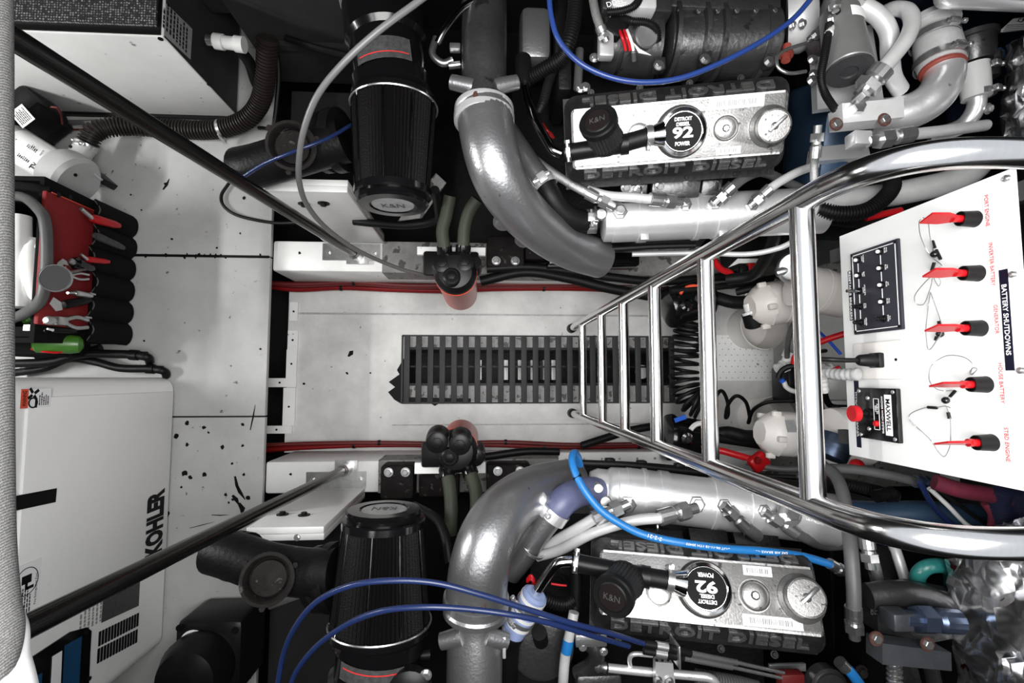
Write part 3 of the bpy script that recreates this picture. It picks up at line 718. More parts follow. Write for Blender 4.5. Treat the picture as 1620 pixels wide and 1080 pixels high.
# edges of the hatch rim next to the camera
tw_ = MB().tube([P(-9, -120, 1.88), P(-9, 300, 1.88), P(-9, 650, 1.88), P(-7, 850, 1.88), P(0, 950, 1.885), P(6, 1000, 1.89), P(-10, 1060, 1.9), P(-60, 1150, 1.9)], .0165, 16)
tag(tw_.build('woven_trim', 'woven_grey'), 'grey woven padding along the hatch rim above the tool bag', 'trim')
wt = MB().tube([P(-4, 985, 1.87), P(-2, 1010, 1.88), P(-6, 1050, 1.885), P(0, 1100, 1.89), P(10, 1180, 1.89)], lambda t: .022 + .01 * t, 16)
tag(wt.build('padded_wrap', 'paper'), 'white padded wrap at the corner of the hatch rim', 'padding')
e0 = PX(1608, 235, .83); e1 = PX(1632, 560, .83)
tag(MB().tube([V((.826, py1 + .04, pz1 + .022)), V((.826, .1, pz1 + .024)), V((.826, py0 - .03, pz1 + .024))], .017, 14).build('woven_trim', 'woven_grey'), 'dark grey woven edge padding along the top of the switch panel', 'trim')
# ================================================================== generator
GX = P(270, 700, DZ + .02).x
def pg_(px, py, l=0.0): return PX(px, py, GX) + V((l, 0, 0))
gyt = P(277, 597, DZ).y; gyb = P(246, 1022, DZ).y
gzt = 1.06
gen = thing('generator', 'white boxed diesel generator with black lettering on its door', 'generator', (GX - .3, (gyt + gyb) / 2, DZ))
GR = V((0, 1, 0)); GN = V((1, 0, 0))
gb = MB()
# body with rounded upright corners
rc = .05; prof = []
for (cx, cy, a0) in ((GX - rc, gyt - rc, 0), (GX - .6 + rc, gyt - rc, 90), (GX - .6 + rc, gyb + rc, 180), (GX - rc, gyb + rc, 270)):
    for k in range(6):
        a = math.radians(a0 + 18 * k); prof.append(V((cx + rc * math.cos(a), cy + rc * math.sin(a), DZ + .02)))
gb.prism(prof, (0, 0, gzt - DZ - .02)); gb.build('housing', 'enamel_white', gen)
MB().bb((GX - .58, gyb + .02, DZ), (GX - .02, gyt - .02, DZ + .03)).build('base_skid', 'cast_dark', gen)
dy = gyt - .055; dyb = pg_(150, 935).y
door = MB().cbox((GX + .003, (dy + dyb) / 2, (DZ + .028 + gzt - .05) / 2), (.010, dy - dyb, gzt - .05 - DZ - .028), ch=.004).build('door', 'enamel_white', gen)
XD = GX + .0082
def pd(px, py): return PX(px, py, XD)
a = pd(24, 806); b = pd(88, 775); c4 = [pd(22, 808), pd(25, 784), pd(89, 772), pd(87, 794)]
MB().prism(c4, (.002, 0, 0)).build('recessed_handle', 'print_black', door, flat=True, label='black recessed door handle')
k0 = pd(240, 880); k1 = pd(250, 775)
text('lettering', 'KOHLER', 'print_black', door, V((XD, (k0.y + k1.y) / 2, pd(245, 830).z)), GR, UP, h=abs(pd(231, 830).z - pd(258, 830).z), w=abs(k1.y - k0.y), ext=.0008, bold=.055)
def sticker(parent, corners, m='label_white', t=.0008, nrm=GN, name='sticker'):
    return MB().prism(corners, nrm * t).build(name, m, parent, flat=True)
def lines(parent, c0, right, up, w, h, n, m='print_black', name='small_print', ragged=.35, fill=.45):
    """rows of illegible fine print as thin raised strips"""
    b = MB(); right = V(right).normalized(); up = V(up).normalized(); nn = right.cross(up)
    for i in range(n):
        y = h * (1 - (i + .5) / n); x = 0; L = w * (1 - random.random() * ragged)
        while x < L:
            ww = min(random.uniform(.06, .2) * w, L - x)
            b.box(V(c0) + right * (x + ww / 2) + up * y + nn * .0002, (ww * .9, h / n * fill, .0004), (right, up, nn)); x += ww + w * .02
    return b.build(name, m, parent, flat=True)
# warning sticker with orange bar
s0 = pd(32, 645); s1 = pd(81, 614)
zt, zb_ = pd(32, 630).z, pd(80, 630).z; yl, yr = pd(50, 645).y, pd(50, 615).y
st = MB().bb((XD, yl, zb_), (XD + .0008, yr, zt)).build('sticker', 'label_white', door, flat=True)
MB().bb((XD + .0008, yl, zt - (zt - zb_) * .24), (XD + .0012, yr, zt)).build('sticker_bar', 'sticker_orange', st, flat=True)
text('lettering', 'WARNING', 'print_black', st, V((XD + .0012, (yl + yr) / 2, zt - (zt - zb_) * .12)), GR, UP, h=.012, w=(yr - yl) * .8, ext=.0003, bold=.02)
zz = zt - (zt - zb_) * .40
for yy, s in ((yl + (yr - yl) * .27, 0), (yl + (yr - yl) * .72, 1)):
    b = MB()
    if s:
        for aa in range(4):
            d = V((0, math.cos(aa * PI / 2 + .6), math.sin(aa * PI / 2 + .6))); b.box(V((XD + .001, yy, zz)) + d * .012, (.0006, .016, .008), (V((1, 0, 0)), d, V((1, 0, 0)).cross(d)))
    else:
        b.ring((XD + .001, yy, zz), (1, 0, 0), .013, .0022, 18, 5); b.box((XD + .001, yy - .004, zz - .01), (.0006, .02, .007))
    b.build('hazard_symbol', 'print_black', st, flat=True)
lines(st, V((XD + .0009, yl + .006, zb_ + .006)), GR, UP, yr - yl - .014, (zt - zb_) * .36, 5)
# fire port sticker
c4 = [pd(18, 1002), pd(14, 900), pd(63, 881), pd(56, 965)]
yl, yr = pd(35, 975).y, pd(35, 893).y; zt, zb_ = pd(12, 940).z, pd(62, 930).z
st = MB().bb((XD, yl, zb_), (XD + .0008, yr, zt)).build('sticker', 'label_white', door, flat=True)
MB().bb((XD + .0008, yl, zt - (zt - zb_) * .2), (XD + .0012, yr, zt)).build('sticker_bar', 'sticker_orange', st, flat=True)
text('lettering', 'WARNING', 'print_black', st, V((XD + .0012, yl + (yr - yl) * .4, zt - (zt - zb_) * .1)), GR, UP, h=.010, w=(yr - yl) * .4, ext=.0003, bold=.02)
cc = V((XD + .001, yr - .05, (zt + zb_) / 2 - .005))
MB().ring(cc, (1, 0, 0), .036, .0012, 30, 5).build('pictogram', 'print_black', st)
b = MB(); b.box(cc + V((0, .006, 0)), (.0006, .022, .03)); b.box(cc + V((0, -.012, .0)), (.0006, .02, .008)); b.box(cc + V((0, -.018, -.012)), (.0006, .008, .022)); b.build('pictogram', 'print_black', st, flat=True)
text('lettering', 'Fire Extinguisher Port', 'print_black', st, V((XD + .0009, (yl + yr) / 2 - .01, zb_ + .012)), GR, UP, h=.009, w=(yr - yl) * .6, ext=.0003)
lines(st, V((XD + .0009, yl + .005, zb_ + .026)), GR, UP, (yr - yl) * .5, (zt - zb_) * .48, 6)
# right part of the face: rating plate, two rows of louvres, control window
def gp(px, py, l=0): return PX(px, py, GX) + V((l, 0, 0))
np_ = [gp(160, 985), gp(163, 944), gp(221, 918), gp(219, 958)]
MB().prism(np_, (.0012, 0, 0)).build('rating_plate', 'label_dark', gen, flat=True)
lines(gen, gp(162, 983) + V((.0013, .006, .004)), GR, UP, .09, .10, 6, 'print_grey', 'small_print')
for r in range(2):
    a0, a1 = (gp(157, 1008 + 2), gp(217, 980)) if r == 0 else (gp(155, 1037), gp(215, 1006))
    ln = abs(gp(158, 1022).y - gp(158, 1000).y)
    for i in range(14):
        c = a0.lerp(a1, i / 13)
        MB().box((GX + .001, c.y + .0, c.z), (.004, ln, .0075)).build('louvre_slot', 'print_black', gen, flat=True)
wv = [(6, 1080), (14, 1062), (110, 999), (136, 992), (143, 998), (141, 1030), (138, 1100), (60, 1150), (0, 1180)]
win = MB().prism([gp(x, y) for x, y in wv], (.004, 0, 0)).build('control_window', 'black_gloss', gen, flat=True)
wi = [(100, 1021), (127, 1006), (125, 1040), (122, 1100), (96, 1100)]
MB().prism([gp(x, y, .004) for x, y in wi], (.001, 0, 0)).build('blue_field', 'blue_panel', win, flat=True)
wi = [(45, 1075), (64, 1064), (62, 1100), (40, 1110)]
MB().prism([gp(x, y, .004) for x, y in wi], (.001, 0, 0)).build('blue_field', 'blue_panel', win, flat=True)
wi = [(80, 1038), (95, 1029), (92, 1100), (76, 1110)]
lb = MB().prism([gp(x, y, .005) for x, y in wi], (.001, 0, 0)).build('window_label', 'label_white', win, flat=True)
for px, py in ((28, 1059), (134, 1000), (139, 1073)):
    MB().disc(gp(px, py, .004), GN, .006, .003, 12).build('screw', 'cast_dark', win)
# soot on the foot of the housing
for px, py, r in ((272, 650, .012), (274, 665, .008), (273, 675, .016), (268, 740, .008)):
    pass
# ================================================================== air conditioner box
ax1 = P(379, 186, DZ).x; ay0 = P(300, 186, DZ).y; azt = PX(258, 56, ax1).z
ac = thing('air_conditioner', 'white boxed air conditioner with mesh filter top standing on deck', 'air conditioner', (ax1 - .4, ay0 + .3, DZ))
MB().cbox((ax1 - .42, ay0 + .30, (DZ + .02 + azt) / 2), (.84, .60, azt - DZ - .02), ch=.003).build('casing', 'white_paint', ac)
MB().bb((ax1 + .0005, ay0 + .004, DZ + .03), (ax1 + .002, ay0 + .598, azt - .004)).build('side_shade', 'grey_paint_and_shade', ac)  # dark sheet over the white casing: shade painted on this side
MB().bb((ax1 - .80, ay0 - .010, DZ), (ax1 - .01, ay0 + .58, DZ + .019)).build('base', 'black_rubber', ac)
f0 = P(250, 44, azt)
fx1, fy0 = f0.x, f0.y
fz = azt
MB().bb((ax1 - .83, ay0 + .006, azt), (ax1 - .006, ay0 + .59, azt + .004)).build('gasket', 'black_rubber', ac)
MB().bb((ax1 - .81, fy0, azt + .003), (fx1, ay0 + .57, azt + .012)).build('filter_screen', 'filter_mesh', ac)
for px, py in ((254, 61), (331, 133)):
    MB().disc(PY(px, py, ay0), (0, -1, 0), .008, .003, 12).build('screw', 'print_black', ac)
def pa(px, py): return PX(px, py, ax1 + .002)
lbq = [pa(262, 5), pa(259, 55), pa(301, 94), pa(304, 46)]
ap = MB().prism(lbq, (.001, 0, 0)).build('rating_plate', 'label_grey', ac, flat=True)
lines(ap, V((ax1 + .0032, lbq[1].y + .02, lbq[2].z + .02)), GR, UP, .10, .16, 9, 'print_black')
# plumbing at its side
t = thing('pipe_tee', 'white plastic pipe tee beside the air conditioner', 'pipe fitting', P(355, 65, .7))
MB().cyl(P(328, 63, .72), P(345, 65, .72), .018).build('nipple', 'steel', t)
MB().lathe(P(340, 65, .72), P(378, 70, .72) - P(340, 65, .72), [(0, .026), (.03, .026), (.03, .022), (.07, .022), (.07, .027), (.10, .027)], 20).build('tee', 'pvc', t)
t = thing('side_controller', 'dark grey controller box with warning label beside the air conditioner', 'box', (ax1 + .06, ay0 + .35, DZ + .3))
MB().cbox((ax1 + .055, ay0 + .45, .70), (.10, .36, .22), ch=.01).build('case', 'grey_paint_and_shade', t)
MB().bb((ax1 + .1055, ay0 + .33, .66), (ax1 + .107, ay0 + .42, .80)).build('sticker', 'label_dark', t, flat=True)
MB().bb((ax1 + .107, ay0 + .34, .76), (ax1 + .108, ay0 + .41, .79)).build('sticker_bar', 'red_dark', t, flat=True)
t = tag(MB().tube([P(378, 78, .66), P(395, 100, .60), P(405, 130, .5), P(418, 150, .42)], .02, 12).build('drain_hose', 'black_rubber'), 'black hose dropping behind the air conditioner', 'hose')
tag(MB().tube([P(385, -40, .8), P(420, 20, .6), P(440, 100, .5), P(437, 170, .42), P(428, 230, .36)], .009, 8).build('cable', 'black_rubber'), 'thin black cable running down the dark bulkhead', 'cable')
# hull side panels behind the port filter, faintly lit
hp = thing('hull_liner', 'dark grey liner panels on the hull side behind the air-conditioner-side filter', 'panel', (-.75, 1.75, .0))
MB().bb((-.90, 1.30, .25), (-.25, 1.34, 1.0)).build('liner_board', 'grey_paint_and_shade', hp)
MB().bb((-.88, 1.10, .10), (-.25, 1.32, .14)).build('liner_shelf', 'grey_paint_and_shade', hp)
MB().bb((-.88, 1.28, .5), (-.27, 1.30, .53)).build('batten', 'grey_paint_and_shade', hp)
MB().tube([P(452, 60, .6), P(500, 75, .62), P(560, 90, .7)], .012, 8).build('tied_cable', 'black_rubber', hp)
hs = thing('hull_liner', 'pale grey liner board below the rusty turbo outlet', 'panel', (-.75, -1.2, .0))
MB().cbox((-.70, -1.05, .16), (.38, .9, .03), ch=.004).build('liner_board', 'grey_paint_and_shade', hs)
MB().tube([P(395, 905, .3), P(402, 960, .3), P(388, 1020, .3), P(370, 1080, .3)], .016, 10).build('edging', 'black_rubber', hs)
# ================================================================== corrugated hose with its blower
ch_ = thing('corrugated_hose', 'brown-black corrugated duct hose running along the foot of the air conditioner', 'hose', P(270, 200, DZ))
hpth = [P(139, 226, .44), P(148, 210, .44), P(170, 202, .42), P(205, 199, .40), P(260, 203, .375), P(320, 206, .375), P(360, 201, .39), P(392, 187, .42), P(412, 160, .47), P(420, 120, .55), P(424, 60, .66)]
MB().tube(hpth, .033, 18, ribs=.0125, rib=.15).build('duct', 'brown_hose', ch_)
clamp(ch_, P(350, 204, .385), P(360, 201, .39) - P(340, 205, .385), .036, .012, 'zinc', side=(0, -1, .2))
clamp(ch_, P(136, 232, .44), P(145, 214, .44) - P(136, 232, .44), .036, .020, 'zinc', side=(0, 0, 1))
bw = thing('bilge_blower', 'white in-line bilge blower with printed label beside the tool bag', 'blower', P(90, 270, DZ))
p0 = P(30, 230, .50); p1 = P(104, 277, .50); dd = (p1 - p0).normalized()
MB().lathe(p0 - dd * .05, dd, [(0, .05), (.01, .066), (.20, .066), (.215, .05)], 28).build('motor', 'motor_white', bw)
c = P(115, 272, .45)
MB().lathe(p1 - dd * .03, dd, [(0, .09), (.02, .098), (.075, .098), (.09, .085)], 28).build('volute', 'motor_white', bw)
MB().cyl(P(118, 255, .45), P(138, 230, .44), .040, .036).build('outlet_neck', 'motor_white', bw)
MB().cbox(P(153, 278, .40), (.075, .025, .14), (V((.75, -.65, 0)).normalized(), V((.65, .75, 0)).normalized(), UP), .003).build('foot_bracket', 'black_plastic', bw)
MB().cbox(P(150, 275, .47), (.07, .008, .012), (V((.75, -.65, 0)).normalized(), V((.65, .75, 0)).normalized(), UP), .002).build('foot_rail', 'motor_white', bw)
# label wrapped on the motor
x_, y_, a_ = frame(dd)
lb = MB(); n = 14; seglen = .155
vs = []
oL = p0 + dd * .01
for k in range(n + 1):
    th = math.radians(20 + 140 * k / n)
    rad = (x_ * math.cos(th) + UP.cross(x_).normalized() * 0 + UP * math.sin(th))
    rad = rad - dd * rad.dot(dd); rad.normalize()
    vs += [oL + rad * .0668, oL + dd * seglen + rad * .0668]
lb.add(vs, [(2 * k, 2 * k + 1, 2 * k + 3, 2 * k + 2) for k in range(n)])
lab = lb.build('label_wrap', 'label_white', bw)
rt_ = V((-dd.y, dd.x, 0)); rt_ = -rt_ if rt_.y < 0 else rt_
top = p0 + UP * .0672
text('lettering', 'TW', 'print_black', bw, top + dd * .150 - rt_ * .022 + UP * -.003, rt_, -dd, h=.022, w=.04, ext=.0006, bold=.03)
text('lettering', 'TRANSWESTER', 'print_black', bw, top + dd * .145 + rt_ * .022 - UP * .003, rt_, -dd, h=.006, w=.035, ext=.0006)
lines(bw, top + dd * .128 - rt_ * .03 - UP * .003, rt_, -dd, .07, .05, 7)
lines(bw, top + dd * .045 - rt_ * .02 - UP * .003, rt_, -dd, .05, .03, 4)
for q in ((112, 232), (120, 277), (103, 270)):
    MB().disc(P(*q, .548), UP, .006, .003, 10).build('screw', 'print_black', bw)
bm_ = thing('black_motor', 'black motor with small white label behind the bilge blower', 'motor', P(50, 190, DZ))
p0 = P(18, 206, .47); p1 = P(66, 170, .47); dd2 = (p1 - p0).normalized()
MB().cbox((p0 + p1) / 2, (.20, .10, .16), (dd2, UP.cross(dd2), UP), .02).build('case', 'black_plastic', bm_)
MB().cyl(P(45, 210, .40), P(75, 215, .40), .05, .045).build('end_bell', 'black_plastic', bm_)
ct = P(36, 184, .55)
MB().box(ct + UP * .002, (.055, .075, .0012), (dd2, UP.cross(dd2), UP)).build('label', 'label_white', bm_, flat=True)
lines(bm_, ct + UP * .003 - dd2 * .022 - UP.cross(dd2) * .03, UP.cross(dd2), -dd2, .06, -.044, 7)
MB().cbox((p0 + p1) / 2 - UP * .085, (.16, .10, .06), (dd2, UP.cross(dd2), UP), .01).build('mount', 'black_plastic', bm_)
MB().tube([P(80, 169, .5), P(92, 172, .49), P(98, 190, .44), P(96, 198, .40), P(80, 200, .37)], .004, 8).build('wire', 'red_dark', bm_)
tag(MB().tube([P(60, 195, .36), P(100, 194, .36), P(150, 193, .36), P(182, 191, .36)], .010, 8).build('pipe', 'dull_hose'), 'grey pipe lying along the foot of the air conditioner', 'pipe')
tag(MB().tube([P(90, 204, .345), P(130, 205, .345), P(170, 203, .345)], .004, 8).build('wire', 'red_dark'), 'dark red wire lying on deck below the blower hose', 'wire')

# ================================================================== tool bag
BX = P(186, 430, DZ + .1).x - .02                                     # face with the pockets
def pb(px, py, l=0.0): return PX(px, py, BX + l)
by1_, by0_ = .67, .115; bz1_ = PX(76, 430, BX).z
bag = thing('tool_bag', 'open black and red tool bag with outside pockets, on deck', 'tool bag', (BX - .2, .4, DZ))
b = MB()
ring_ = lambda x0, x1, y0, y1, z: [V((x0, y0, z)), V((x1, y0, z)), V((x1, y1, z)), V((x0, y1, z))]
o0 = ring_(BX - .42, BX - .01, by0_ + .02, by1_ - .02, DZ); o1 = ring_(BX - .40, BX - .03, by0_, by1_, bz1_)
i0 = ring_(BX - .40, BX - .03, by0_ + .04, by1_ - .04, DZ + .05); i1 = ring_(BX - .385, BX - .045, by0_ + .015, by1_ - .015, bz1_)
b.add(o0 + o1 + i1 + i0, [(0, 1, 5, 4), (1, 2, 6, 5), (2, 3, 7, 6), (3, 0, 4, 7), (4, 5, 9, 8), (5, 6, 10, 9), (6, 7, 11, 10), (7, 4, 8, 11), (8, 9, 13, 12), (9, 10, 14, 13), (10, 11, 15, 14), (11, 8, 12, 15), (12, 13, 14, 15), (0, 3, 2, 1)])
b.build('shell', 'black_fabric', bag)
rz0 = .50; ry0, ry1 = by0_ + .06, by1_ - .05
MB().cbox((BX - .015, (ry0 + ry1) / 2, (rz0 + bz1_) / 2), (.016, ry1 - ry0, bz1_ - rz0 + .02), (V((1, 0, .05)).normalized(), V((0, 1, 0)), V((-.05, 0, 1)).normalized()), .005).build('red_panel', 'red_fabric', bag, label='red canvas upper panel')
for y in (ry0 + .004, ry1 - .004):
    MB().box((BX - .004, y, (rz0 + bz1_) / 2), (.002, .003, bz1_ - rz0)).build('piping', 'sticker_orange', bag)
# pocket row: bulging pockets
npk = 6
for i in range(npk):
    ya = by0_ + .015 + (by1_ - by0_ - .03) * i / npk; yb = by0_ + .015 + (by1_ - by0_ - .03) * (i + 1) / npk
    zt = .545 + random.uniform(-.02, .025)
    b = MB(); vs = []; fs = []; n = 7; m = 5
    for j in range(m + 1):
        for k in range(n + 1):
            u = k / n; w = j / m
            bul = .028 * math.sin(PI * u) ** .6 * (.75 + .25 * math.sin(PI * w)) + .022
            vs.append(V((BX - .012 + bul, ya + (yb - ya) * u, DZ + .012 + (zt - DZ - .012 + .01 * math.sin(PI * u)) * w)))
    for j in range(m):
        for k in range(n): a0 = j * (n + 1) + k; fs.append((a0, a0 + 1, a0 + n + 2, a0 + n + 1))
    base = len(vs)
    for k in range(n + 1): vs.append(V((BX - .02, ya + (yb - ya) * k / n, zt - .03)))
    for k in range(n): fs.append((m * (n + 1) + k, m * (n + 1) + k + 1, base + k + 1, base + k))
    b.add(vs, fs); pk = b.build('pocket', 'black_fabric', bag, ang=60)
    MB().tube([V((BX + .008, ya + .006, zt - .002)), V((BX + .035, (ya + yb) / 2, zt + .006)), V((BX + .008, yb - .006, zt - .002))], .0022, 6).build('binding', 'dull_hose', pk)
    if i in (1, 2, 3):
        MB().box((BX + .012, ya, zt), (.006, .006, .03)).build('rivet_strip', 'zinc', pk)
# white print mark on the red panel
b = MB(); mk = [(91, 415), (99, 409), (105, 413), (108, 420), (100, 418), (97, 424), (90, 420)]
b.prism([pb(x, y, -.006) for x, y in mk], (.0015, 0, 0)); mk = [(98, 424), (104, 421), (106, 430), (101, 430)]
b.prism([pb(x, y, -.006) for x, y in mk], (.0015, 0, 0)); b.build('printed_mark', 'pvc', bag, flat=True)
for px, py in ((92, 308), (110, 312), (72, 523)):
    MB().disc(pb(px, py, -.006), GN, .008, .004, 12).build('rivet', 'cast_dark', bag)
# tubular handle frame and webbing straps
hz = .78
MB().tube([P(10, 310, hz - .08), P(38, 312, hz - .05), P(60, 330, hz), P(71, 350, hz + .02), P(74, 400, hz + .02), P(71, 450, hz + .02), P(62, 478, hz), P(40, 495, hz - .05), P(10, 508, hz - .08)], .016, 14).build('handle', 'dull_hose', bag)
MB().tube([P(0, 291, .74), P(50, 296, .73), P(80, 302, .71)], .014, 10).build('strap', 'black_fabric', bag)
MB().cbox(P(42, 525, .66), (.14, .035, .02), ch=.004).build('strap', 'black_fabric', bag)
MB().box(P(44, 518, .675), (.02, .02, .01)).build('buckle', 'steel', bag)
MB().cbox(P(70, 548, .50), (.20, .075, .20), ch=.02).build('side_pocket', 'black_fabric', bag)
# contents, each its own thing
def roll(label, a, b2, z, r, m='paper'):
    p0 = P(*a, z); p1 = P(*b2, z)
    t = thing('paper_roll', label, 'paper roll', (p0 + p1) / 2)
    d = p1 - p0
    MB().lathe(p0, d, [(0, r * .55), (0, r), (d.length * .5, r * 1.05), (d.length, r * .97), (d.length, r * .5)], 20).build('roll', m, t)
roll('long white paper roll standing in the open tool bag', (30, 342), (28, 486), .70, .034)
b = MB(); pts = [P(52, 380, .68), P(48, 420, .70), P(52, 460, .70), P(56, 480, .67)]
b.tube(pts, lambda t: .024 + .008 * math.sin(6 * t), 12)
b.sphere(P(60, 400, .69), .03, 12, (.7, 1.2, .6)); tag(b.build('rag_bundle', 'paper'), 'crumpled white rag beside paper roll in tool bag', 'rag')
im = thing('inspection_mirror', 'round inspection mirror leaning on the tool bag', 'mirror', P(87, 440, .72))
cm = P(88, 440, .86); nm_ = (CAM - cm).normalized() * .6 + V((0, .1, .8))
MB().lathe(cm, nm_, [(-.004, .042), (.004, .042), (.004, .039), (.002, .039)], 30).build('rim', 'steel', im)
MB().disc(cm + nm_.normalized() * .0022, nm_, .039, .0008, 30).build('glass', 'clear_glass', im)
MB().cyl(cm + V((.03, .02, -.01)), pb(140, 425, .02), .004, seg=8).build('stem', 'steel', im)
def hand_tool(name, label, cat, a, b_, r, m, tip=None, tipm='steel', l=.03, kind='bar'):
    p0 = pb(*a, l); p1 = pb(*b_, l); d = (p1 - p0)
    t = thing(name, label, cat, p0)
    L = d.length
    if kind == 'plier':
        x_, y_, a_ = frame(d)
        for s in (-1, 1):
            MB().tube([p0 + V((0, s * r * .3, 0)), p0.lerp(p1, .5) + V((0, s * r * 1.3, 0)), p1 + V((0, s * r * .9, 0))], r * .55, 8).build('handle', m, t)
        MB().cbox(p0 - d.normalized() * .012, (r * 2, r * 1.6, .04), (y_, x_, d.normalized()), .003).build('jaw', tipm, t)
    else:
        MB().lathe(p0, d, [(0, r * .7), (L * .1, r), (L * .8, r * .9), (L, r * .6)], 12).build('grip', m, t)
        if tip:
            q = pb(*tip, l); MB().cyl(p0, q, r * .5, r * .4, 10).build('blade', tipm, t)
    return t
hand_tool('box_cutter', 'red utility knife in a tool bag pocket', 'knife', (145, 345), (188, 357), .016, 'red_plastic', (128, 330), 'steel', .055)
hand_tool('multi_tool', 'dark folding tool lying over a tool bag pocket', 'tool', (150, 372), (195, 392), .014, 'label_dark', None, 'steel', .06)
hand_tool('screwdriver', 'red screwdriver in a middle pocket of the tool bag', 'screwdriver', (138, 410), (172, 414), .011, 'red_plastic', (128, 402), 'zinc', .05)
hand_tool('tape_measure', 'chrome and black tape measure in a tool bag pocket', 'tape measure', (116, 415), (145, 425), .022, 'black_gloss', (112, 412), 'zinc', .035)
hand_tool('adjustable_wrench', 'chrome wrench head poking from a tool bag pocket', 'wrench', (112, 436), (140, 438), .008, 'zinc', (106, 434), 'zinc', .04, 'plier')
hand_tool('socket_driver', 'chrome socket driver in a lower tool bag pocket', 'driver', (118, 463), (145, 468), .011, 'zinc', (107, 463), 'zinc', .035)
hand_tool('putty_knife', 'putty knife with dark handle in the tool bag', 'knife', (100, 482), (142, 474), .015, 'cast_dark', None, 'steel', .03)
MB_ = MB().prism([pb(78, 480, .035), pb(84, 470, .035), pb(96, 478, .035), pb(98, 490, .035), pb(88, 492, .035)], (.002, 0, 0)); MB_.build('blade', 'zinc', bpy.data.objects['putty_knife'], flat=True)
hand_tool('pliers', 'grey slip joint pliers laid over lower red panel of the tool bag', 'pliers', (100, 508), (138, 512), .014, 'steel', None, 'steel', .03, 'plier')
hand_tool('chisel', 'grey flat chisel beside pliers in the tool bag', 'chisel', (72, 506), (105, 510), .014, 'label_grey', None, 'steel', .02)
hand_tool('torch', 'white tipped pen torch in the lowest pocket of the tool bag', 'torch', (84, 522), (120, 524), .008, 'cast_dark', (75, 520), 'paper', .03)
t = thing('spray_bottle', 'green plastic bottle strapped to end of the tool bag', 'bottle', P(78, 545, .55))
p0 = P(52, 543, .62); p1 = P(104, 544, .58)
MB().lathe(p0, p1 - p0, [(0, .020), (.01, .032), (.10, .034), (.125, .030), (.135, .015)], 20).build('body', 'green_plastic', t)
MB().tube([P(50, 552, .60), P(70, 556, .62), P(95, 557, .60), P(108, 548, .58), P(106, 536, .58)], .004, 8).build('elastic_cord', 'red_plastic', t)
t = thing('green_glove', 'bright green glove tucked under the tool bag handle', 'glove', P(50, 506, .65))
for i, (x, y) in enumerate(((40, 508), (50, 505), (58, 503))):
    MB().tube([P(x, y, .66), P(x + 6, y - 3, .67), P(x + 11, y - 6, .66)], .010, 8).build('finger', 'green_plastic', t)
t = thing('chrome_socket', 'round chrome socket lying beside the green bottle', 'socket', P(38, 550, .55))
MB().lathe(P(40, 551, .56), (0, 0, 1), [(0, .022), (.03, .022), (.03, .014), (.01, .012)], 20).build('body', 'steel', t)
# hoses between bag and generator
for pts, r, lab in (([(20, 575), (80, 572), (130, 560), (190, 560), (214, 561)], .016, 'black hose with elbow passing behind the tool bag'), ([(20, 590), (70, 582), (110, 567), (150, 572), (190, 582), (240, 583)], .015, 'black fuel hose along the top edge of the generator')):
    t = thing('rubber_hose', lab, 'hose', P(*pts[2], .36))
    hz_ = .425 if r > .0155 else .375
    MB().tube([P(x, y, hz_) for x, y in pts], r, 12).build('hose', 'black_rubber', t)
    e = pts[-1]
    MB().lathe(P(e[0] - 8, e[1], hz_), P(e[0] + 10, e[1] + 1, hz_) - P(e[0] - 8, e[1], hz_), [(0, r * 1.25), (.03, r * 1.25), (.03, r), (.06, r)], 14).build('collar', 'cast_dark', t)
    MB().tube([P(e[0] + 6, e[1] + 1, hz_), P(e[0] + 16, e[1] + 3, hz_), P(e[0] + 22, e[1] + 6, hz_ - .015), P(e[0] + 23, e[1] + 10, .35), P(e[0] + 23, e[1] + 11, .33)], r * 1.0, 12).build('elbow', 'cast_dark', t)
t = thing('strap_pipe', 'dark pipe under tool bag beside generator top', 'pipe', P(120, 545, .36))
MB().tube([P(60, 562, .37), P(130, 558, .37), P(160, 552, .36)], .02, 10).build('pipe', 'black_rubber', t)
# ================================================================== black unit in front of the generator
bu = thing('black_pump', 'black square based pump with white labels in front of the generator', 'pump', P(330, 1040, DZ))
q0 = P(274, 984, DZ + .22); q1 = P(384, 984, DZ + .22)
w = q1.x - q0.x; cx = (q0.x + q1.x) / 2
MB().cbox((cx, q0.y - w * .55, DZ + .11), (w, w * 1.1, .22), ch=.03).build('base', 'black_plastic', bu)
MB().lathe((cx - .02, q0.y - w * .62, DZ + .22), (0, 0, 1), [(0, w * .5), (.04, w * .5), (.10, w * .40), (.12, w * .2), (.121, .01)], 32).build('dome', 'black_plastic', bu)
MB().lathe(P(305, 1017, DZ + .224), (0, 0, 1), [(0, .045), (.001, .045)], 24).build('round_label', 'label_white', bu)
text('lettering', 'C', 'print_black', bu, P(305, 1017, DZ + .2255), (1, .1, 0), (0, 1, 0), h=.02, ext=.0004)
lq = [P(338, 1055, DZ + .225), P(352, 1042, DZ + .225), P(357, 1062, DZ + .225), P(350, 1090, DZ + .225), P(340, 1090, DZ + .225)]
MB().prism(lq, (0, 0, .03)).build('side_label', 'label_grey', bu, flat=True)
for px, py in ((372, 997), (284, 993)): bolt(bu, P(px, py, DZ + .22), UP, .008, 'cast_dark')
# loose cable on the deck near the pole
lc = [P(408, 202, .36), P(415, 202, .36), P(428, 205, .36), P(434, 212, .35), P(420, 230, .345), P(390, 250, .345), P(362, 290, .345), P(350, 310, .345), P(356, 328, .345), P(380, 342, .345), P(430, 352, .345), P(470, 352, .36), P(500, 350, .4)]
tag(MB().tube(lc, .0065, 10).build('loose_cable', 'black_rubber'), 'thin black cable looping over the white deck edge', 'cable')
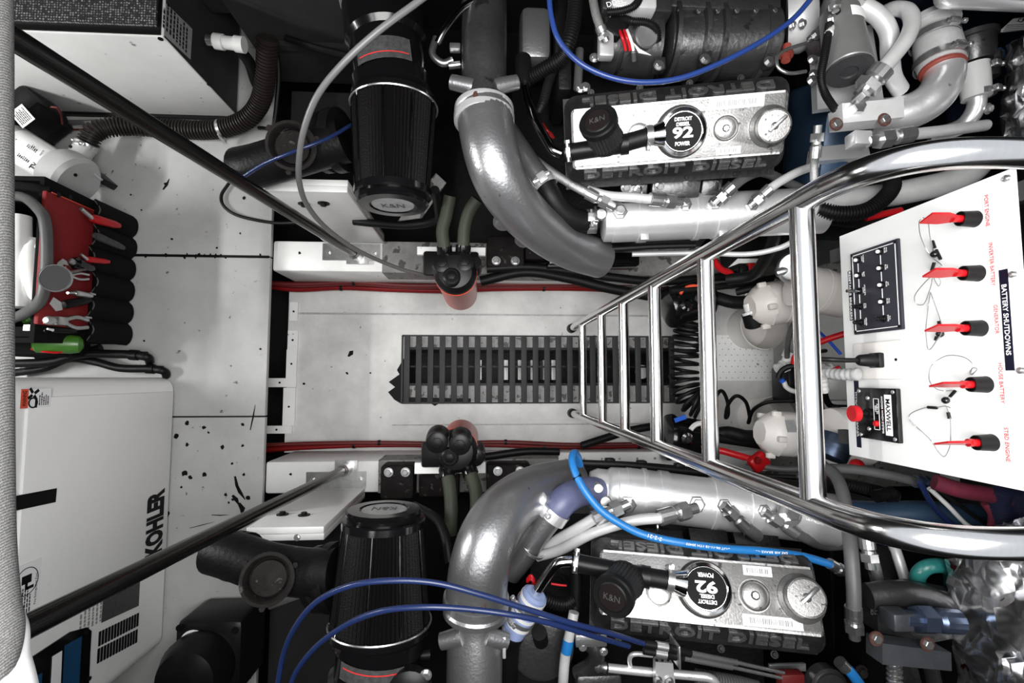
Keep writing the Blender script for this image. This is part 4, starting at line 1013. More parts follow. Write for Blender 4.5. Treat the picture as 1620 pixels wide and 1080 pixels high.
# ================================================================== engines
ENG = {}
def make_cover(eng, TL, TR, BR, BL, inner_up, spots):
    """rocker cover from the four corners of its bright top (pixels + height); v points away from the aisle"""
    a, b, c, d = P(*TL), P(*TR), P(*BR), P(*BL)
    o = (a + b + c + d) / 4
    u = ((b + c) - (a + d)) / 2; lu = u.length; u.normalize()
    vv = (a + b - c - d) / 2
    if not inner_up: vv = -vv
    vv = vv - u * vv.dot(u); lv = vv.length; vv.normalize()
    n = u.cross(vv)
    if n.z < 0: n = -n
    def L(x, y, h=0): return o + u * x + vv * y + n * h
    def at(px, py, h=0):
        w = hit(px, py, o + n * h, n) - o
        return w.dot(u), w.dot(vv)
    A, B = lu / 2, lv / 2
    def rloop(ea, eb, h, r, k=5):
        out = []
        for (sx, sy, a0) in ((1, 1, 0), (-1, 1, 90), (-1, -1, 180), (1, -1, 270)):
            for i in range(k):
                an = math.radians(a0 + 90 * i / (k - 1))
                out.append(L(sx * (ea - r) + r * math.cos(an), sy * (eb - r) + r * math.sin(an), h))
        return out
    loops = [rloop(A + .004, B + .004, -.004, .012), rloop(A + .014, B + .034, -.040, .03), rloop(A + .022, B + .040, -.048, .035), rloop(A + .022, B + .040, -.115, .035)]
    vs = sum(loops, []); m = len(loops[0]); fs = []
    for i in range(len(loops) - 1):
        for k in range(m): fs.append((i * m + k, i * m + (k + 1) % m, (i + 1) * m + (k + 1) % m, (i + 1) * m + k))
    fs.append(list(range(m))); fs.append([(len(loops) - 1) * m + k for k in range(m)])
    cov = MB().add(vs, fs).build('rocker_cover', 'cover_side', eng, label='cast rocker cover with raised lettering and caps')
    tl = [rloop(A, B, -.006, .008), rloop(A, B, -.001, .008), rloop(A - .002, B - .002, .0, .008)]
    vs = sum(tl, []); fs = []
    for i in range(2):
        for k in range(m): fs.append((i * m + k, i * m + (k + 1) % m, (i + 1) * m + (k + 1) % m, (i + 1) * m + k))
    fs.append([2 * m + k for k in range(m)])
    MB().add(vs, fs).build('top_plate', 'cover_metal', cov)
    # raised letters on both slopes
    for s in (1, -1):
        e0 = L(0, s * (B + .004), -.004); e1 = L(0, s * (B + .034), -.040); dn = (e1 - e0).normalized()
        mid = (e0 + e1) / 2
        # reader stands on that side: letter tops point up the slope
        right = u if s * (1 if inner_up else -1) < 0 else -u
        up = -dn
        nn = right.cross(up)
        outn = (n * .6 + vv * s * .6)
        text('lettering', 'DETROIT DIESEL', 'cover_metal' if (s > 0) == inner_up else 'cover_emboss', cov, mid + outn.normalized() * .0005, right, up, h=.030, w=lu * .90, ext=.005, bold=.02)
        MB().box(L(0, s * (B + .001), -.002), (lu - .01, .005, .005), (u, vv, n)).build('edge_bead', 'cover_metal', cov)
    at2 = lambda q, h=0: L(*at(q[0], q[1], h), h)
    S = spots
    # oil cap badge with its tapered neck
    cu_, cv_ = at(*S['badge'], .03); c0 = L(cu_, cv_, 0); R = S['badge_r']
    MB().lathe(c0, n, [(0, R * 1.04), (.006, R * 1.06), (.008, R), (.026, R), (.032, R * .96), (.034, R * .84), (.032, R * .80)], 40).build('badge_cap', 'chrome', cov)
    MB().lathe(c0 + n * .004, n, [(0, R * 1.07), (.004, R * 1.09), (.008, R * 1.07)], 36).build('badge_seal', 'black_rubber', cov)
    MB().disc(c0 + n * .0315, n, R * .78, .0015, 40).build('badge_disc', 'print_black', cov)
    br, bu_ = (u, vv) if inner_up else (-u, -vv * -1)
    br = u if inner_up else -u
    bu_ = vv
    for s_, h_, w_, off in (('DETROIT', R * .15, R * .72, .50), ('DIESEL', R * .15, R * .56, .30), ('92', R * .46, R * .86, -.04), ('POWER', R * .17, R * .62, -.48)):
        text('badge_lettering', s_, 'print_white', cov, c0 + n * .033 + bu_ * (R * off), br, bu_, h=h_, w=w_, ext=.0006, bold=.035)
    # neck + hose + breather tee
    nk = at2(S['neck'], .022); hz = at2(S['hose_end'], .030)
    dneck = (nk - (c0 + n * .018)).normalized()
    MB().lathe(c0 + n * .018 + dneck * R * .8, dneck, [(0, R * .55), (R * .55, R * .36), (R * .62, R * .36)], 20).build('badge_neck', 'chrome', cov)
    hp0 = c0 + n * .020 + dneck * (R * 1.25)
    clamp(cov, hp0 + dneck * .008, dneck, R * .40, .016, 'zinc', side=-bu_ if not inner_up else -bu_)
    tee = L(*at(*S['tee'], .03), .022)
    MB().tube([hp0, hp0.lerp(tee, .5), tee], R * .37, 16).build('breather_hose', 'black_rubber', cov)
    far = L(*at(*S['far'], .03), .02)
    d2 = (far - tee)
    MB().lathe(tee - d2.normalized() * .03, d2, [(0, R * .44), (.02, R * .44), (.02, R * .38), (d2.length + .03, R * .38)], 18).build('tee_hose', 'black_plastic', cov)
    clamp(cov, far - d2.normalized() * .01, d2, R * .40, .012, 'steel', side=n)
    # pleated breather filter
    tb = L(*at(*S['breather_base'], .02), .02); tc = S['breather_top']
    topz = tb.z + .075
    tp = P(*tc, topz); ax = tp - tb; Lx = ax.length; rb = S['breather_r']
    MB().lathe(tb - ax * .25, ax, [(0, rb * .55), (Lx * .3, rb * .55), (Lx * .3, rb * .98), (Lx * .36, rb * 1.0)], 22).build('breather_neck', 'black_rubber', cov)
    MB().lathe(tb + ax * .12, ax, [(0, rb * .95), (Lx * .68, rb * .90)], 60, rfun=lambda k, t: 1.0 if k % 2 else .90).build('breather_pleats', 'steel_pleat', cov, ang=10)
    MB().lathe(tb + ax * .78, ax, [(0, rb * .90), (.002, rb * 1.02), (.016, rb * 1.02), (.020, rb * .95), (.019, rb * .72), (.021, rb * .66), (.020, rb * .3)], 36).build('breather_cap', 'black_rubber', cov)
    MB().lathe(tb + ax * .78, ax, [(.0195, rb * .66), (.0215, rb * .64), (.0216, rb * .1)], 36).build('cap_badge', 'badge_brown', cov)
    text('badge_lettering', 'K&N', 'label_dark', cov, tb + ax * .78 + ax.normalized() * .0219, (u - ax.normalized() * u.dot(ax.normalized())), (ax.cross(u)), h=rb * .32, w=rb * .8, ext=.0004)
    # round boss, bolt seal, filler cap
    for q, r, nm_ in ((S['boss'], .030, 'boss'),):
        MB().lathe(at2(q), n, [(0, r), (.004, r), (.005, r * .9), (.003, r * .86), (.004, r * .78), (.0042, r * .3)], 32).build(nm_, 'cover_metal', cov)
    q = at2(S['seal']); r = S['seal_r']
    MB().lathe(q, n, [(0, r * 1.1), (.002, r * 1.1), (.002, r), (.010, r), (.012, r * .92), (.009, r * .86), (.011, r * .75), (.011, r * .3), (.007, r * .2)], 36).build('seal_washer', 'cover_metal', cov)
    MB().hexa(q + n * .006, n, r * .26, .008).build('seal_bolt', 'steel', cov)
    qb = at2(S['filler'], .0); q = qb; r = S['filler_r']
    MB().lathe(q, n, [(0, r * 1.25), (.004, r * 1.22), (.010, r * 1.02), (.03, r), (.034, r * .97), (.035, r * .90), (.033, r * .88), (.034, r * .05)], 40).build('filler_cap', 'cover_metal', cov)
    hd = (u * .75 + vv * .65 * (1 if inner_up else -1)).normalized()
    MB().cbox(q + n * .037 + hd * r * .18, (r * 1.25, r * .20, .010), (hd, n.cross(hd), n), .002).build('filler_handle', 'steel', cov)
    MB().lathe(q + n * .033, n, [(0, r * .25), (.005, r * .12)], 16).build('filler_hub', 'cover_metal', cov)
    # bar code stickers
    for (q0, w, h) in S['codes']:
        c_ = at2(q0)
        stk = MB().box(c_ + n * .0006, (w, h, .0008), (u, vv, n)).build('code_sticker', 'label_white', cov, flat=True)
        bm2 = MB(); x = -w * .38
        while x < w * .34:
            ww = random.choice((.0012, .002, .003)); bm2.box(c_ + u * (x + ww / 2) + n * .0012, (ww, h * .5, .0004), (u, vv, n)); x += ww + random.choice((.0012, .002))
        bm2.build('bar_code', 'print_grey', stk, flat=True)
    # cover hold-down skirt bolts
    for sx in (-.8, -.3, .2, .7):
        for s in (-1, 1):
            bolt(eng, L(sx * A, s * (B + .050), -.118), n, .006, 'cast_dark')
    # cylinder head and block under the cover
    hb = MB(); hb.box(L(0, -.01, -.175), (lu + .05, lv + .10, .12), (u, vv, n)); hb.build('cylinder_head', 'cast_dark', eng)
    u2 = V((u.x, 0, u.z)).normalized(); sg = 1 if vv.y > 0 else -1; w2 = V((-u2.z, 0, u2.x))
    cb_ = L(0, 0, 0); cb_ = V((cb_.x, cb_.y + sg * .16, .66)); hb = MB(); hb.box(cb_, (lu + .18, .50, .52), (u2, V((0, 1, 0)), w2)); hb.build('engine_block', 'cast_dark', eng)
    return dict(L=L, at=at, u=u, v=vv, n=n, A=A, B=B, cov=cov)

# ---- port engine (top of the picture)
ep = thing('engine', 'marine diesel engine on the air conditioner side, an arching blue cable over its cover', 'engine', (0.4, .85, .3))
CP = make_cover(ep, (907, 178, 1.22), (1245, 142, 1.32), (1238, 243, 1.265), (907, 264, 1.165), True, dict(
    badge=(1080, 208), badge_r=.058, neck=(1040, 213), hose_end=(1000, 220), tee=(975, 230), far=(893, 242), breather_base=(960, 226), breather_top=(945, 190), breather_r=.046,
    boss=(1010, 214), seal=(1147, 203), seal_r=.030, filler=(1218, 200), filler_r=.040, codes=[((1165, 162), .13, .026), ((1152, 238), .06, .018)]))
# ---- starboard engine
es = thing('engine', 'marine diesel engine on the generator side, a bright blue hose along its cover', 'engine', (0.4, -.8, .3))
CS = make_cover(es, (950, 872, 1.165), (1285, 899, 1.265), (1303, 1006, 1.32), (952, 968, 1.22), False, dict(
    badge=(1117, 930), badge_r=.058, neck=(1068, 920), hose_end=(1040, 916), tee=(1008, 909), far=(905, 888), breather_base=(990, 915), breather_top=(968, 945), breather_r=.048,
    boss=(1042, 937), seal=(1193, 942), seal_r=.033, filler=(1268, 946), filler_r=.043, codes=[((1198, 903), .065, .022), ((1222, 984), .13, .024)]))

def heat_ex(eng, a, b, r, bands, ports, z0, z1, name='oil_cooler'):
    p0 = P(*a, z0); p1 = P(*b, z1); d = (p1 - p0); n_ = d.normalized()
    he = MB().lathe(p0, d, [(0, r * .80), (.006, r * .95), (.03, r * .97), (.03, r), (d.length, r)], 40).build(name, 'silver_bright', eng, label='silver cylindrical oil cooler with strap bands')
    for t, w, m in bands:
        MB().band(p0 + d * t, n_, r, w, .004, 40).build('strap', m, he)
    out = []
    for (px, py, rr) in ports:
        # point on the cylinder seen at that pixel
        rd = ray(px, py).normalized(); best = None
        for k in range(400):
            q = CAM + rd * (0.8 + k * .003); w = q - p0; w = w - n_ * w.dot(n_)
            if w.length <= r: best = (q, w.normalized()); break
        if best is None: best = (P(px, py, (z0 + z1) / 2 + r), V((0, 0, 1)))
        q, nn = best
        b_ = MB(); b_.hexa(q - nn * .004, nn, rr * 1.45, .012); b_.hexa(q + nn * .008, nn, rr * 1.05, .012); b_.disc(q + nn * .02, nn, rr * .7, .008, 14)
        b_.build('port_nut', 'zinc', he, ang=20); out.append((q + nn * .026, nn))
    return he, p0, p1, n_, out
# ---------------------------------------------------------------- port engine side
he, hp0, hp1, hn, ports = heat_ex(ep, (952, 349), (1300, 333), .068, [(.18, .026, 'silver_bright'), (.43, .016, 'silver_bright'), (.53, .026, 'silver_bright')], [(980, 336, .016), (1083, 325, .014), (1130, 322, .014), (1190, 325, .012)], .95, 1.03)
for t in (.18, .53):
    MB().cbox(hp0.lerp(hp1, t) + V((0, -.06, .035)), (.024, .03, .012), ch=.002).build('strap_lug', 'silver_bright', he)
MB().lathe(P(951, 340, 1.0) , (-.2, -.1, 1), [(0, .018), (.012, .018), (.016, .014)], 18).build('drain_plug', 'zinc', ep)
def hose(eng, pts, r, m, ends=None, fr=None, name='hose', seg=14, ribs=None, fm='zinc'):
    o = MB().tube(PS(pts), r, seg, ribs=ribs).build(name, m, eng)
    for e in (ends or []):
        fitting(o, P(*e[0]), P(*e[1]), (fr or r), fm)
    return o
hose(ep, [(810, 215, .95), (838, 245, .98), (870, 270, 1.02), (905, 292, 1.05), (930, 306, 1.06)], .0125, 'braid', [((928, 305, 1.06), (972, 327, 1.055))], .014)
hose(ep, [(930, 300, 1.04), (960, 309, 1.06), (1000, 312, 1.08), (1030, 315, 1.09)], .013, 'grey_hose', [((1028, 315, 1.09), (1078, 320, 1.07))], .0145)
hose(ep, [(1270, 300, .98), (1232, 282, 1.02), (1205, 272, 1.06), (1180, 280, 1.10), (1158, 296, 1.12)], .014, 'dull_hose', [((1160, 294, 1.12), (1130, 322, 1.09))], .015, fm='steel')
hose(ep, [(1290, 262, 1.10), (1262, 272, 1.12), (1236, 286, 1.13), (1218, 298, 1.13)], .012, 'grey_hose', [((1220, 297, 1.13), (1188, 325, 1.09))], .0135)
# plates and bolts between cover and cooler
for x0, x1, y in ((985, 1022, 298), (1030, 1105, 292), (1108, 1140, 290)):
    a = P(x0, y + 10, 1.03); b = P(x1, y + 6, 1.045)
    MB().cbox((a + b) / 2, ((b - a).length, .05, .02), (CP['u'], V((0, .9, .43)), V((0, -.43, .9))), .003).build('side_plate', 'silver_dark', ep)
for px, py in ((990, 296), (1009, 301), (1043, 294), (1083, 288)):
    bolt(ep, P(px, py, 1.05), V((0, -.5, .87)), .010, 'steel')
for px, py in ((1012, 306), (1135, 296)):
    b = MB(); c = P(px, py, 1.06); b.ring(c, (1, 0, 0), .018, .003, 16, 6); b.build('lifting_link', 'steel', ep)
# charge air elbow
def elbow(eng, pts, r, m='silver_paint', ribs=None):
    return MB().tube(PS(pts), r, 32, n=10).build('air_elbow', m, eng, label='large silver painted air elbow')
e1 = elbow(ep, [(767, 178, 1.17), (770, 205, 1.18), (778, 245, 1.19), (792, 285, 1.17), (818, 325, 1.11), (855, 362, 1.02), (900, 392, .92), (950, 410, .84)], lambda t: .074 - .012 * t)
MB().lathe(P(766, 196, 1.17), P(766, 164, 1.16) - P(766, 196, 1.17), [(0, .074), (.004, .079), (.020, .080), (.026, .076), (.032, .079), (.045, .078), (.05, .070)], 36).build('clamp_band', 'silver_bright', e1)
for px, py, z in ((796, 352, 1.08), (829, 380, .97)):
    nn = (V((0, -.9, .35)))
    MB().lathe(P(px, py - 4, z), nn, [(0, .028), (.012, .028), (.013, .022), (.020, .022), (.022, .018)], 24).build('boss', 'silver_paint', e1)
MB().lathe(P(759, 196, 1.235), V((0, -.6, .8)), [(0, .011), (.012, .010), (.016, .006)], 14).build('weld_nub', 'silver_bright', e1)
tr = MB().lathe(P(766, 166, 1.15), P(766, 0, 1.13) - P(766, 166, 1.15), [(0, .058), (.06, .058), (.075, .060), (.30, .062)], 32).build('charge_pipe', 'silver_dark', ep)
for sx in (-1, 1):
    MB().cyl(P(766 + sx * 16, 138, 1.18), P(766 + sx * 52, 130, 1.17), .022, .019).build('cross_stub', 'silver_paint', ep)
MB().lathe(P(762, 160, 1.22), V((0, .2, 1)), [(0, .022), (.02, .022), (.022, .015)], 18).build('nut_boss', 'rust_red', ep)
# coolant pipe and black elbow to cooler
s1 = MB().tube(PS([(800, 205, .96), (822, 238, 1.0), (842, 268, 1.02), (858, 288, 1.03)]), .034, 24).build('coolant_pipe', 'silver_paint', ep)
clamp(ep, P(860, 291, 1.03), P(868, 303, 1.03) - P(852, 280, 1.02), .036, .03, 'silver_bright', side=(-.3, .2, 1))
s2 = MB().tube(PS([(860, 290, 1.03), (872, 312, 1.03), (890, 335, 1.01), (912, 348, .99), (940, 351, .97)]), .033, 24).build('rubber_elbow', 'black_rubber', ep)
clamp(ep, P(934, 350, .975), hn, .035, .022, 'zinc', side=(0, 0, 1))
clamp(ep, P(941, 350, .97), hn, .035, .008, 'steel', side=(0, .3, 1))
hose(ep, [(888, 362, .92), (895, 382, .90), (912, 392, .88), (960, 394, .88), (1030, 390, .90), (1100, 388, .92)], .009, 'black_rubber')
hose(ep, [(1000, 402, .80), (1100, 400, .84), (1180, 402, .9), (1230, 393, .94), (1262, 378, .98), (1300, 360, 1.0)], .0085, 'grey_hose')
# chrome breather tube
bt = MB().tube(PS([(830, 128, 1.10), (832, 148, 1.12), (845, 185, 1.15), (862, 218, 1.17), (874, 236, 1.18), (888, 243, 1.18)]), .0125, 16).build('breather_tube', 'chrome_dark', ep)
MB().lathe(P(829, 135, 1.11), P(826, 70, 1.06) - P(829, 135, 1.11), [(0, .018), (.02, .024), (.10, .024), (.10, .02)], 20).build('tube_boot', 'black_rubber', ep)
for i in range(2):
    hose(ep, [(852 + 6 * i, 196, 1.10), (860 + 5 * i, 206, 1.11), (868 + 4 * i, 212, 1.10), (876, 218, 1.09)], .004, 'red_cable')
hose(ep, [(880, 100, 1.12), (868, 130, 1.12), (860, 160, 1.13), (852, 178, 1.12)], .012, 'black_rubber', ribs=.006)
hose(ep, [(912, -20, 1.2), (908, 30, 1.19), (900, 65, 1.18), (888, 92, 1.16), (860, 110, 1.13), (835, 125, 1.1)], .018, 'black_rubber', ribs=.007)
# flywheel-end casings between air pipe and blower
MB().cbox(P(845, 70, 1.0), (.09, .16, .12), ch=.02).build('end_casing', 'silver_paint', ep)
MB().cbox(P(885, 95, 1.02), (.04, .30, .2), ch=.01).build('end_plate', 'cast_dark', ep)
MB().cyl(P(914, 140, 1.13), P(917, 80, 1.10), .012).build('stud_pipe', 'silver_paint', ep)
for px, py in ((918, 140), (926, 138), (940, 92)):
    bolt(ep, P(px, py, 1.15), UP, .009, 'steel')
# blower in the vee
bl = MB(); bx0 = P(1060, 60, 1.12).x; bx1 = P(1232, 60, 1.14).x; by_ = P(1100, 58, 1.13).y
cyl0 = V((bx0, by_ + .01, 1.07)); cyl1 = V((bx1, by_ + .01, 1.10))
blo = MB().lathe(cyl0, cyl1 - cyl0, [(0, .085), (.006, .095), (bx1 - bx0 - .006, .095), (bx1 - bx0, .09)], 36).build('blower_housing', 'silver_dark', ep, label='ribbed cast blower housing')
for px in (1062, 1106, 1133, 1200):
    x = P(px, 60, 1.12).x
    MB().band(V((x, by_ + .01, 1.085)), (1, 0, 0), .094, .012, .016, 36).build('rib', 'silver_dark', blo)
MB().cbox(P(1140, 8, 1.16), (bx1 - bx0 + .02, .05, .04), ch=.006).build('blower_flange', 'silver_dark', ep)
for i in range(6):
    q = P(1075 + i * 30, 18, 1.185); bolt(ep, q, UP, .007, 'steel', washer=False)
for px, py in ((1042, 104), (1115, 94), (1216, 98)):
    MB().cbox(P(px, py, 1.15), (.03, .035, .03), ch=.004).build('foot_lug', 'silver_dark', ep); bolt(ep, P(px, py, 1.165), UP, .010, 'steel')
MB().cbox(P(1000, 18, 1.16), (.19, .07, .10), ch=.008).build('governor_box', 'silver_dark', ep)
MB().cbox(P(1000, 10, 1.21), (.12, .045, .05), ch=.01).build('cover_lid', 'grey_hose', ep)
text('lettering', 'DDEC', 'print_white', ep, P(975, 4, 1.237), (1, .3, 0), (-.3, 1, 0), h=.014, ext=.0004)
dr = MB().lathe(P(945, 70, 1.10), P(1060, 75, 1.10) - P(945, 70, 1.10), [(0, .07), (.004, .08), (.05, .08), (.05, .072), (.06, .072), (.06, .085), (.165, .085)], 36).build('drive_housing', 'silver_dark', ep)
MB().cbox(P(958, 72, 1.185), (.04, .075, .03), ch=.006).build('sensor_block', 'silver_bright', ep)
hose(ep, [(935, -20, 1.22), (942, 20, 1.23), (950, 45, 1.23)], .011, 'braid_dark', [((949, 42, 1.23), (959, 66, 1.215))], .011)
MB().lathe(P(1016, 62, 1.17), V((.1, -.3, 1)), [(0, .032), (.03, .032), (.034, .028), (.033, .008)], 26).build('solenoid_cap', 'zinc', ep)
for (a, b_, m) in ((978, 0, 'red_plastic'), (985, 1, 'red_plastic'), (990, 2, 'pvc')):
    hose(ep, [(a + 2, 48, 1.20), (a + 6, 58, 1.21), (a + 10, 70, 1.20), (a + 12, 80, 1.19)], .0042, m, name='lead')
MB().cyl(P(1002, 82, 1.19), P(1003, 96, 1.17), .006).build('lead_terminal', 'zinc', ep)
MB().prism([P(1000, 66, 1.2), P(1012, 78, 1.2), P(1030, 88, 1.2), P(1010, 84, 1.2)], (0, 0, .002)).build('lead_tag', 'pvc', ep)
hose(ep, [(985, 30, 1.2), (1000, 34, 1.21), (1025, 37, 1.21), (1038, 48, 1.2), (1040, 66, 1.18)], .010, 'black_rubber', ribs=.005)
hose(ep, [(960, 20, 1.22), (985, 17, 1.23), (1005, 8, 1.24), (1015, -10, 1.24)], .009, 'black_rubber', ribs=.005)
MB().cbox(P(975, 42, 1.19), (.05, .06, .03), (V((.8, -.6, 0)), V((.6, .8, 0)), UP), .005).build('connector', 'black_plastic', ep)
# right end of blower: thermostat housing
MB().lathe(P(1245, 40, 1.14), P(1285, 30, 1.17) - P(1245, 40, 1.14), [(0, .075), (.03, .08), (.06, .07), (.075, .05)], 28).build('end_cover', 'grey_hose', ep)
MB().cyl(P(1260, 50, 1.15), P(1272, 38, 1.2), .02).build('end_spigot', 'grey_hose', ep)
for px, py in ((1268, 38), (1252, 40)):
    bolt(ep, P(px, py, 1.215), V((.4, -.2, .8)), .009, 'zinc')
MB().lathe(P(1243, 96, 1.17), P(1246, 60, 1.16) - P(1243, 96, 1.17), [(0, .012), (.015, .012), (.015, .018), (.025, .018), (.025, .011), (.05, .011)], 20).build('injector_line', 'gasket_red', ep)
hose(ep, [(1275, 113, 1.24), (1250, 116, 1.25), (1232, 108, 1.25), (1230, 90, 1.25), (1245, 78, 1.25), (1275, 68, 1.24), (1290, 60, 1.23)], .0045, 'steel', name='fuel_line')
# front gear end: dark blue casing under the filter
MB().cbox(P(1290, 215, 1.0), (.08, .30, .3), (CP['u'], CP['v'], CP['n']), .02).build('front_casing', 'blue_paint', ep)
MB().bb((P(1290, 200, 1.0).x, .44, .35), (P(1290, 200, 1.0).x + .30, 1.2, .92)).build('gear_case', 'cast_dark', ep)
# filter bracket, oil canister
pl_ = MB().prism([P(1279, 62, 1.20), P(1370, 48, 1.21), P(1388, 165, 1.22), P(1285, 180, 1.21)], (0, 0, .022)).build('bracket_plate', 'silver_bright', ep)
MB().prism([P(1276, 60, 1.19), P(1310, 55, 1.2), P(1318, 100, 1.21), P(1278, 98, 1.2)], (0, 0, .05)).build('bracket_ear', 'silver_dark', ep)
for px, py in ((1285, 95), (1284, 128), (1287, 118), (1290, 56)): bolt(ep, P(px, py, 1.245), UP, .009, 'steel')
c0 = P(1328, 22, 1.29); c1 = P(1343, 112, 1.33)
can = MB().lathe(c0, c1 - c0, [(0, .038), (.006, .046), (.10, .050), ((c1 - c0).length - .004, .053), ((c1 - c0).length, .05)], 36).build('oil_canister', 'grey_can', ep, label='grey oil filter canister')
dcan = (c1 - c0).normalized()
MB().lathe(c1, dcan, [(0, .052), (.004, .050), (.005, .02), (.001, .018), (.001, .004)], 32).build('canister_end', 'can_end', can)
xq, yq, _ = frame(dcan)
lbv = []; lbf = []
for k in range(7):
    th = math.radians(55 + 8 * k)
    rd = V((math.cos(th), 0, math.sin(th))); rd = (rd - dcan * rd.dot(dcan)).normalized()
    lbv += [c0 + dcan * .03 + rd * .0503, c0 + dcan * .062 + rd * .0512]
lbl = MB().add(lbv, [(2 * k, 2 * k + 1, 2 * k + 3, 2 * k + 2) for k in range(6)]).build('canister_label', 'label_white', can)
hose(ep, [(1312, 38, 1.33), (1309, 60, 1.34), (1304, 90, 1.34), (1299, 120, 1.33), (1304, 145, 1.32), (1318, 168, 1.30), (1328, 178, 1.28)], .0085, 'black_rubber', ribs=.004)
MB().cyl(P(1313, 45, 1.33), P(1311, 54, 1.34), .010).build('sensor_collar', 'pvc', ep); bolt(ep, P(1315, 31, 1.32), V((.3, -.3, .9)), .010, 'zinc')
hose(ep, [(1322, -10, 1.34), (1321, 10, 1.34), (1324, 20, 1.33)], .009, 'black_plastic', [((1318, -5, 1.345), (1322, 18, 1.345))], .010)
hose(ep, [(1303, 40, 1.2), (1295, 55, 1.18), (1285, 75, 1.15), (1320, -20, 1.2)][::-1], .016, 'dull_hose')
# two fat grey hoses
hose(ep, [(1345, 5, 1.30), (1368, 12, 1.31), (1392, 28, 1.31), (1406, 52, 1.30), (1408, 85, 1.28), (1412, 120, 1.25), (1424, 142, 1.22)], .021, 'grey_hose', [((1362, 12, 1.31), (1332, 2, 1.30))], .022)
hose(ep, [(1395, 22, 1.26), (1415, 14, 1.30), (1436, 18, 1.33), (1443, 36, 1.35), (1434, 62, 1.36), (1414, 88, 1.36), (1396, 110, 1.36)], .018, 'grey_hose', [((1398, 108, 1.36), (1360, 152, 1.33))], .021)
# large silver elbow with clamps
be = MB().tube(PS([(1380, 185, 1.18), (1415, 182, 1.20), (1450, 172, 1.22), (1480, 150, 1.24), (1494, 118, 1.24), (1488, 88, 1.24)]), .046, 32).build('water_elbow', 'silver_bright', ep, label='bright silver water elbow with double clamps')
axv = P(1478, 40, 1.22) - P(1492, 110, 1.24)
MB().lathe(P(1491, 112, 1.24), axv, [(0, .049), (.004, .052), (.012, .050)], 32).build('gasket', 'gasket_red', be)
MB().lathe(P(1490, 106, 1.24), axv, [(0, .052), (.03, .056), (.07, .054), (.10, .050)], 32).build('coupling_hose', 'grey_hose', be)
clamp(be, P(1486, 98, 1.24), axv, .056, .018, 'zinc', side=(0, -.2, 1)); clamp(be, P(1478, 62, 1.235), axv, .055, .018, 'zinc', side=(0, -.2, 1))
MB().lathe(P(1477, 52, 1.23), axv, [(0, .05), (.02, .05), (.02, .062), (.034, .062), (.034, .05), (.05, .04)], 32).build('pipe_flange', 'grey_hose', be)
# distribution block
mbk = MB().prism([P(1310, 180, 1.27), P(1404, 172, 1.28), P(1405, 201, 1.28), P(1312, 210, 1.27)], (0, 0, .05)).build('manifold_block', 'alu_block', ep)
for px, py in ((1322, 197), (1398, 190)):
    MB().disc(P(px, py, 1.325), UP, .016, .004).build('rusty_washer', 'rust_red', mbk); bolt(mbk, P(px, py, 1.328), UP, .010, 'zinc', .01, washer=False)
MB().hexa(P(1352, 172, 1.32), UP, .018, .02).build('adaptor', 'zinc', ep); MB().hexa(P(1354, 162, 1.325), V((.2, .3, 1)), .015, .03).build('adaptor', 'zinc', ep)
MB().cbox(P(1358, 222, 1.30), (.045, .035, .04), ch=.004).build('elbow_block', 'silver_bright', ep)
hose(ep, [(1400, 218, 1.31), (1440, 213, 1.30), (1500, 206, 1.28), (1560, 198, 1.25)], .014, 'grey_hose', [((1442, 212, 1.30), (1372, 224, 1.31))], .016)
hose(ep, [(1288, 285, 1.20), (1288, 260, 1.22), (1290, 245, 1.24)], .010, 'braid', [((1289, 250, 1.24), (1294, 198, 1.27))], .012)
MB().prism([P(1278, 240, 1.1), P(1360, 232, 1.1), P(1365, 255, 1.1), P(1275, 262, 1.1)], (0, 0, .03)).build('lower_plate', 'silver_bright', ep)
# second smaller riser
sp = MB().tube(PS([(1470, 215, 1.10), (1510, 205, 1.13), (1532, 190, 1.16), (1545, 165, 1.18), (1543, 140, 1.19)]), .022, 24).build('small_riser', 'silver_bright', ep)
ax2 = P(1535, 60, 1.2) - P(1545, 150, 1.19)
MB().lathe(P(1545, 155, 1.19), ax2, [(0, .034), (.09, .036)], 26).build('riser_hose', 'pvc', sp)
clamp(sp, P(1548, 150, 1.19), ax2, .036, .016, 'zinc', side=(.4, 0, 1)); clamp(sp, P(1546, 112, 1.19), ax2, .037, .016, 'zinc', side=(.4, 0, 1))
MB().lathe(P(1542, 100, 1.19), ax2, [(0, .04), (.03, .05), (.06, .05), (.062, .058), (.075, .058), (.078, .04)], 30).build('pump_flange', 'silver_dark', sp)
MB().lathe(P(1560, 125, 1.15), ax2, [(0, .03), (.06, .04)], 20).build('side_flange', 'silver_dark', sp)
bolt(sp, P(1562, 172, 1.19), V((.3, -.3, .9)), .010, 'zinc')
bolt(sp, P(1578, 88, 1.16), V((.3, -.3, .9)), .014, 'blue_paint')
# pipes running towards the switch panel
hose(ep, [(1290, 322, .98), (1380, 312, 1.0), (1450, 300, 1.03), (1510, 285, 1.06), (1545, 262, 1.08), (1556, 230, 1.08)], .036, 'grey_hose', seg=24, name='water_pipe')
hose(ep, [(1294, 330, 1.08), (1330, 338, 1.10), (1372, 332, 1.12), (1402, 310, 1.13), (1412, 290, 1.12), (1400, 272, 1.10)], .020, 'black_rubber', ribs=.0075, name='conduit')
hose(ep, [(1300, 345, 1.02), (1350, 350, 1.03), (1400, 344, 1.02)], .016, 'black_rubber', ribs=.0075, name='conduit')
hose(ep, [(1370, 345, 1.05), (1400, 338, 1.06), (1425, 333, 1.06)], .010, 'red_plastic', name='lead')
MB().lathe(P(1478, 250, 1.0), P(1420, 262, .98) - P(1478, 250, 1.0), [(0, .065), (.02, .07), (.03, .066), (.06, .066), (.06, .07), (.07, .07)], 30).build('pulley', 'black_rubber', ep)
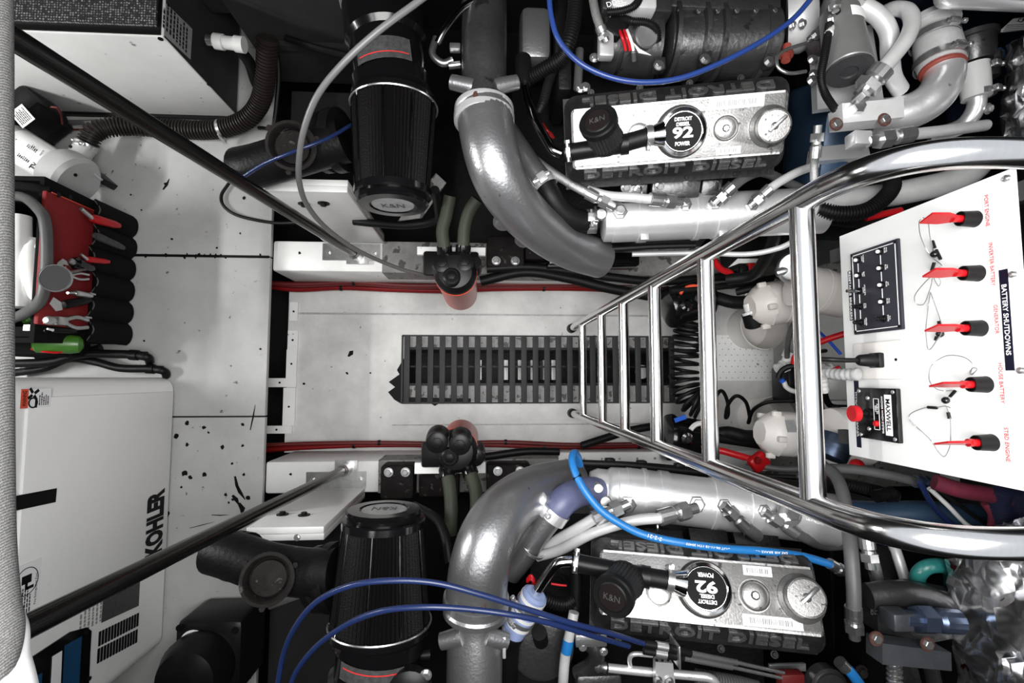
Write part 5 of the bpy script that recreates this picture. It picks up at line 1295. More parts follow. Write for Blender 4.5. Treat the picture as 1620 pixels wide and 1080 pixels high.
MB().lathe(P(1500, 245, 1.0), P(1478, 250, 1.0) - P(1500, 245, 1.0), [(0, .05), (.03, .07)], 30).build('pulley_hub', 'blue_paint', ep)
# ---------------------------------------------------------------- starboard engine side
he2, sp0, sp1, sn, ports2 = heat_ex(es, (972, 776), (1320, 822), .072, [(.13, .010, 'silver_bright'), (.22, .026, 'silver_bright'), (.45, .012, 'silver_bright'), (.62, .030, 'silver_bright')], [(993, 797, .017), (1102, 797, .016), (1145, 800, .014), (1208, 808, .013)], .95, 1.03)
bolt(he2, P(1248, 812, 1.10), V((0, .3, .95)), .022, 'zinc')
MB().lathe(P(958, 793, 1.0), V((-.2, .1, 1)), [(0, .018), (.012, .018), (.016, .014)], 18).build('drain_plug', 'zinc', es)
b = MB(); q = P(942, 768, 1.0)
for k in range(5): b.lathe(q + V((0, 0, .008 * k)), UP, [(0, .012), (.003, .014), (.006, .012)], 14)
b.build('spring_bolt', 'zinc', es)
MB().lathe(P(958, 776, .94), sn, [(-.05, .05), (-.03, .062), (0, .062), (.01, .070), (.03, .072)], 32).build('cooler_end', 'silver_bright', es)
hose(es, [(860, 868, .98), (885, 852, 1.02), (915, 835, 1.06), (940, 820, 1.08)], .015, 'grey_hose', [((938, 821, 1.08), (994, 797, 1.065))], .017)
hose(es, [(850, 880, 1.0), (890, 868, 1.04), (940, 842, 1.08), (1000, 824, 1.11), (1045, 819, 1.12)], .014, 'grey_hose', [((1043, 819, 1.12), (1102, 803, 1.10))], .017)
hose(es, [(1198, 848, 1.06), (1185, 838, 1.08), (1178, 832, 1.09)], .017, 'dull_hose', [((1180, 834, 1.09), (1144, 799, 1.09))], .014, fm='steel')
hose(es, [(1330, 862, 1.0), (1300, 862, 1.03), (1272, 850, 1.08), (1258, 842, 1.10)], .014, 'dull_hose', [((1260, 843, 1.10), (1208, 808, 1.09))], .014)
for px, py in ((1040, 832), (1175, 842)):
    b = MB(); c = P(px, py, 1.02); b.ring(c, (1, 0, .3), .018, .003, 16, 6); b.build('lifting_link', 'steel', es)
for x0, x1, y in ((960, 1010, 848), (1020, 1080, 850), (1090, 1150, 850), (1160, 1230, 852)):
    a = P(x0, y, 1.03); b_ = P(x1, y + 5, 1.045)
    MB().cbox((a + b_) / 2, ((b_ - a).length, .05, .02), (CS['u'], V((0, .9, -.43)), V((0, .43, .9))), .003).build('side_plate', 'cast_dark', es)
# rusty exhaust manifold behind the cooler
MB().tube(PS([(925, 742, .80), (1000, 745, .82), (1080, 752, .84), (1180, 765, .86), (1300, 780, .88)]), .030, 16).build('drain_rail', 'rust', es)
for px in (965, 1015, 1075, 1130):
    MB().cbox(P(px, 742 + (px - 965) * .07, .835), (.03, .07, .03), ch=.004).build('rail_clip', 'cast_dark', es)
# air elbow
e2 = elbow(es, [(754, 950, 1.17), (755, 925, 1.18), (760, 890, 1.19), (772, 850, 1.18), (795, 812, 1.13), (828, 784, 1.04), (865, 768, .94), (905, 760, .86)], lambda t: .076 - .010 * t)
MB().lathe(P(754, 940, 1.17), P(752, 972, 1.16) - P(754, 940, 1.17), [(0, .075), (.004, .081), (.02, .082), (.026, .077), (.032, .081), (.045, .080), (.05, .070)], 36).build('clamp_band', 'silver_paint', e2)
MB().cbox(P(757, 958, 1.245), (.035, .03, .012), ch=.003).build('rusty_latch', 'rust_red', e2)
MB().lathe(P(748, 1230, 1.10), P(752, 972, 1.15) - P(748, 1230, 1.10), [(0, .070), (.36, .069), (.385, .058), (.42, .058)], 32).build('charge_pipe', 'silver_paint', es)
for sx in (-1, 1):
    MB().cyl(P(750 + sx * 18, 1006, 1.18), P(750 + sx * 52, 1014, 1.17), .024, .020).build('cross_stub', 'silver_paint', es)
MB().cbox(P(797, 1015, 1.16), (.008, .05, .06), ch=.002).build('stub_flange', 'silver_bright', es)
MB().lathe(P(744, 978, 1.21), V((0, .2, 1)), [(0, .016), (.02, .016), (.022, .01)], 14).build('nut_boss', 'rust_red', es)
for px, py, z in ((790, 783, 1.09), (826, 763, .98)):
    MB().lathe(P(px, py + 4, z), V((0, .9, .35)), [(0, .028), (.012, .028), (.013, .022), (.020, .022), (.022, .018)], 24).build('boss', 'silver_paint', e2)
# coolant pipe with violet hose
MB().tube(PS([(805, 905, .98), (825, 880, 1.0), (848, 845, 1.03), (872, 815, 1.05)]), .036, 24).build('coolant_pipe', 'silver_paint', es)
MB().band(P(842, 866, 1.02), P(872, 815, 1.05) - P(825, 880, 1.0), .036, .008, .003, 28).build('pipe_ring', 'zinc', es)
clamp(es, P(876, 812, 1.05), P(880, 805, 1.05) - P(860, 832, 1.04), .040, .03, 'silver_bright', side=(-.7, .3, .6))
MB().tube(PS([(870, 818, 1.04), (884, 800, 1.05), (898, 787, 1.04), (918, 778, 1.01), (945, 776, .97)]), .040, 24).build('coolant_hose', 'violet_hose', es)
MB().lathe(P(866, 790, 1.06), V((-.6, .3, .8)), [(0, .012), (.02, .012), (.02, .017), (.035, .017), (.036, .008)], 18).build('clamp_screw', 'zinc', es)
# breather tube with blue white coupling
MB().tube(PS([(905, 888, 1.19), (885, 890, 1.19), (872, 902, 1.18), (856, 925, 1.16), (840, 950, 1.14)]), .0125, 16).build('breather_tube', 'chrome', es)
c0 = P(848, 938, 1.15); c1 = P(810, 1000, 1.11)
cpl = MB().lathe(c0, c1 - c0, [(0, .026), (.005, .033), (.08, .033), ((c1 - c0).length - .005, .032), ((c1 - c0).length, .028)], 28).build('coupling_hose', 'hose_blue_white', es, label='blue and white striped rubber coupling')
for t in (.12, .38, .5, .72):
    MB().band(c0.lerp(c1, t), c1 - c0, .0332, .009, .0015, 28).build('white_stripe', 'pvc', cpl)
for t in (.26, .62): clamp(cpl, c0.lerp(c1, t), c1 - c0, .0345, .011, 'zinc', side=(-.6, .2, .6))
MB().tube(PS([(812, 996, 1.11), (803, 1015, 1.08), (800, 1045, 1.05), (798, 1090, 1.0)]), .034, 20).build('rubber_elbow', 'black_rubber', es)
for i in range(3):
    hose(es, [(834, 916 + 2 * i, 1.10), (840, 910 + 3 * i, 1.11), (845, 918 + 2 * i, 1.11), (842, 925, 1.10)], .0035, 'red_plastic', name='lead')
hose(es, [(872, 923, 1.08), (885, 925, 1.08), (896, 926, 1.08)], .003, 'red_plastic', name='lead')
hose(es, [(860, 945, 1.08), (875, 952, 1.08), (895, 955, 1.08), (908, 948, 1.08)], .016, 'black_rubber', ribs=.007)
hose(es, [(912, 900, 1.06), (912, 930, 1.06), (910, 960, 1.06), (906, 985, 1.07)], .016, 'black_rubber')
# pale braided hose with blue tape
hb = hose(es, [(908, 968, 1.10), (902, 1000, 1.10), (894, 1040, 1.09), (890, 1090, 1.06), (886, 1130, .9), (880, 1150, .6)], .0135, 'grey_hose')
MB().tube(PS([(899.5, 1012, 1.10), (898, 1021, 1.099), (896, 1031, 1.095)]), .0146, 14).build('blue_tape', 'blue_hose', hb)
# round steel cover, lower left of the rocker cover
MB().lathe(P(858, 1022, 1.02), UP, [(0, .085), (.012, .085), (.016, .075), (.016, .01)], 36).build('round_cover', 'silver_dark', es)
MB().lathe(P(858, 1060, .95), UP, [(0, .09), (.05, .09), (.055, .085)], 36).build('damper_case', 'cast_dark', es)
MB().cyl(P(856, 1014, 1.03), P(853, 1000, 1.08), .020).build('plug_boot', 'black_rubber', es)
hose(es, [(932, 1015, 1.1), (944, 1030, 1.1), (938, 1050, 1.08), (915, 1065, 1.05)], .022, 'silver_dark')
MB().cbox(P(935, 1012, 1.12), (.08, .03, .012), ch=.002).build('flange_strip', 'silver_paint', es)
for px, py in ((922, 1023), (955, 1030)): bolt(es, P(px, py, 1.12), UP, .007, 'zinc')
# governor linkage under the cover: tubes, rods, actuator
MB().tube(PS([(962, 1056, 1.10), (1020, 1062, 1.11), (1090, 1068, 1.13), (1125, 1073, 1.14), (1138, 1090, 1.14)]), .011, 16).build('linkage_tube', 'silver_bright', es)
MB().tube(PS([(998, 1058, 1.10), (996, 1042, 1.12), (1004, 1034, 1.13), (1032, 1036, 1.13)]), .006, 12).build('bent_rod', 'silver_bright', es)
MB().lathe(P(940, 1053, 1.10), P(962, 1056, 1.10) - P(940, 1053, 1.10), [(0, .008), (.01, .016), (.02, .012), (.03, .014)], 14).build('tube_end', 'steel', es)
br_ = MB().prism([P(1033, 1040, 1.13), P(1060, 1042, 1.13), P(1066, 1095, 1.13), P(1033, 1095, 1.13)], (0, 0, .02)).build('linkage_bracket', 'silver_bright', es)
for px, py in ((1040, 1076), (1058, 1078)): bolt(br_, P(px, py, 1.152), UP, .008, 'steel')
for px in (1039, 1048, 1057): MB().disc(P(px, 1044, 1.1505), UP, .0035, .0006, 10).build('hole', 'print_black', br_)
hose(es, [(1100, 1070, 1.09), (1160, 1080, 1.1), (1200, 1090, 1.1)], .018, 'dull_hose', ribs=.007, name='spring_hose')
MB().cbox(P(945, 1080, 1.06), (.12, .07, .06), ch=.01).build('control_box', 'silver_dark', es)
MB().cbox(P(1250, 1075, 1.16), (.06, .04, .03), ch=.003).build('actuator', 'red_dark', es)
MB().lathe(P(1300, 1078, 1.10), UP, [(0, .05), (.03, .05), (.032, .04), (.04, .04), (.042, .02)], 28).build('thermostat_cover', 'silver_dark', es)
MB().cbox(P(1245, 1055, 1.10), (.10, .02, .01), ch=.002).build('ledge', 'silver_paint', es)
# front casing and right-hand pipework
MB().cbox(P(1362, 970, 1.0), (.08, .34, .34), (CS['u'], CS['v'], CS['n']), .02).build('front_casing', 'cast_dark', es)
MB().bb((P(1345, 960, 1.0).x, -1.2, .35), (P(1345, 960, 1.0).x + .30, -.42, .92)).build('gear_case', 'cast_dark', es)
fc = MB().prism([P(1362, 925, 1.16), P(1430, 915, 1.17), P(1510, 930, 1.18), P(1525, 985, 1.18), P(1450, 1000, 1.18), P(1366, 985, 1.16)], (0, 0, .05)).build('casting', 'silver_dark', es)
MB().tube(PS([(1372, 942, 1.21), (1420, 938, 1.22), (1462, 944, 1.22), (1500, 962, 1.22), (1530, 985, 1.2)]), .030, 18).build('casting_runner', 'silver_dark', es)
text('lettering', '8E 308', 'steel', es, P(1392, 965, 1.212), (1, 0, 0), (0, 1, 0), h=.02, w=.05, ext=.002)
mb2 = MB().prism([P(1370, 1000, 1.27), P(1474, 1014, 1.28), P(1475, 1042, 1.28), P(1370, 1032, 1.27)], (0, 0, .05)).build('manifold_block', 'alu_dark', es)
for px, py in ((1385, 1009), (1466, 1018)):
    MB().disc(P(px, py, 1.325), UP, .016, .004).build('rusty_washer', 'rust_red', mb2); bolt(mb2, P(px, py, 1.328), UP, .010, 'zinc', .01, washer=False)
hose(es, [(1295, 735, 1.05), (1318, 748, 1.10), (1332, 775, 1.15), (1340, 820, 1.2), (1346, 870, 1.25), (1350, 925, 1.27), (1351, 975, 1.27)], .016, 'dull_hose', [((1350, 960, 1.27), (1352, 1010, 1.26))], .015, fm='steel')
hose(es, [(1364, 830, 1.1), (1372, 860, 1.12), (1384, 895, 1.12), (1392, 930, 1.1)], .014, 'braid', [((1370, 850, 1.12), (1378, 900, 1.13))], .016)
hose(es, [(1408, 850, 1.05), (1420, 880, 1.08), (1436, 930, 1.1)], .014, 'grey_hose')
MB().cbox(P(1418, 978, 1.27), (.05, .04, .05), ch=.005).build('elbow_block', 'alu_dark', es)
fitting(es, P(1516, 983, 1.28), P(1430, 978, 1.28), .022, 'blue_steel')
MB().tube(PS([(1412, 1040, 1.2), (1415, 1060, 1.2), (1415, 1090, 1.2)]), .016, 14, ribs=.012).build('union', 'steel', es)
MB().tube(PS([(1470, 1045, 1.2), (1480, 1090, 1.18)]), .018, 14).build('pipe', 'silver_dark', es)
MB().tube(PS([(1332, 1050, 1.2), (1348, 1066, 1.2), (1372, 1100, 1.18)]), .013, 14).build('air_line', 'blue_hose', es)
MB().cyl(P(1328, 1046, 1.2), P(1338, 1057, 1.2), .015).build('line_collar', 'steel', es)
hose(es, [(1510, 1015, 1.15), (1520, 1030, 1.15), (1530, 1060, 1.15)], .012, 'rust_red', name='clip')
for px, py in ((1362, 1062), (1440, 1068)): bolt(es, P(px, py, 1.1), UP, .012, 'rust')
# teal crane hook like elbow
MB().tube(PS([(1456, 935, 1.12), (1452, 912, 1.16), (1466, 897, 1.18), (1490, 895, 1.18), (1505, 908, 1.16), (1506, 940, 1.12)]), .018, 18).build('teal_elbow', 'teal', es, label='teal painted pipe bend')
# blue water pipe below panel
hose(es, [(1300, 806, .95), (1380, 812, .98), (1460, 812, 1.02), (1545, 818, 1.04)], .036, 'blue_paint', seg=24, name='water_pipe')
bh = hose(es, [(1262, 800, 1.04), (1285, 812, 1.05), (1310, 826, 1.06), (1335, 836, 1.05)], .026, 'blue_bright', seg=20, name='marine_hose')
text('lettering', 'TRIDENT', 'print_white', es, P(1300, 826, 1.092), (-1, .35, 0), (-.35, -1, 0), h=.014, w=.09, ext=.0005, bold=.02)
hose(es, [(1290, 740, 1.06), (1350, 742, 1.08), (1410, 752, 1.1), (1452, 762, 1.1)], .013, 'dull_hose', [((1448, 761, 1.1), (1474, 766, 1.1))], .014, fm='blue_steel')
hose(es, [(1310, 760, .98), (1360, 770, 1.0), (1420, 785, 1.0)], .016, 'black_rubber', ribs=.0075, name='conduit')
b = MB().lathe(P(1385, 785, 1.06), P(1422, 778, 1.06) - P(1385, 785, 1.06), [(0, .018), (.03, .018), (.03, .022), (.05, .022)], 16).build('sensor', 'cast_dark', es)

# ================================================================== turbo side: black housings, silver ends, brass nameplates
def turbo(eng, s, base_px, far_px, z, rr, lab_px, name_m='label_dark'):
    p0 = P(*base_px, z); p1 = P(*far_px, z - .02); d = p1 - p0; L_ = d.length
    MB().lathe(p0, d, [(0, rr * .85), (.01, rr), (.05, rr), (.06, rr * .93), (L_ * .55, rr * .95), (L_ * .6, rr * 1.05), (L_ * .95, rr * 1.05), (L_, rr * .8)], 40).build('turbo_housing', 'black_gloss', eng, label='gloss black intake housing')
    vs = []; dn = d.normalized(); n_ = 10
    la, lb_ = P(*lab_px[0], z + rr * .94), P(*lab_px[1], z + rr * .94)
    ta, tb = (la - p0).dot(dn), (lb_ - p0).dot(dn); ta, tb = min(ta, tb), max(ta, tb)
    for k in range(n_ + 1):
        th = math.radians(52 + 76 * k / n_); rd = V((math.cos(th), 0, math.sin(th))); rd = (rd - dn * rd.dot(dn)).normalized()
        vs += [p0 + dn * ta + rd * (rr * 1.06), p0 + dn * tb + rd * (rr * 1.06)]
    pl = MB().add(vs, [(2 * k, 2 * k + 1, 2 * k + 3, 2 * k + 2) for k in range(n_)]).build('nameplate', name_m, eng)
    vs = []
    for k in range(n_ + 1):
        th = math.radians(56 + 68 * k / n_); rd = V((math.cos(th), 0, math.sin(th))); rd = (rd - dn * rd.dot(dn)).normalized()
        m0 = tb + (ta - tb) * (.72 if s > 0 else .70)
        vs += [p0 + dn * (m0 - .0015) + rd * (rr * 1.066), p0 + dn * (m0 + .0015) + rd * (rr * 1.066)]
    MB().add(vs, [(2 * k, 2 * k + 1, 2 * k + 3, 2 * k + 2) for k in range(n_)]).build('nameplate_line', 'print_red', pl)
    return p0, dn
turbo(ep, 1, (622, 158), (605, 10), 1.12, .105, ((605, 95), (605, 58)))
turbo(es, -1, (606, 985), (590, 1120), 1.12, .112, ((570, 1055), (570, 1085)))
MB().lathe(P(602, -20, 1.10), P(603, 40, 1.10) - P(602, -20, 1.10), [(0, .10), (.03, .115), (.06, .11), (.075, .08)], 36).build('compressor', 'silver_paint', ep)
bolt(ep, P(596, 18, 1.20), UP, .013, 'cast_dark')
hose(ep, [(780, -10, 1.18), (735, 10, 1.18), (705, 45, 1.18), (692, 68, 1.17)], .009, 'chrome_dark', name='oil_line')
hose(ep, [(690, 60, 1.1), (684, 85, 1.1), (700, 100, 1.1), (716, 95, 1.1)], .010, 'steel', name='oil_line')
MB().cbox(P(720, 76, 1.12), (.03, .02, .02), ch=.003).build('clip', 'zinc', ep)
MB().cyl(P(710, 104, 1.1), P(728, 102, 1.1), .010).build('stub', 'steel', ep)
b = MB(); b.cyl(P(532, 1022, 1.18), P(550, 1026, 1.18), .016, .014); b.cyl(P(556, 1026, 1.18), P(572, 1028, 1.18), .013); b.build('sensor_stub', 'rust', es)
MB().lathe(P(650, 1085, 1.2), UP, [(0, .05), (.03, .05), (.04, .03)], 24).build('actuator_cap', 'black_plastic', es); bolt(es, P(674, 1067, 1.22), UP, .009, 'zinc')
hose(es, [(530, 1022, 1.1), (545, 1035, 1.1), (600, 1042, 1.12), (680, 1035, 1.1)], .012, 'black_rubber')
# exhaust outlets, rusty
def outlet(eng, c, z, pts, m='rust'):
    MB().tube(PS(pts), .062, 24).build('exhaust_outlet', 'cast_dark', eng)
    b = MB(); cc = P(*c, z); nn = (CAM - cc).normalized() * .8 + V((0, 0, .6))
    b.lathe(cc, nn, [(-.04, .055), (0, .058), (.004, .064), (.014, .064), (.016, .056), (.006, .050), (-.02, .046)], 32); b.build('outlet_flange', m, eng)
    MB().lathe(cc - nn.normalized() * .02, nn, [(0, .045), (.012, .042), (.018, .01)], 24).build('plug', 'rust', eng)
    for k in range(3):
        a = 2 * PI * k / 3 + .4; x_, y_, _ = frame(nn); bolt(eng, cc + (x_ * math.cos(a) + y_ * math.sin(a)) * .068, nn, .008, 'rust', washer=False)
outlet(es, (424, 915), 1.115, [(340, 870, .98), (375, 880, 1.0), (420, 895, 1.02), (480, 905, 1.04), (530, 905, 1.05)])
outlet(ep, (462, 232), 1.115, [(380, 268, .96), (410, 262, .98), (450, 250, 1.0), (500, 235, 1.02), (545, 222, 1.03)], 'rust')
MB().lathe(P(383, 272, .9), P(405, 265, .92) - P(383, 272, .9), [(0, .03), (.004, .052), (.06, .055), (.06, .062), (.075, .062)], 28).build('outlet_cap', 'rust_red', ep)
MB().lathe(P(345, 873, .95), P(380, 880, .98) - P(345, 873, .95), [(0, .04), (.02, .058), (.06, .058), (.06, .066), (.075, .066), (.075, .06), (.085, .06), (.085, .066), (.1, .066)], 28).build('outlet_cap', 'cast_dark', es)
MB().cbox(P(452, 945, 1.0), (.10, .03, .012), (V((.9, .3, 0)).normalized(), V((-.3, .9, 0)).normalized(), UP), .003).build('bracket', 'steel', es)
MB().lathe(P(500, 915, 1.0), P(530, 912, 1.02) - P(500, 915, 1.0), [(0, .07), (.01, .085), (.03, .085), (.04, .07), (.05, .09), (.08, .09)], 32).build('turbine_housing', 'cast_dark', es)
MB().lathe(P(505, 228, .98), P(540, 222, 1.0) - P(505, 228, .98), [(0, .07), (.01, .085), (.03, .085), (.04, .07), (.05, .09), (.08, .09)], 32).build('turbine_housing', 'cast_dark', ep)
bolt(es, P(470, 850, 1.0), UP, .006, 'steel')

# ================================================================== air filters
def air_filter(label, base, tip, z, rb, rt, s):
    p0 = P(*base, z); p1 = P(*tip, z); d = p1 - p0; L_ = d.length; dn = d.normalized()
    t = thing('air_filter', label, 'air filter', p0)
    MB().lathe(p0, d, [(-.015, rb * .9), (-.012, rb * 1.03), (.0, rb * 1.03), (.004, rb * .99)], 44).build('base_rim', 'black_gloss', t)
    NP = 140
    MB().lathe(p0, d, [(0, rb * .99), (L_ * .88, rt * .97)], NP, rfun=lambda k, q: 1.0 if k % 2 else .955).build('pleats', 'filter_pleat', t, ang=8)
    MB().lathe(p0 + d * .86, d, [(0, rt * .97), (.002, rt * 1.03), (.018, rt * 1.03), (.022, rt * 1.0), (.024, rt * .90), (L_ * .14, rt * .95), (L_ * .14 + .006, rt * .90), (L_ * .14 + .007, rt * .62), (L_ * .14 + .003, rt * .58)], 44).build('end_cap', 'black_gloss', t)
    MB().lathe(p0 + d * .86 + dn * (L_ * .14 + .003), d, [(0, rt * .57), (.002, rt * .55), (.0025, rt * .05)], 40).build('cap_label', 'label_grey', t)
    text('cap_lettering', 'K&N', 'label_dark', t, p0 + d * .86 + dn * (L_ * .14 + .0062), (1, 0, 0), (0, 0, 1), h=rt * .3, w=rt * .6, ext=.0004) if s > 0 else text('cap_lettering', 'K&N', 'label_dark', t, p0 + d * .86 + dn * (L_ * .14 + .0062), (-1, 0, 0), (0, 0, 1), h=rt * .3, w=rt * .6, ext=.0004)
    for th in (20, 58, 95, 138, 175):
        a = math.radians(th); rd = V((math.cos(a), 0, math.sin(a))); rd = (rd - dn * rd.dot(dn)).normalized()
        MB().cyl(p0 + rd * rb * 1.0, p0 + d * .88 + rd * rt * .985, .0032, seg=8).build('seam_rod', 'chrome_dark', t)
    MB().ring(p0 + dn * .004, dn, rb * 1.02, .003, 44, 6).build('base_wire', 'steel', t)
    return t
air_filter('black pleated cone air filter on the air-conditioner-side engine', (624, 168), (622, 322), 1.13, .112, .098, 1)
air_filter('black pleated cone air filter on the generator-side engine', (602, 985), (608, 808), 1.13, .122, .100, -1)
# white plate behind port filter
tag(MB().prism([P(690, 275, .9), P(706, 290, .9), P(668, 345, .8), P(630, 350, .8)], (0, 0, .006)).build('bracket_plate', 'bed_dirty'), 'grey steel plate beside the air-conditioner-side air filter cap', 'plate')
# control levers: black curved hoses near the bed
for pts, m, lab, r in (([(688, 300, .92), (692, 325, .82), (690, 348, .72), (650, 356, .66), (600, 354, .64), (560, 350, .62)], 'black_rubber', 'black hose curling under the air-conditioner-side air filter', .014),
                       ([(655, 800, .8), (690, 820, .9), (705, 850, .95), (712, 890, .98)], 'black_rubber', 'black hose curling around the generator-side air filter', .014)):
    tag(MB().tube(PS(pts), r, 12).build('rubber_hose', m), lab, 'hose')
# ================================================================== orange fuel filters over the beds
def fuel_filter(label, head, bowl_z, z, s, hoses, heads):
    t = thing('fuel_filter', label, 'fuel filter', P(*head, bowl_z))
    c = P(*head, z)
    R = .068
    MB().lathe(c + V((0, 0, bowl_z - z)), UP, [(0, R * .72), (.012, R * .92), (.03, R), (z - bowl_z - .02, R), (z - bowl_z - .012, R * 1.05), (z - bowl_z, R * 1.05)], 36).build('bowl', 'orange_bowl', t)
    MB().lathe(c, UP, [(0, R * 1.0), (.01, R * 1.04), (.03, R * 1.0), (.05, R * .8), (.055, R * .5)], 36).build('head', 'black_plastic', t)
    for (px, py, dz, r) in heads:
        q = P(px, py, z + dz)
        MB().lathe(q, UP + V((0, .2 * s, 0)), [(-.05, r * 1.1), (-.01, r * 1.1), (0, r), (.02, r), (.024, r * .8)], 20).build('head_knob', 'black_plastic', t)
        MB().hexa(q + V((0, .004 * s, .022)), UP + V((0, .2 * s, 0)), r * .55, .008).build('head_nut', 'cast_dark', t)
    for pts in hoses:
        w = PS(pts)
        MB().tube(w, .021, 16).build('fuel_hose', 'green_hose', t)
        MB().lathe(w[0], w[0] - w[1], [(-.005, .026), (.02, .026), (.03, .022), (.05, .022)], 16).build('hose_end', 'black_gloss', t)
        n_ = len(w)
    return t
FP = fuel_filter('orange bowl fuel filter hanging beside the air-conditioner-side engine bed', (721, 434), .36, .78, 1, [[(703, 392, .78), (700, 365, .80), (706, 340, .82), (712, 310, .84)], [(733, 390, .78), (735, 360, .80), (742, 335, .82), (755, 315, .84)]], [(700, 420, .03, .032), (735, 418, .03, .032), (715, 440, .05, .028), (752, 418, .0, .02)])
FS = fuel_filter('orange bowl fuel filter hanging beside the generator-side engine bed', (722, 712), .36, .78, -1, [[(708, 752, .80), (712, 775, .82), (714, 810, .84), (712, 845, .84)], [(744, 748, .80), (752, 772, .82), (754, 800, .84), (750, 830, .84)]], [(692, 697, .05, .034), (728, 700, .06, .034), (712, 720, .05, .028), (752, 720, .0, .03)])
for a, b_, ft in (((660, 390), (768, 404), FP), ((656, 732), (768, 748), FS)):
    p0 = P(*a, .62); p1 = P(*b_, .62); y = (p0.y + p1.y) / 2; s = 1 if y > 0 else -1
    t = ft
    MB().bb((p0.x, min(p0.y, p1.y), .60), (p1.x, max(p0.y, p1.y), .62)).build('bracket_plate', 'white_paint', t)
    MB().bb((p0.x, y + s * .012, BZ), (p1.x, y + s * .02, .60)).build('bracket_web', 'bed_dirty', t)
    MB().cbox(((p0.x + p1.x) / 2, y - s * .05, .63), (.2, .09, .03), ch=.01).build('filter_arm', 'black_plastic', t)
# engine mounts on the beds
def mount(label, a, b_, zt, y):
    p0 = P(*a, zt); p1 = P(*b_, zt)
    t = MB().cbox(((p0.x + p1.x) / 2, y, (BZ + zt) / 2), (abs(p1.x - p0.x), .13, zt - BZ), ch=.012).build('engine_mount', 'rust', es if y < 0 else ep)
    t['label'] = label
    for k in (.25, .75): bolt(t, (p0.x + (p1.x - p0.x) * k, y + (.04 if y < 0 else -.04), zt), UP, .012, 'steel', .012)
    MB().cbox(((p0.x + p1.x) / 2 + .16, y + (-.02 if y < 0 else .02), (BZ + zt) / 2 - .01), (.16, .09, zt - BZ - .04), ch=.01).build('bracket', 'rust', t)
mount('rusty engine mount block on the generator-side bed', (602, 726), (655, 726), .42, -.405)
mount('grimy engine mount on the air-conditioner-side bed behind fuel filter', (770, 395), (830, 395), .42, .515)
mount('grimy engine mount beside the generator-side fuel filter hoses', (770, 740), (840, 740), .42, -.405)
# bed rails (aluminium angle with rivets) and the black beam under the port cooler
tag(MB().cbox((P(940, 420, .5).x, .47, .46), (.36, .05, .10), ch=.006).build('beam', 'black_gloss'), 'black painted beam along the air-conditioner-side bed below the oil cooler', 'beam')
r_ = thing('riveted_rail', 'white riveted angle rail on the generator-side bed beside the blue hose', 'rail', (P(1000, 720, .33).x, -.38, BZ))
p0 = P(884, 716, .335); p1 = P(1110, 742, .335)
MB().bb((p0.x, p1.y - .01, BZ), (p1.x + .3, p0.y, .335)).build('angle', 'white_paint', r_)
for i in range(8):
    MB().disc((p0.x + .03 + i * .075, (p0.y + p1.y) / 2 + .01, .335), UP, .005, .002, 10).build('rivet', 'steel', r_)
# red battery cables along the floor edges
def floor_cable(label, pts, r, m, z=.03):
    t = thing('battery_cable', label, 'cable', P(*pts[0], z), 'red battery cables along the bilge')
    MB().tube([P(x, y, z) for x, y in pts], r, 10).build('cable', m, t)
    for k in range(2, len(pts) - 1, 2):
        q = P(*pts[k], z); MB().band(q, (1, 0, 0), r, .012, .003, 14).build('cable_tie', 'black_plastic', t)
floor_cable('dark red cable along the floor edge below the air-conditioner-side bed', [(420, 452), (470, 458), (540, 455), (620, 458), (700, 460), (780, 457), (860, 456), (930, 457), (1000, 460), (1050, 455)], .012, 'red_cable')
floor_cable('second dark red cable beside the air-conditioner-side bed, nearer the bed', [(420, 448), (480, 450), (560, 447), (640, 452), (720, 452), (820, 450), (920, 449), (1000, 448)], .013, 'red_dark', .07)
floor_cable('dark red cable along the floor edge below the generator-side bed', [(415, 712), (470, 708), (560, 704), (640, 703), (700, 704), (780, 703), (860, 706), (930, 706), (1010, 705), (1100, 705)], .012, 'red_cable')
floor_cable('second dark red cable under generator-side bed edge', [(415, 704), (500, 701), (600, 700), (700, 701), (800, 699), (900, 703), (1000, 702)], .009, 'red_dark', .06)
for pts, r, z, lab in (([(760, 445), (830, 430), (900, 440), (960, 455), (1040, 470), (1090, 475)], .022, .35, 'thick black cable sweeping from the air-conditioner-side bed under the ladder'),
                       ([(770, 425), (840, 422), (910, 430), (980, 440), (1040, 445), (1120, 440), (1200, 432)], .018, .40, 'black cable loom along the air-conditioner-side bed'),
                       ([(700, 730), (770, 722), (830, 714), (885, 714)], .016, .34, 'black cable loom lying on the generator-side bed'),
                       ([(920, 705), (960, 692), (1000, 680), (1050, 672), (1100, 668)], .018, .12, 'black hose crossing the floor under the ladder'),
                       ([(1060, 460), (1120, 455), (1200, 445), (1260, 430)], .014, .5, 'black loom running behind the ladder rung'),
                       ([(1120, 690), (1200, 702), (1280, 715), (1340, 735)], .02, .45, 'black loom below the lower white filter'),
                       ([(920, 732), (990, 735), (1060, 742), (1120, 748)], .010, .9, 'black conduit along the generator-side manifold rail')):
    tag(MB().tube([P(x, y, z) for x, y in pts], r, 12).build('cable_loom', 'black_rubber'), lab, 'cable')
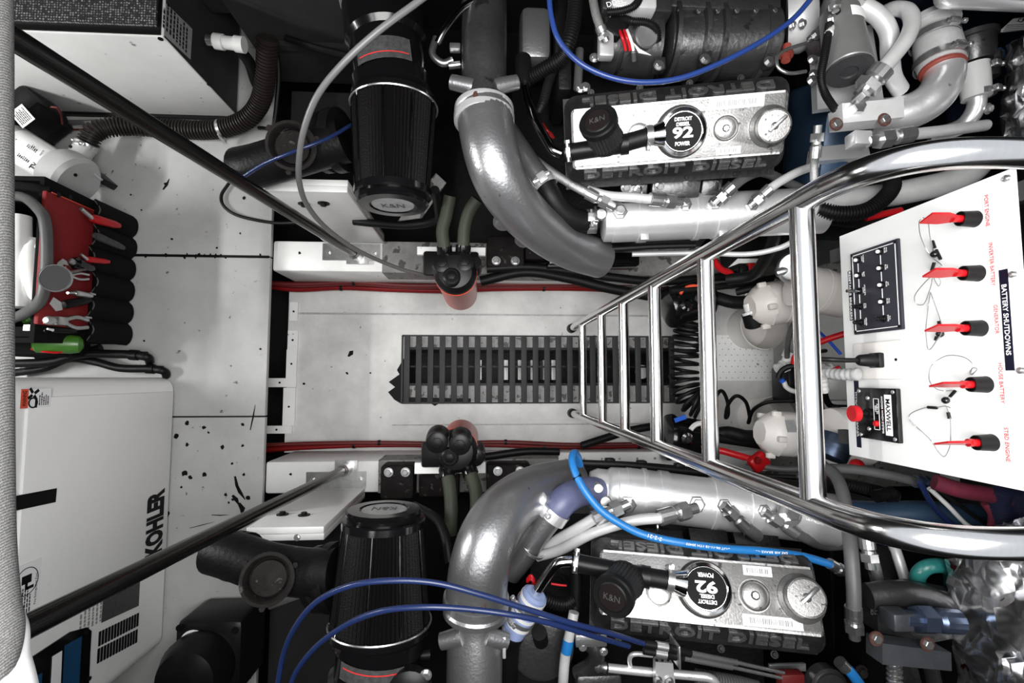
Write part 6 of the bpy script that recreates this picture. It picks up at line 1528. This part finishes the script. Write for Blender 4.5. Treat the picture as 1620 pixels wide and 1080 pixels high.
# ================================================================== long control cables
def cable(label, pts, r, m, name='control_cable', grp=None):
    o = MB().tube(PS(pts), r, 12).build(name, m); tag(o, label, 'cable', grp); return o
cable('grey control cable arching past the air-conditioner-side air filter to the bed', [(690, -20, 1.4), (665, 0, 1.4), (600, 48, 1.4), (545, 98, 1.38), (503, 150, 1.34), (481, 205, 1.28), (473, 255, 1.2), (474, 290, 1.12), (487, 326, 1.0), (520, 364, .84), (570, 398, .66), (630, 424, .50), (675, 436, .42), (700, 442, .38)], .0075, 'cable_grey')
cable('blue control cable sagging in an arc over the air-conditioner-side engine cover', [(868, -20, 1.42), (872, 25, 1.42), (885, 65, 1.42), (918, 100, 1.42), (965, 122, 1.42), (1015, 130, 1.42), (1070, 125, 1.42), (1125, 106, 1.42), (1190, 74, 1.42), (1250, 34, 1.42), (1290, -10, 1.42)], .0058, 'blue_cable')
cable('thin navy cable crossing the rusty air-conditioner-side turbo outlet', [(378, 284, 1.08), (420, 258, 1.12), (470, 238, 1.16), (520, 218, 1.14), (560, 195, 1.08)], .005, 'navy_cable')
c_ = [(420, 1150, .6), (425, 1130, .95), (436, 1100, 1.2), (447, 1040, 1.26), (465, 995, 1.32), (500, 952, 1.38), (555, 926, 1.42), (620, 918, 1.44), (690, 922, 1.44), (760, 940, 1.43), (830, 962, 1.41), (900, 984, 1.38), (960, 1000, 1.34), (1020, 1018, 1.28)]
cable('upper dark blue control cable arching over the generator-side air filter', c_, .0058, 'navy_cable')
c_ = [(445, 1150, .6), (448, 1130, .95), (455, 1100, 1.2), (470, 1060, 1.26), (505, 1018, 1.32), (555, 984, 1.38), (610, 965, 1.42), (680, 960, 1.44), (750, 964, 1.43), (820, 974, 1.42), (880, 988, 1.39), (940, 1006, 1.34), (995, 1022, 1.28)]
cable('lower dark blue control cable arching across the generator-side filter base', c_, .0058, 'navy_cable')
t = thing('throttle_linkage', 'pair of steel push rods on a drilled bracket ending the dark blue cables', 'linkage', P(1080, 1036, 1.2))
for (a, b_, c) in (((1038, 1021), (1092, 1033), (1240, 1064)), ((1036, 1032), (1080, 1040), (1236, 1072))):
    MB().cyl(P(a[0] - 18, a[1] - 3, 1.28), P(*a, 1.28), .008).build('cable_end', 'black_rubber', t)
    MB().cyl(P(*a, 1.28), P(a[0] + 18, a[1] + 3, 1.28), .0105).build('ferrule', 'zinc', t)
    MB().cyl(P(a[0] + 18, a[1] + 3, 1.28), P(*b_, 1.27), .009).build('boot', 'black_rubber', t)
    MB().cyl(P(*b_, 1.27), P((b_[0] + c[0]) / 2, (b_[1] + c[1]) / 2 - 1, 1.25), .0066).build('sleeve', 'silver_paint', t)
    MB().cyl(P((b_[0] + c[0]) / 2, (b_[1] + c[1]) / 2 - 1, 1.25), P(*c, 1.22), .0042).build('rod', 'zinc', t)
MB().cbox(P(1068, 1030, 1.265), (.004, .05, .06), ch=.001).build('bracket_plate', 'zinc', t)
# bright blue air hose across starboard engine
bh_ = thing('air_hose', 'bright blue air brake hose with printed line looping over the generator-side engine', 'hose', P(1000, 840, 1.1))
bpts = [(918, 735, .98), (914, 722, 1.02), (908, 716, 1.06), (905, 728, 1.10), (912, 752, 1.13), (928, 780, 1.15), (952, 808, 1.16), (985, 830, 1.17), (1020, 846, 1.18), (1070, 857, 1.20), (1140, 867, 1.21), (1210, 872, 1.21), (1270, 880, 1.20), (1316, 893, 1.18)]
MB().tube(PS(bpts), .0098, 14).build('hose', 'blue_hose', bh_)
fitting(bh_, P(1312, 891, 1.18), P(1338, 906, 1.16), .011, 'steel')
MB().band(P(913, 754, 1.13), V((.5, -.8, 0)), .0102, .008, .002, 16).build('cable_tie', 'black_plastic', bh_)
def print_line(pts, s_list, parent, m):
    for (px, py, z, ang, s, h, w) in s_list:
        a = math.radians(ang); text('lettering', s, m, parent, P(px, py, z), (math.cos(a), math.sin(a), 0), (-math.sin(a), math.cos(a), 0), h=h, w=w, ext=.0004)
print_line(None, [(1036, 850, 1.2015, 163, '2-2-21', .009, .036), (1120, 864.5, 1.2195, 172, 'DOT 06-11-18 1TH 20402', .0055, .11), (1215, 873, 1.2198, 176, 'SAE AIR BRAKE 4.8 MM', .0055, .10)], bh_, 'print_white')
# ================================================================== middle right: coil cord, strainers, white filters
cc = thing('coiled_cord', 'black coiled cord hanging behind the ladder rungs', 'cord', P(1085, 580, .1))
ctr = [P(1093, 508, .38), P(1088, 530, .36), P(1084, 560, .34), P(1082, 600, .34), P(1092, 630, .36), P(1112, 642, .38)]
path = smooth_path(ctr, 20); hel = []
L = [0]
for i in range(1, len(path)): L.append(L[-1] + (path[i] - path[i - 1]).length)
turns = 15
for i in range(len(path) * 4 - 3):
    j = min(i // 4, len(path) - 2); p = path[j].lerp(path[j + 1], (i % 4) / 4)
    a = (path[j + 1] - path[j]).normalized(); x_, y_, _ = frame(a)
    th = 2 * PI * turns * i / (len(path) * 4 - 4); hel.append(p + x_ * (.056 * math.cos(th)) + y_ * (.056 * math.sin(th)))
MB().tube(hel, .0078, 8, n=2).build('coil', 'black_rubber', cc)
MB().tube(PS([(1125, 640, .38), (1140, 618, .36), (1150, 632, .32), (1152, 654, .28), (1148, 660, .28), (1152, 640, .32), (1165, 626, .36), (1180, 636, .34), (1186, 660, .3), (1184, 668, .3), (1192, 648, .34), (1215, 636, .4), (1255, 634, .44)]), .0078, 10).build('tail', 'black_rubber', cc)
def strainer(label, a, b_, z, r, sticker_m, chrome_px):
    p0 = P(*a, z); p1 = P(*b_, z); d = p1 - p0
    t = thing('sea_strainer', label, 'strainer', (p0 + p1) / 2 - UP * r)
    MB().lathe(p0, d, [(0, r * .6), (.008, r * .95), (.02, r), (.03, r), (.03, r * .92), (d.length - .02, r * .92), (d.length, r * .7)], 32).build('body', 'black_gloss', t)
    q = P(*chrome_px, z + r * .95)
    MB().lathe(q, UP, [(0, .026), (.012, .024), (.02, .014)], 20).build('plug', 'chrome', t)
    return t, p0, d
t, p0, d = strainer('gloss black strainer with red label above coiled cord', (1052, 488), (1125, 468), .42, .088, 'print_red', (1085, 483))
MB().ring(P(1098, 478, .505), UP, .065, .008, 14, 6, 1.3, 2.6).build('warning_label', 'sticker_orange', t)
MB().lathe(P(1104, 472, .51), UP, [(0, .018), (.015, .018), (.018, .01)], 16).build('cap_nut', 'cast_dark', t)
t, p0, d = strainer('matte black strainer with blue label below the coiled cord', (1050, 690), (1125, 700), .40, .095, 'sticker_blue', (1086, 682 + 12))
MB().box(P(1076, 662, .49), (.05, .018, .004), (V((.9, .3, 0)), V((-.3, .9, 0)), UP)).build('label', 'sticker_blue', t)
MB().ring(P(1110, 690, .5), UP, .05, .010, 14, 6, .6, 2.6).build('handle', 'pvc', t)
def spin_filter(label, a, b_, z, r, m, band_px=None, bm=None):
    p0 = P(*a, z); p1 = P(*b_, z); d = p1 - p0; n_ = d.normalized()
    t = thing('spin_on_filter', label, 'filter', (p0 + p1) / 2 - UP * r)
    MB().lathe(p0 - n_ * .06, d, [(0, r * .55), (.02, r * .8), (.05, r * 1.02), (.06, r * 1.05)], 9).build('filter_head', m, t)
    MB().lathe(p0, d, [(0, r * .96), (.01, r), (.05, r), (.053, r * .97), (.056, r), (d.length - .02, r), (d.length, r * .9)], 36).build('canister', m, t)
    for k in range(5):
        x_, y_, _ = frame(n_); a_ = 2 * PI * k / 5 + .5
        MB().cbox(p0 - n_ * .02 + (x_ * math.cos(a_) + y_ * math.sin(a_)) * r * 1.0, (.02, .02, .03), (x_, y_, n_), .004).build('lug', m, t)
    return t, p0, n_, r
t, p0, n_, r = spin_filter('white spin-on filter with blue sticker behind the wide rung', (1210, 482), (1290, 468), .62, .082, 'ivory')
vs = []
for k in range(9):
    th = math.radians(45 + 10 * k); rd = V((.0, -math.cos(th), math.sin(th))); rd = (rd - n_ * rd.dot(n_)).normalized()
    vs += [p0 + n_ * .075 + rd * (r * 1.01), p0 + n_ * .13 + rd * (r * 1.01)]
MB().add(vs, [(2 * k, 2 * k + 1, 2 * k + 3, 2 * k + 2) for k in range(8)]).build('sticker', 'sticker_blue', t)
text('lettering', 'SEA', 'print_white', t, P(1248, 470, .706), (0, -1, 0), (1, 0, 0), h=.012, w=.04, ext=.0008)
MB().lathe(P(1183, 480, .60), P(1192, 503, .60) - P(1183, 480, .60), [(0, .018), (.03, .02), (.03, .032), (.04, .034)], 18).build('drain_valve', 'pvc', t)
MB().lathe(P(1188, 495, .60), P(1196, 520, .58) - P(1188, 495, .60), [(0, .034), (.05, .036), (.055, .03)], 22).build('drain_cap', 'black_rubber', t)
t, p0, n_, r = spin_filter('grey-white spin-on filter below the first rung, its ribbed head facing the strainer', (1226, 685), (1300, 690), .62, .082, 'cream_plastic')
MB().box(P(1252, 674, .703), (.035, .045, .002), (V((1, 0, 0)), V((0, .9, -.3)), V((0, .3, .9)))).build('label', 'label_grey', t)
# round tanks behind
for a, b_, z, r, m, lab in (((1255, 450), (1340, 470), .80, .075, 'ivory', 'large cream canister half hidden behind the switch panel'), ((1312, 690), (1370, 690), .72, .10, 'cream_plastic', 'large cream drum behind the lower ladder side'), ((1310, 725), (1325, 690), .78, .055, 'blue_steel', 'blue-grey motor cap under the switch panel')):
    p0 = P(*a, z); p1 = P(*b_, z); d = p1 - p0
    t = thing('canister', lab, 'canister', (p0 + p1) / 2 - UP * r)
    MB().lathe(p0, d, [(0, r * .7), (.006, r * .97), (.012, r), (d.length - .012, r), (d.length, r * .9)], 36).build('shell', m, t)
    MB().band(p0 + d * .5, d, r, .014, .002, 36).build('seam_band', m, t)
t = thing('hose_nipple', 'black nozzle poking from the cream drum', 'nozzle', P(1335, 700, .76)); MB().lathe(P(1330, 700, .80), V((1, 0, .2)), [(0, .022), (.05, .022), (.06, .014)], 16).build('nozzle', 'cast_dark', t)
t = thing('alternator_cap', 'round steel cap above the white spin-on filter', 'cap', P(1252, 425, .8)); MB().lathe(P(1258, 425, .84), V((-.6, 0, .8)), [(0, .055), (.02, .055), (.024, .048), (.02, .04), (.022, .01)], 30).build('cap', 'steel', t)
MB().lathe(P(1228, 432, .82), P(1245, 428, .83) - P(1228, 432, .82), [(0, .014), (.02, .018), (.04, .016)], 16).build('stud', 'zinc', t)
# white buckets / rings on the floor
for c, r, lab in (((1180, 520), .11, 'white shallow tub on the bilge floor under the spin-on filter'), ((1195, 658), .10, 'white tub on the floor under the coiled cord tail')):
    q = P(*c, .0)
    t = thing('plastic_tub', lab, 'tub', q)
    MB().lathe(q, UP, [(0.0, r * .9), (.16, r), (.165, r * 1.04), (.17, r), (.02, r * .86), (.018, .005)], 40).build('tub', 'cream_plastic', t)
# pump with white fittings
t = thing('water_pump', 'black water pump with white pipe fittings on the floor behind the ladder', 'pump', P(1250, 595, .05))
MB().cbox(P(1250, 608, .25), (.10, .16, .14), ch=.015).build('pump_body', 'black_plastic', t)
MB().lathe(P(1243, 575, .32), P(1250, 560, .34) - P(1243, 575, .32), [(0, .022), (.03, .022), (.03, .03), (.06, .03)], 18).build('fitting', 'pvc', t)
MB().lathe(P(1228, 583, .32), P(1246, 577, .32) - P(1228, 583, .32), [(0, .020), (.03, .020), (.03, .028), (.05, .028)], 18).build('fitting', 'pvc', t)
MB().lathe(P(1300, 582, .36), P(1318, 588, .36) - P(1300, 582, .36), [(0, .020), (.03, .020), (.03, .03), (.06, .03)], 18).build('fitting', 'pvc', t)
MB().lathe(P(1310, 640, .3), P(1330, 640, .3) - P(1310, 640, .3), [(0, .026), (.02, .034), (.05, .034), (.05, .028), (.09, .028)], 18).build('valve', 'pvc', t)
MB().cbox(P(1315, 615, .3), (.12, .10, .10), ch=.02).build('filter_cup', 'pvc', t)
MB().ring(P(1255, 600, .4), V((-.6, 0, .8)), .055, .012, 24, 8, .3, 4.6).build('hose_loop', 'black_rubber', t)
MB().tube(PS([(1240, 603, .40), (1244, 612, .40), (1254, 618, .40), (1264, 619, .4)]), .010, 10).build('white_lead', 'pvc', t)
MB().cyl(P(1236, 600, .402), P(1239, 604, .402), .011).build('blue_tip', 'sticker_blue', t)
hs_ = [([(1262, 505, .5), (1252, 520, .46), (1246, 545, .4), (1245, 565, .36)], .011, 'dull_hose', 'thin grey hose dropping to the white pump fittings'),
       ([(1255, 575, .5), (1262, 560, .52), (1300, 540, .58), (1345, 525, .64)], .012, 'red_plastic', 'bright red cable curving from the pump to the panel'),
       ([(1290, 588, .5), (1310, 590, .52), (1330, 582, .55)], .013, 'red_plastic', 'red cable beside the white valve'),
       ([(1290, 520, .5), (1310, 538, .5), (1330, 560, .5)], .006, 'blue_bright', 'thin blue wire behind ladder rung'),
       ([(1225, 445, .62), (1260, 452, .66), (1290, 460, .7), (1320, 460, .72), (1345, 448, .74)], .014, 'dull_hose', 'grey hose lying over the spin-on filter'),
       ([(1165, 462, .55), (1200, 455, .6), (1240, 458, .64)], .014, 'black_rubber', 'black hose leading into the spin-on filter'),
       ([(1125, 690, .42), (1150, 684, .45), (1180, 690, .5), (1210, 690, .58)], .026, 'black_rubber', 'thick black hose joining strainer and lower filter'),
       ([(1130, 470, .45), (1160, 478, .5), (1185, 478, .56)], .026, 'black_rubber', 'thick black hose joining red-labelled strainer and upper filter'),
       ([(1115, 715, .5), (1135, 712, .52), (1160, 718, .54), (1195, 728, .56)], .013, 'red_plastic', 'bright red battery cable below the strainer'),
       ([(1128, 410, .7), (1140, 425, .68), (1155, 432, .66), (1162, 442, .64)], .012, 'red_plastic', 'bright red battery cable under the air-conditioner-side cooler'),
       ([(1300, 605, .5), (1312, 640, .46), (1340, 645, .5)], .012, 'black_rubber', 'black hose looping beside the pump'),
       ([(1180, 730, .55), (1220, 740, .6), (1260, 742, .64), (1300, 735, .7)], .012, 'dull_hose', 'grey hose under the lower spin-on filter'),
       ([(1150, 748, .6), (1200, 752, .64), (1260, 755, .7)], .010, 'black_rubber', 'black conduit along the generator-side bed by the ladder')]
for pts, r, m, lab in hs_:
    tag(MB().tube(PS(pts), r, 12).build('cable' if ('cable' in lab or 'wire' in lab) else 'hose', m), lab, 'cable' if ('cable' in lab or 'wire' in lab) else 'hose')
t = thing('battery_terminal', 'red battery terminal cover below the lower filter', 'terminal', P(1200, 730, .5)); MB().cbox(P(1200, 730, .58), (.07, .06, .04), (V((.8, .6, 0)), V((-.6, .8, 0)), UP), .012).build('cover', 'red_plastic', t)
MB().lathe(P(1198, 728, .6), UP, [(0, .014), (.012, .012)], 14).build('post', 'red_cable', t)
t = thing('battery_terminal', 'red battery terminal cover below the air-conditioner-side cooler', 'terminal', P(1170, 428, .6)); MB().cbox(P(1192, 425, .66), (.05, .04, .03), ch=.008).build('cover', 'red_plastic', t); MB().cbox(P(1178, 430, .655), (.05, .05, .03), ch=.01).build('base', 'black_plastic', t)
tag(MB().prism([P(1150, 424, .66), P(1165, 410, .66), P(1202, 410, .66), P(1202, 416, .66), P(1168, 417, .66)], (0, 0, .01)).build('shelf_plate', 'pvc'), 'small pale plate below the air-conditioner-side cooler hose', 'plate')
t = thing('ball_valve', 'red ball-handled valve under the switch panel', 'valve', P(1355, 737, .9)); MB().sphere(P(1355, 737, .96), .022, 16).build('ball', 'red_plastic', t)
MB().cyl(P(1352, 735, .9), P(1355, 737, .95), .008).build('stem', 'cast_dark', t)
# things tucked under and behind the panel
for pts, r, m, lab in (([(1455, 762, 1.16), (1470, 790, 1.14), (1490, 815, 1.12), (1520, 838, 1.1), (1560, 850, 1.1)], .007, 'navy_cable', 'navy cable hanging from the switch panel corner'),
                       ([(1470, 772, 1.14), (1500, 800, 1.14), (1530, 830, 1.12), (1560, 845, 1.1)], .006, 'pvc', 'white wire under the switch panel corner'),
                       ([(1485, 775, 1.14), (1520, 800, 1.14), (1555, 825, 1.12), (1590, 840, 1.1)], .006, 'black_rubber', 'black wire under the switch panel corner'),
                       ([(1478, 762, 1.2), (1520, 775, 1.22), (1562, 782, 1.22), (1600, 790, 1.22)], .020, 'red_cloth', 'faded red cable sleeve below the switch panel'),
                       ([(1560, 795, 1.2), (1572, 815, 1.2), (1570, 840, 1.18)], .012, 'red_cloth', 'faded red strap hanging below the switch panel'),
                       ([(1585, 775, 1.24), (1582, 800, 1.22), (1588, 830, 1.2)], .020, 'ribbed_navy', 'navy ribbed conduit at the panel foot'),
                       ([(1610, 778, 1.24), (1608, 805, 1.22), (1612, 835, 1.2)], .020, 'ribbed_navy', 'second navy ribbed conduit close to the foil wrap')):
    o = MB().tube(PS(pts), r, 12, ribs=.007 if 'ribbed' in m else None).build('hose' if r > .012 else 'wire', m); tag(o, lab, 'hose' if r > .012 else 'wire')
hose(ep, [(1228, 345, .98), (1225, 375, .92), (1210, 410, .82), (1190, 435, .72), (1150, 442, .66)], .020, 'black_rubber')
# ================================================================== foil insulation
def foil(label, quad, z0, z1, name='foil_insulation'):
    b = MB(); n = 13; vs = []; fs = []
    q = [V((*k, 0)) for k in quad]
    for j in range(n + 1):
        for i in range(n + 1):
            u, w = i / n, j / n
            p = (q[0] * (1 - u) + q[1] * u) * (1 - w) + (q[3] * (1 - u) + q[2] * u) * w
            z = z0 + (z1 - z0) * u + .03 * math.sin(PI * min(1, u * 1.2)) + random.uniform(-.010, .010) + .012 * math.sin(9 * u + 5 * w) * math.sin(7 * w + 2)
            vs.append(P(p.x + random.uniform(-4, 4), p.y + random.uniform(-4, 4), z))
    for j in range(n):
        for i in range(n): a = j * (n + 1) + i; fs.append((a, a + 1, a + n + 2, a + n + 1))
    # thickness
    m = len(vs); vs2 = vs + [v - UP * .02 for v in vs]; fs += [[k + m for k in f][::-1] for f in fs]
    rim = [i for i in range(n + 1)] + [(n + 1) * j + n for j in range(1, n + 1)] + [(n + 1) * n + i for i in range(n - 1, -1, -1)] + [(n + 1) * j for j in range(n - 1, 0, -1)]
    for k in range(len(rim)): a, c = rim[k], rim[(k + 1) % len(rim)]; fs.append((a, c, c + m, a + m))
    b.add(vs2, fs); o = b.build(name, 'foil', ang=40); tag(o, label, 'insulation'); return o
foil('crumpled silver foil insulation beside the generator-side engine front', [(1508, 892), (1700, 862), (1740, 1120), (1530, 1130)], 1.25, 1.44)
foil('narrow strip of silver foil insulation beside the air-conditioner-side riser', [(1605, 62), (1700, 30), (1700, 262), (1594, 205)], 1.22, 1.40)
foil('small white-edged foil flap under the handrail end', [(1585, 835), (1640, 820), (1640, 845), (1600, 848)], 1.25, 1.30)
# overhead grey box and blue bulkhead in the far corner
t = thing('header_tank', 'grey painted tank above the air-conditioner-side engine front corner', 'tank', P(1540, 0, 1.1)); p0 = P(1465, 24, 1.30)
MB().cbox((p0.x + .35, p0.y + .25, 1.335), (.70, .50, .05), ch=.02).build('tank', 'silver_bright', t)
p0 = P(1600, 60, 1.05)
t = thing('blue_bulkhead', 'dark blue equipment panel with a printed caution plate', 'panel', P(1560, 100, .6))
MB().bb((P(1420, 60, .9).x, P(1500, 40, .9).y, .5), (2.0, P(1500, 40, .9).y + .04, 1.15)).build('panel', 'blue_wall', t)
MB().bb((P(1500, 100, .8).x, P(1500, 190, .8).y, .78), (2.0, P(1500, 40, .9).y, .80)).build('shelf', 'blue_wall', t)
lq = [P(1578, 52, 1.15), P(1602, 30, 1.15), P(1660, 24, 1.15), P(1660, 44, 1.15)]
pl_ = MB().prism(lq, (0, 0, .002)).build('caution_plate', 'label_white', t, flat=True)
text('lettering', '-CAL', 'print_black', pl_, P(1617, 32, 1.1522), (1, .12, 0), (-.12, 1, 0), h=.012, ext=.0005, bold=.02)
for i in range(4):
    MB().box(P(1612 + i * 2 - i * 4, 39 + i * 3, 1.1524), (.075, .003, .0006), (V((1, .1, 0)).normalized(), V((-.1, 1, 0)).normalized(), UP)).build('small_print', 'print_grey', pl_, flat=True)
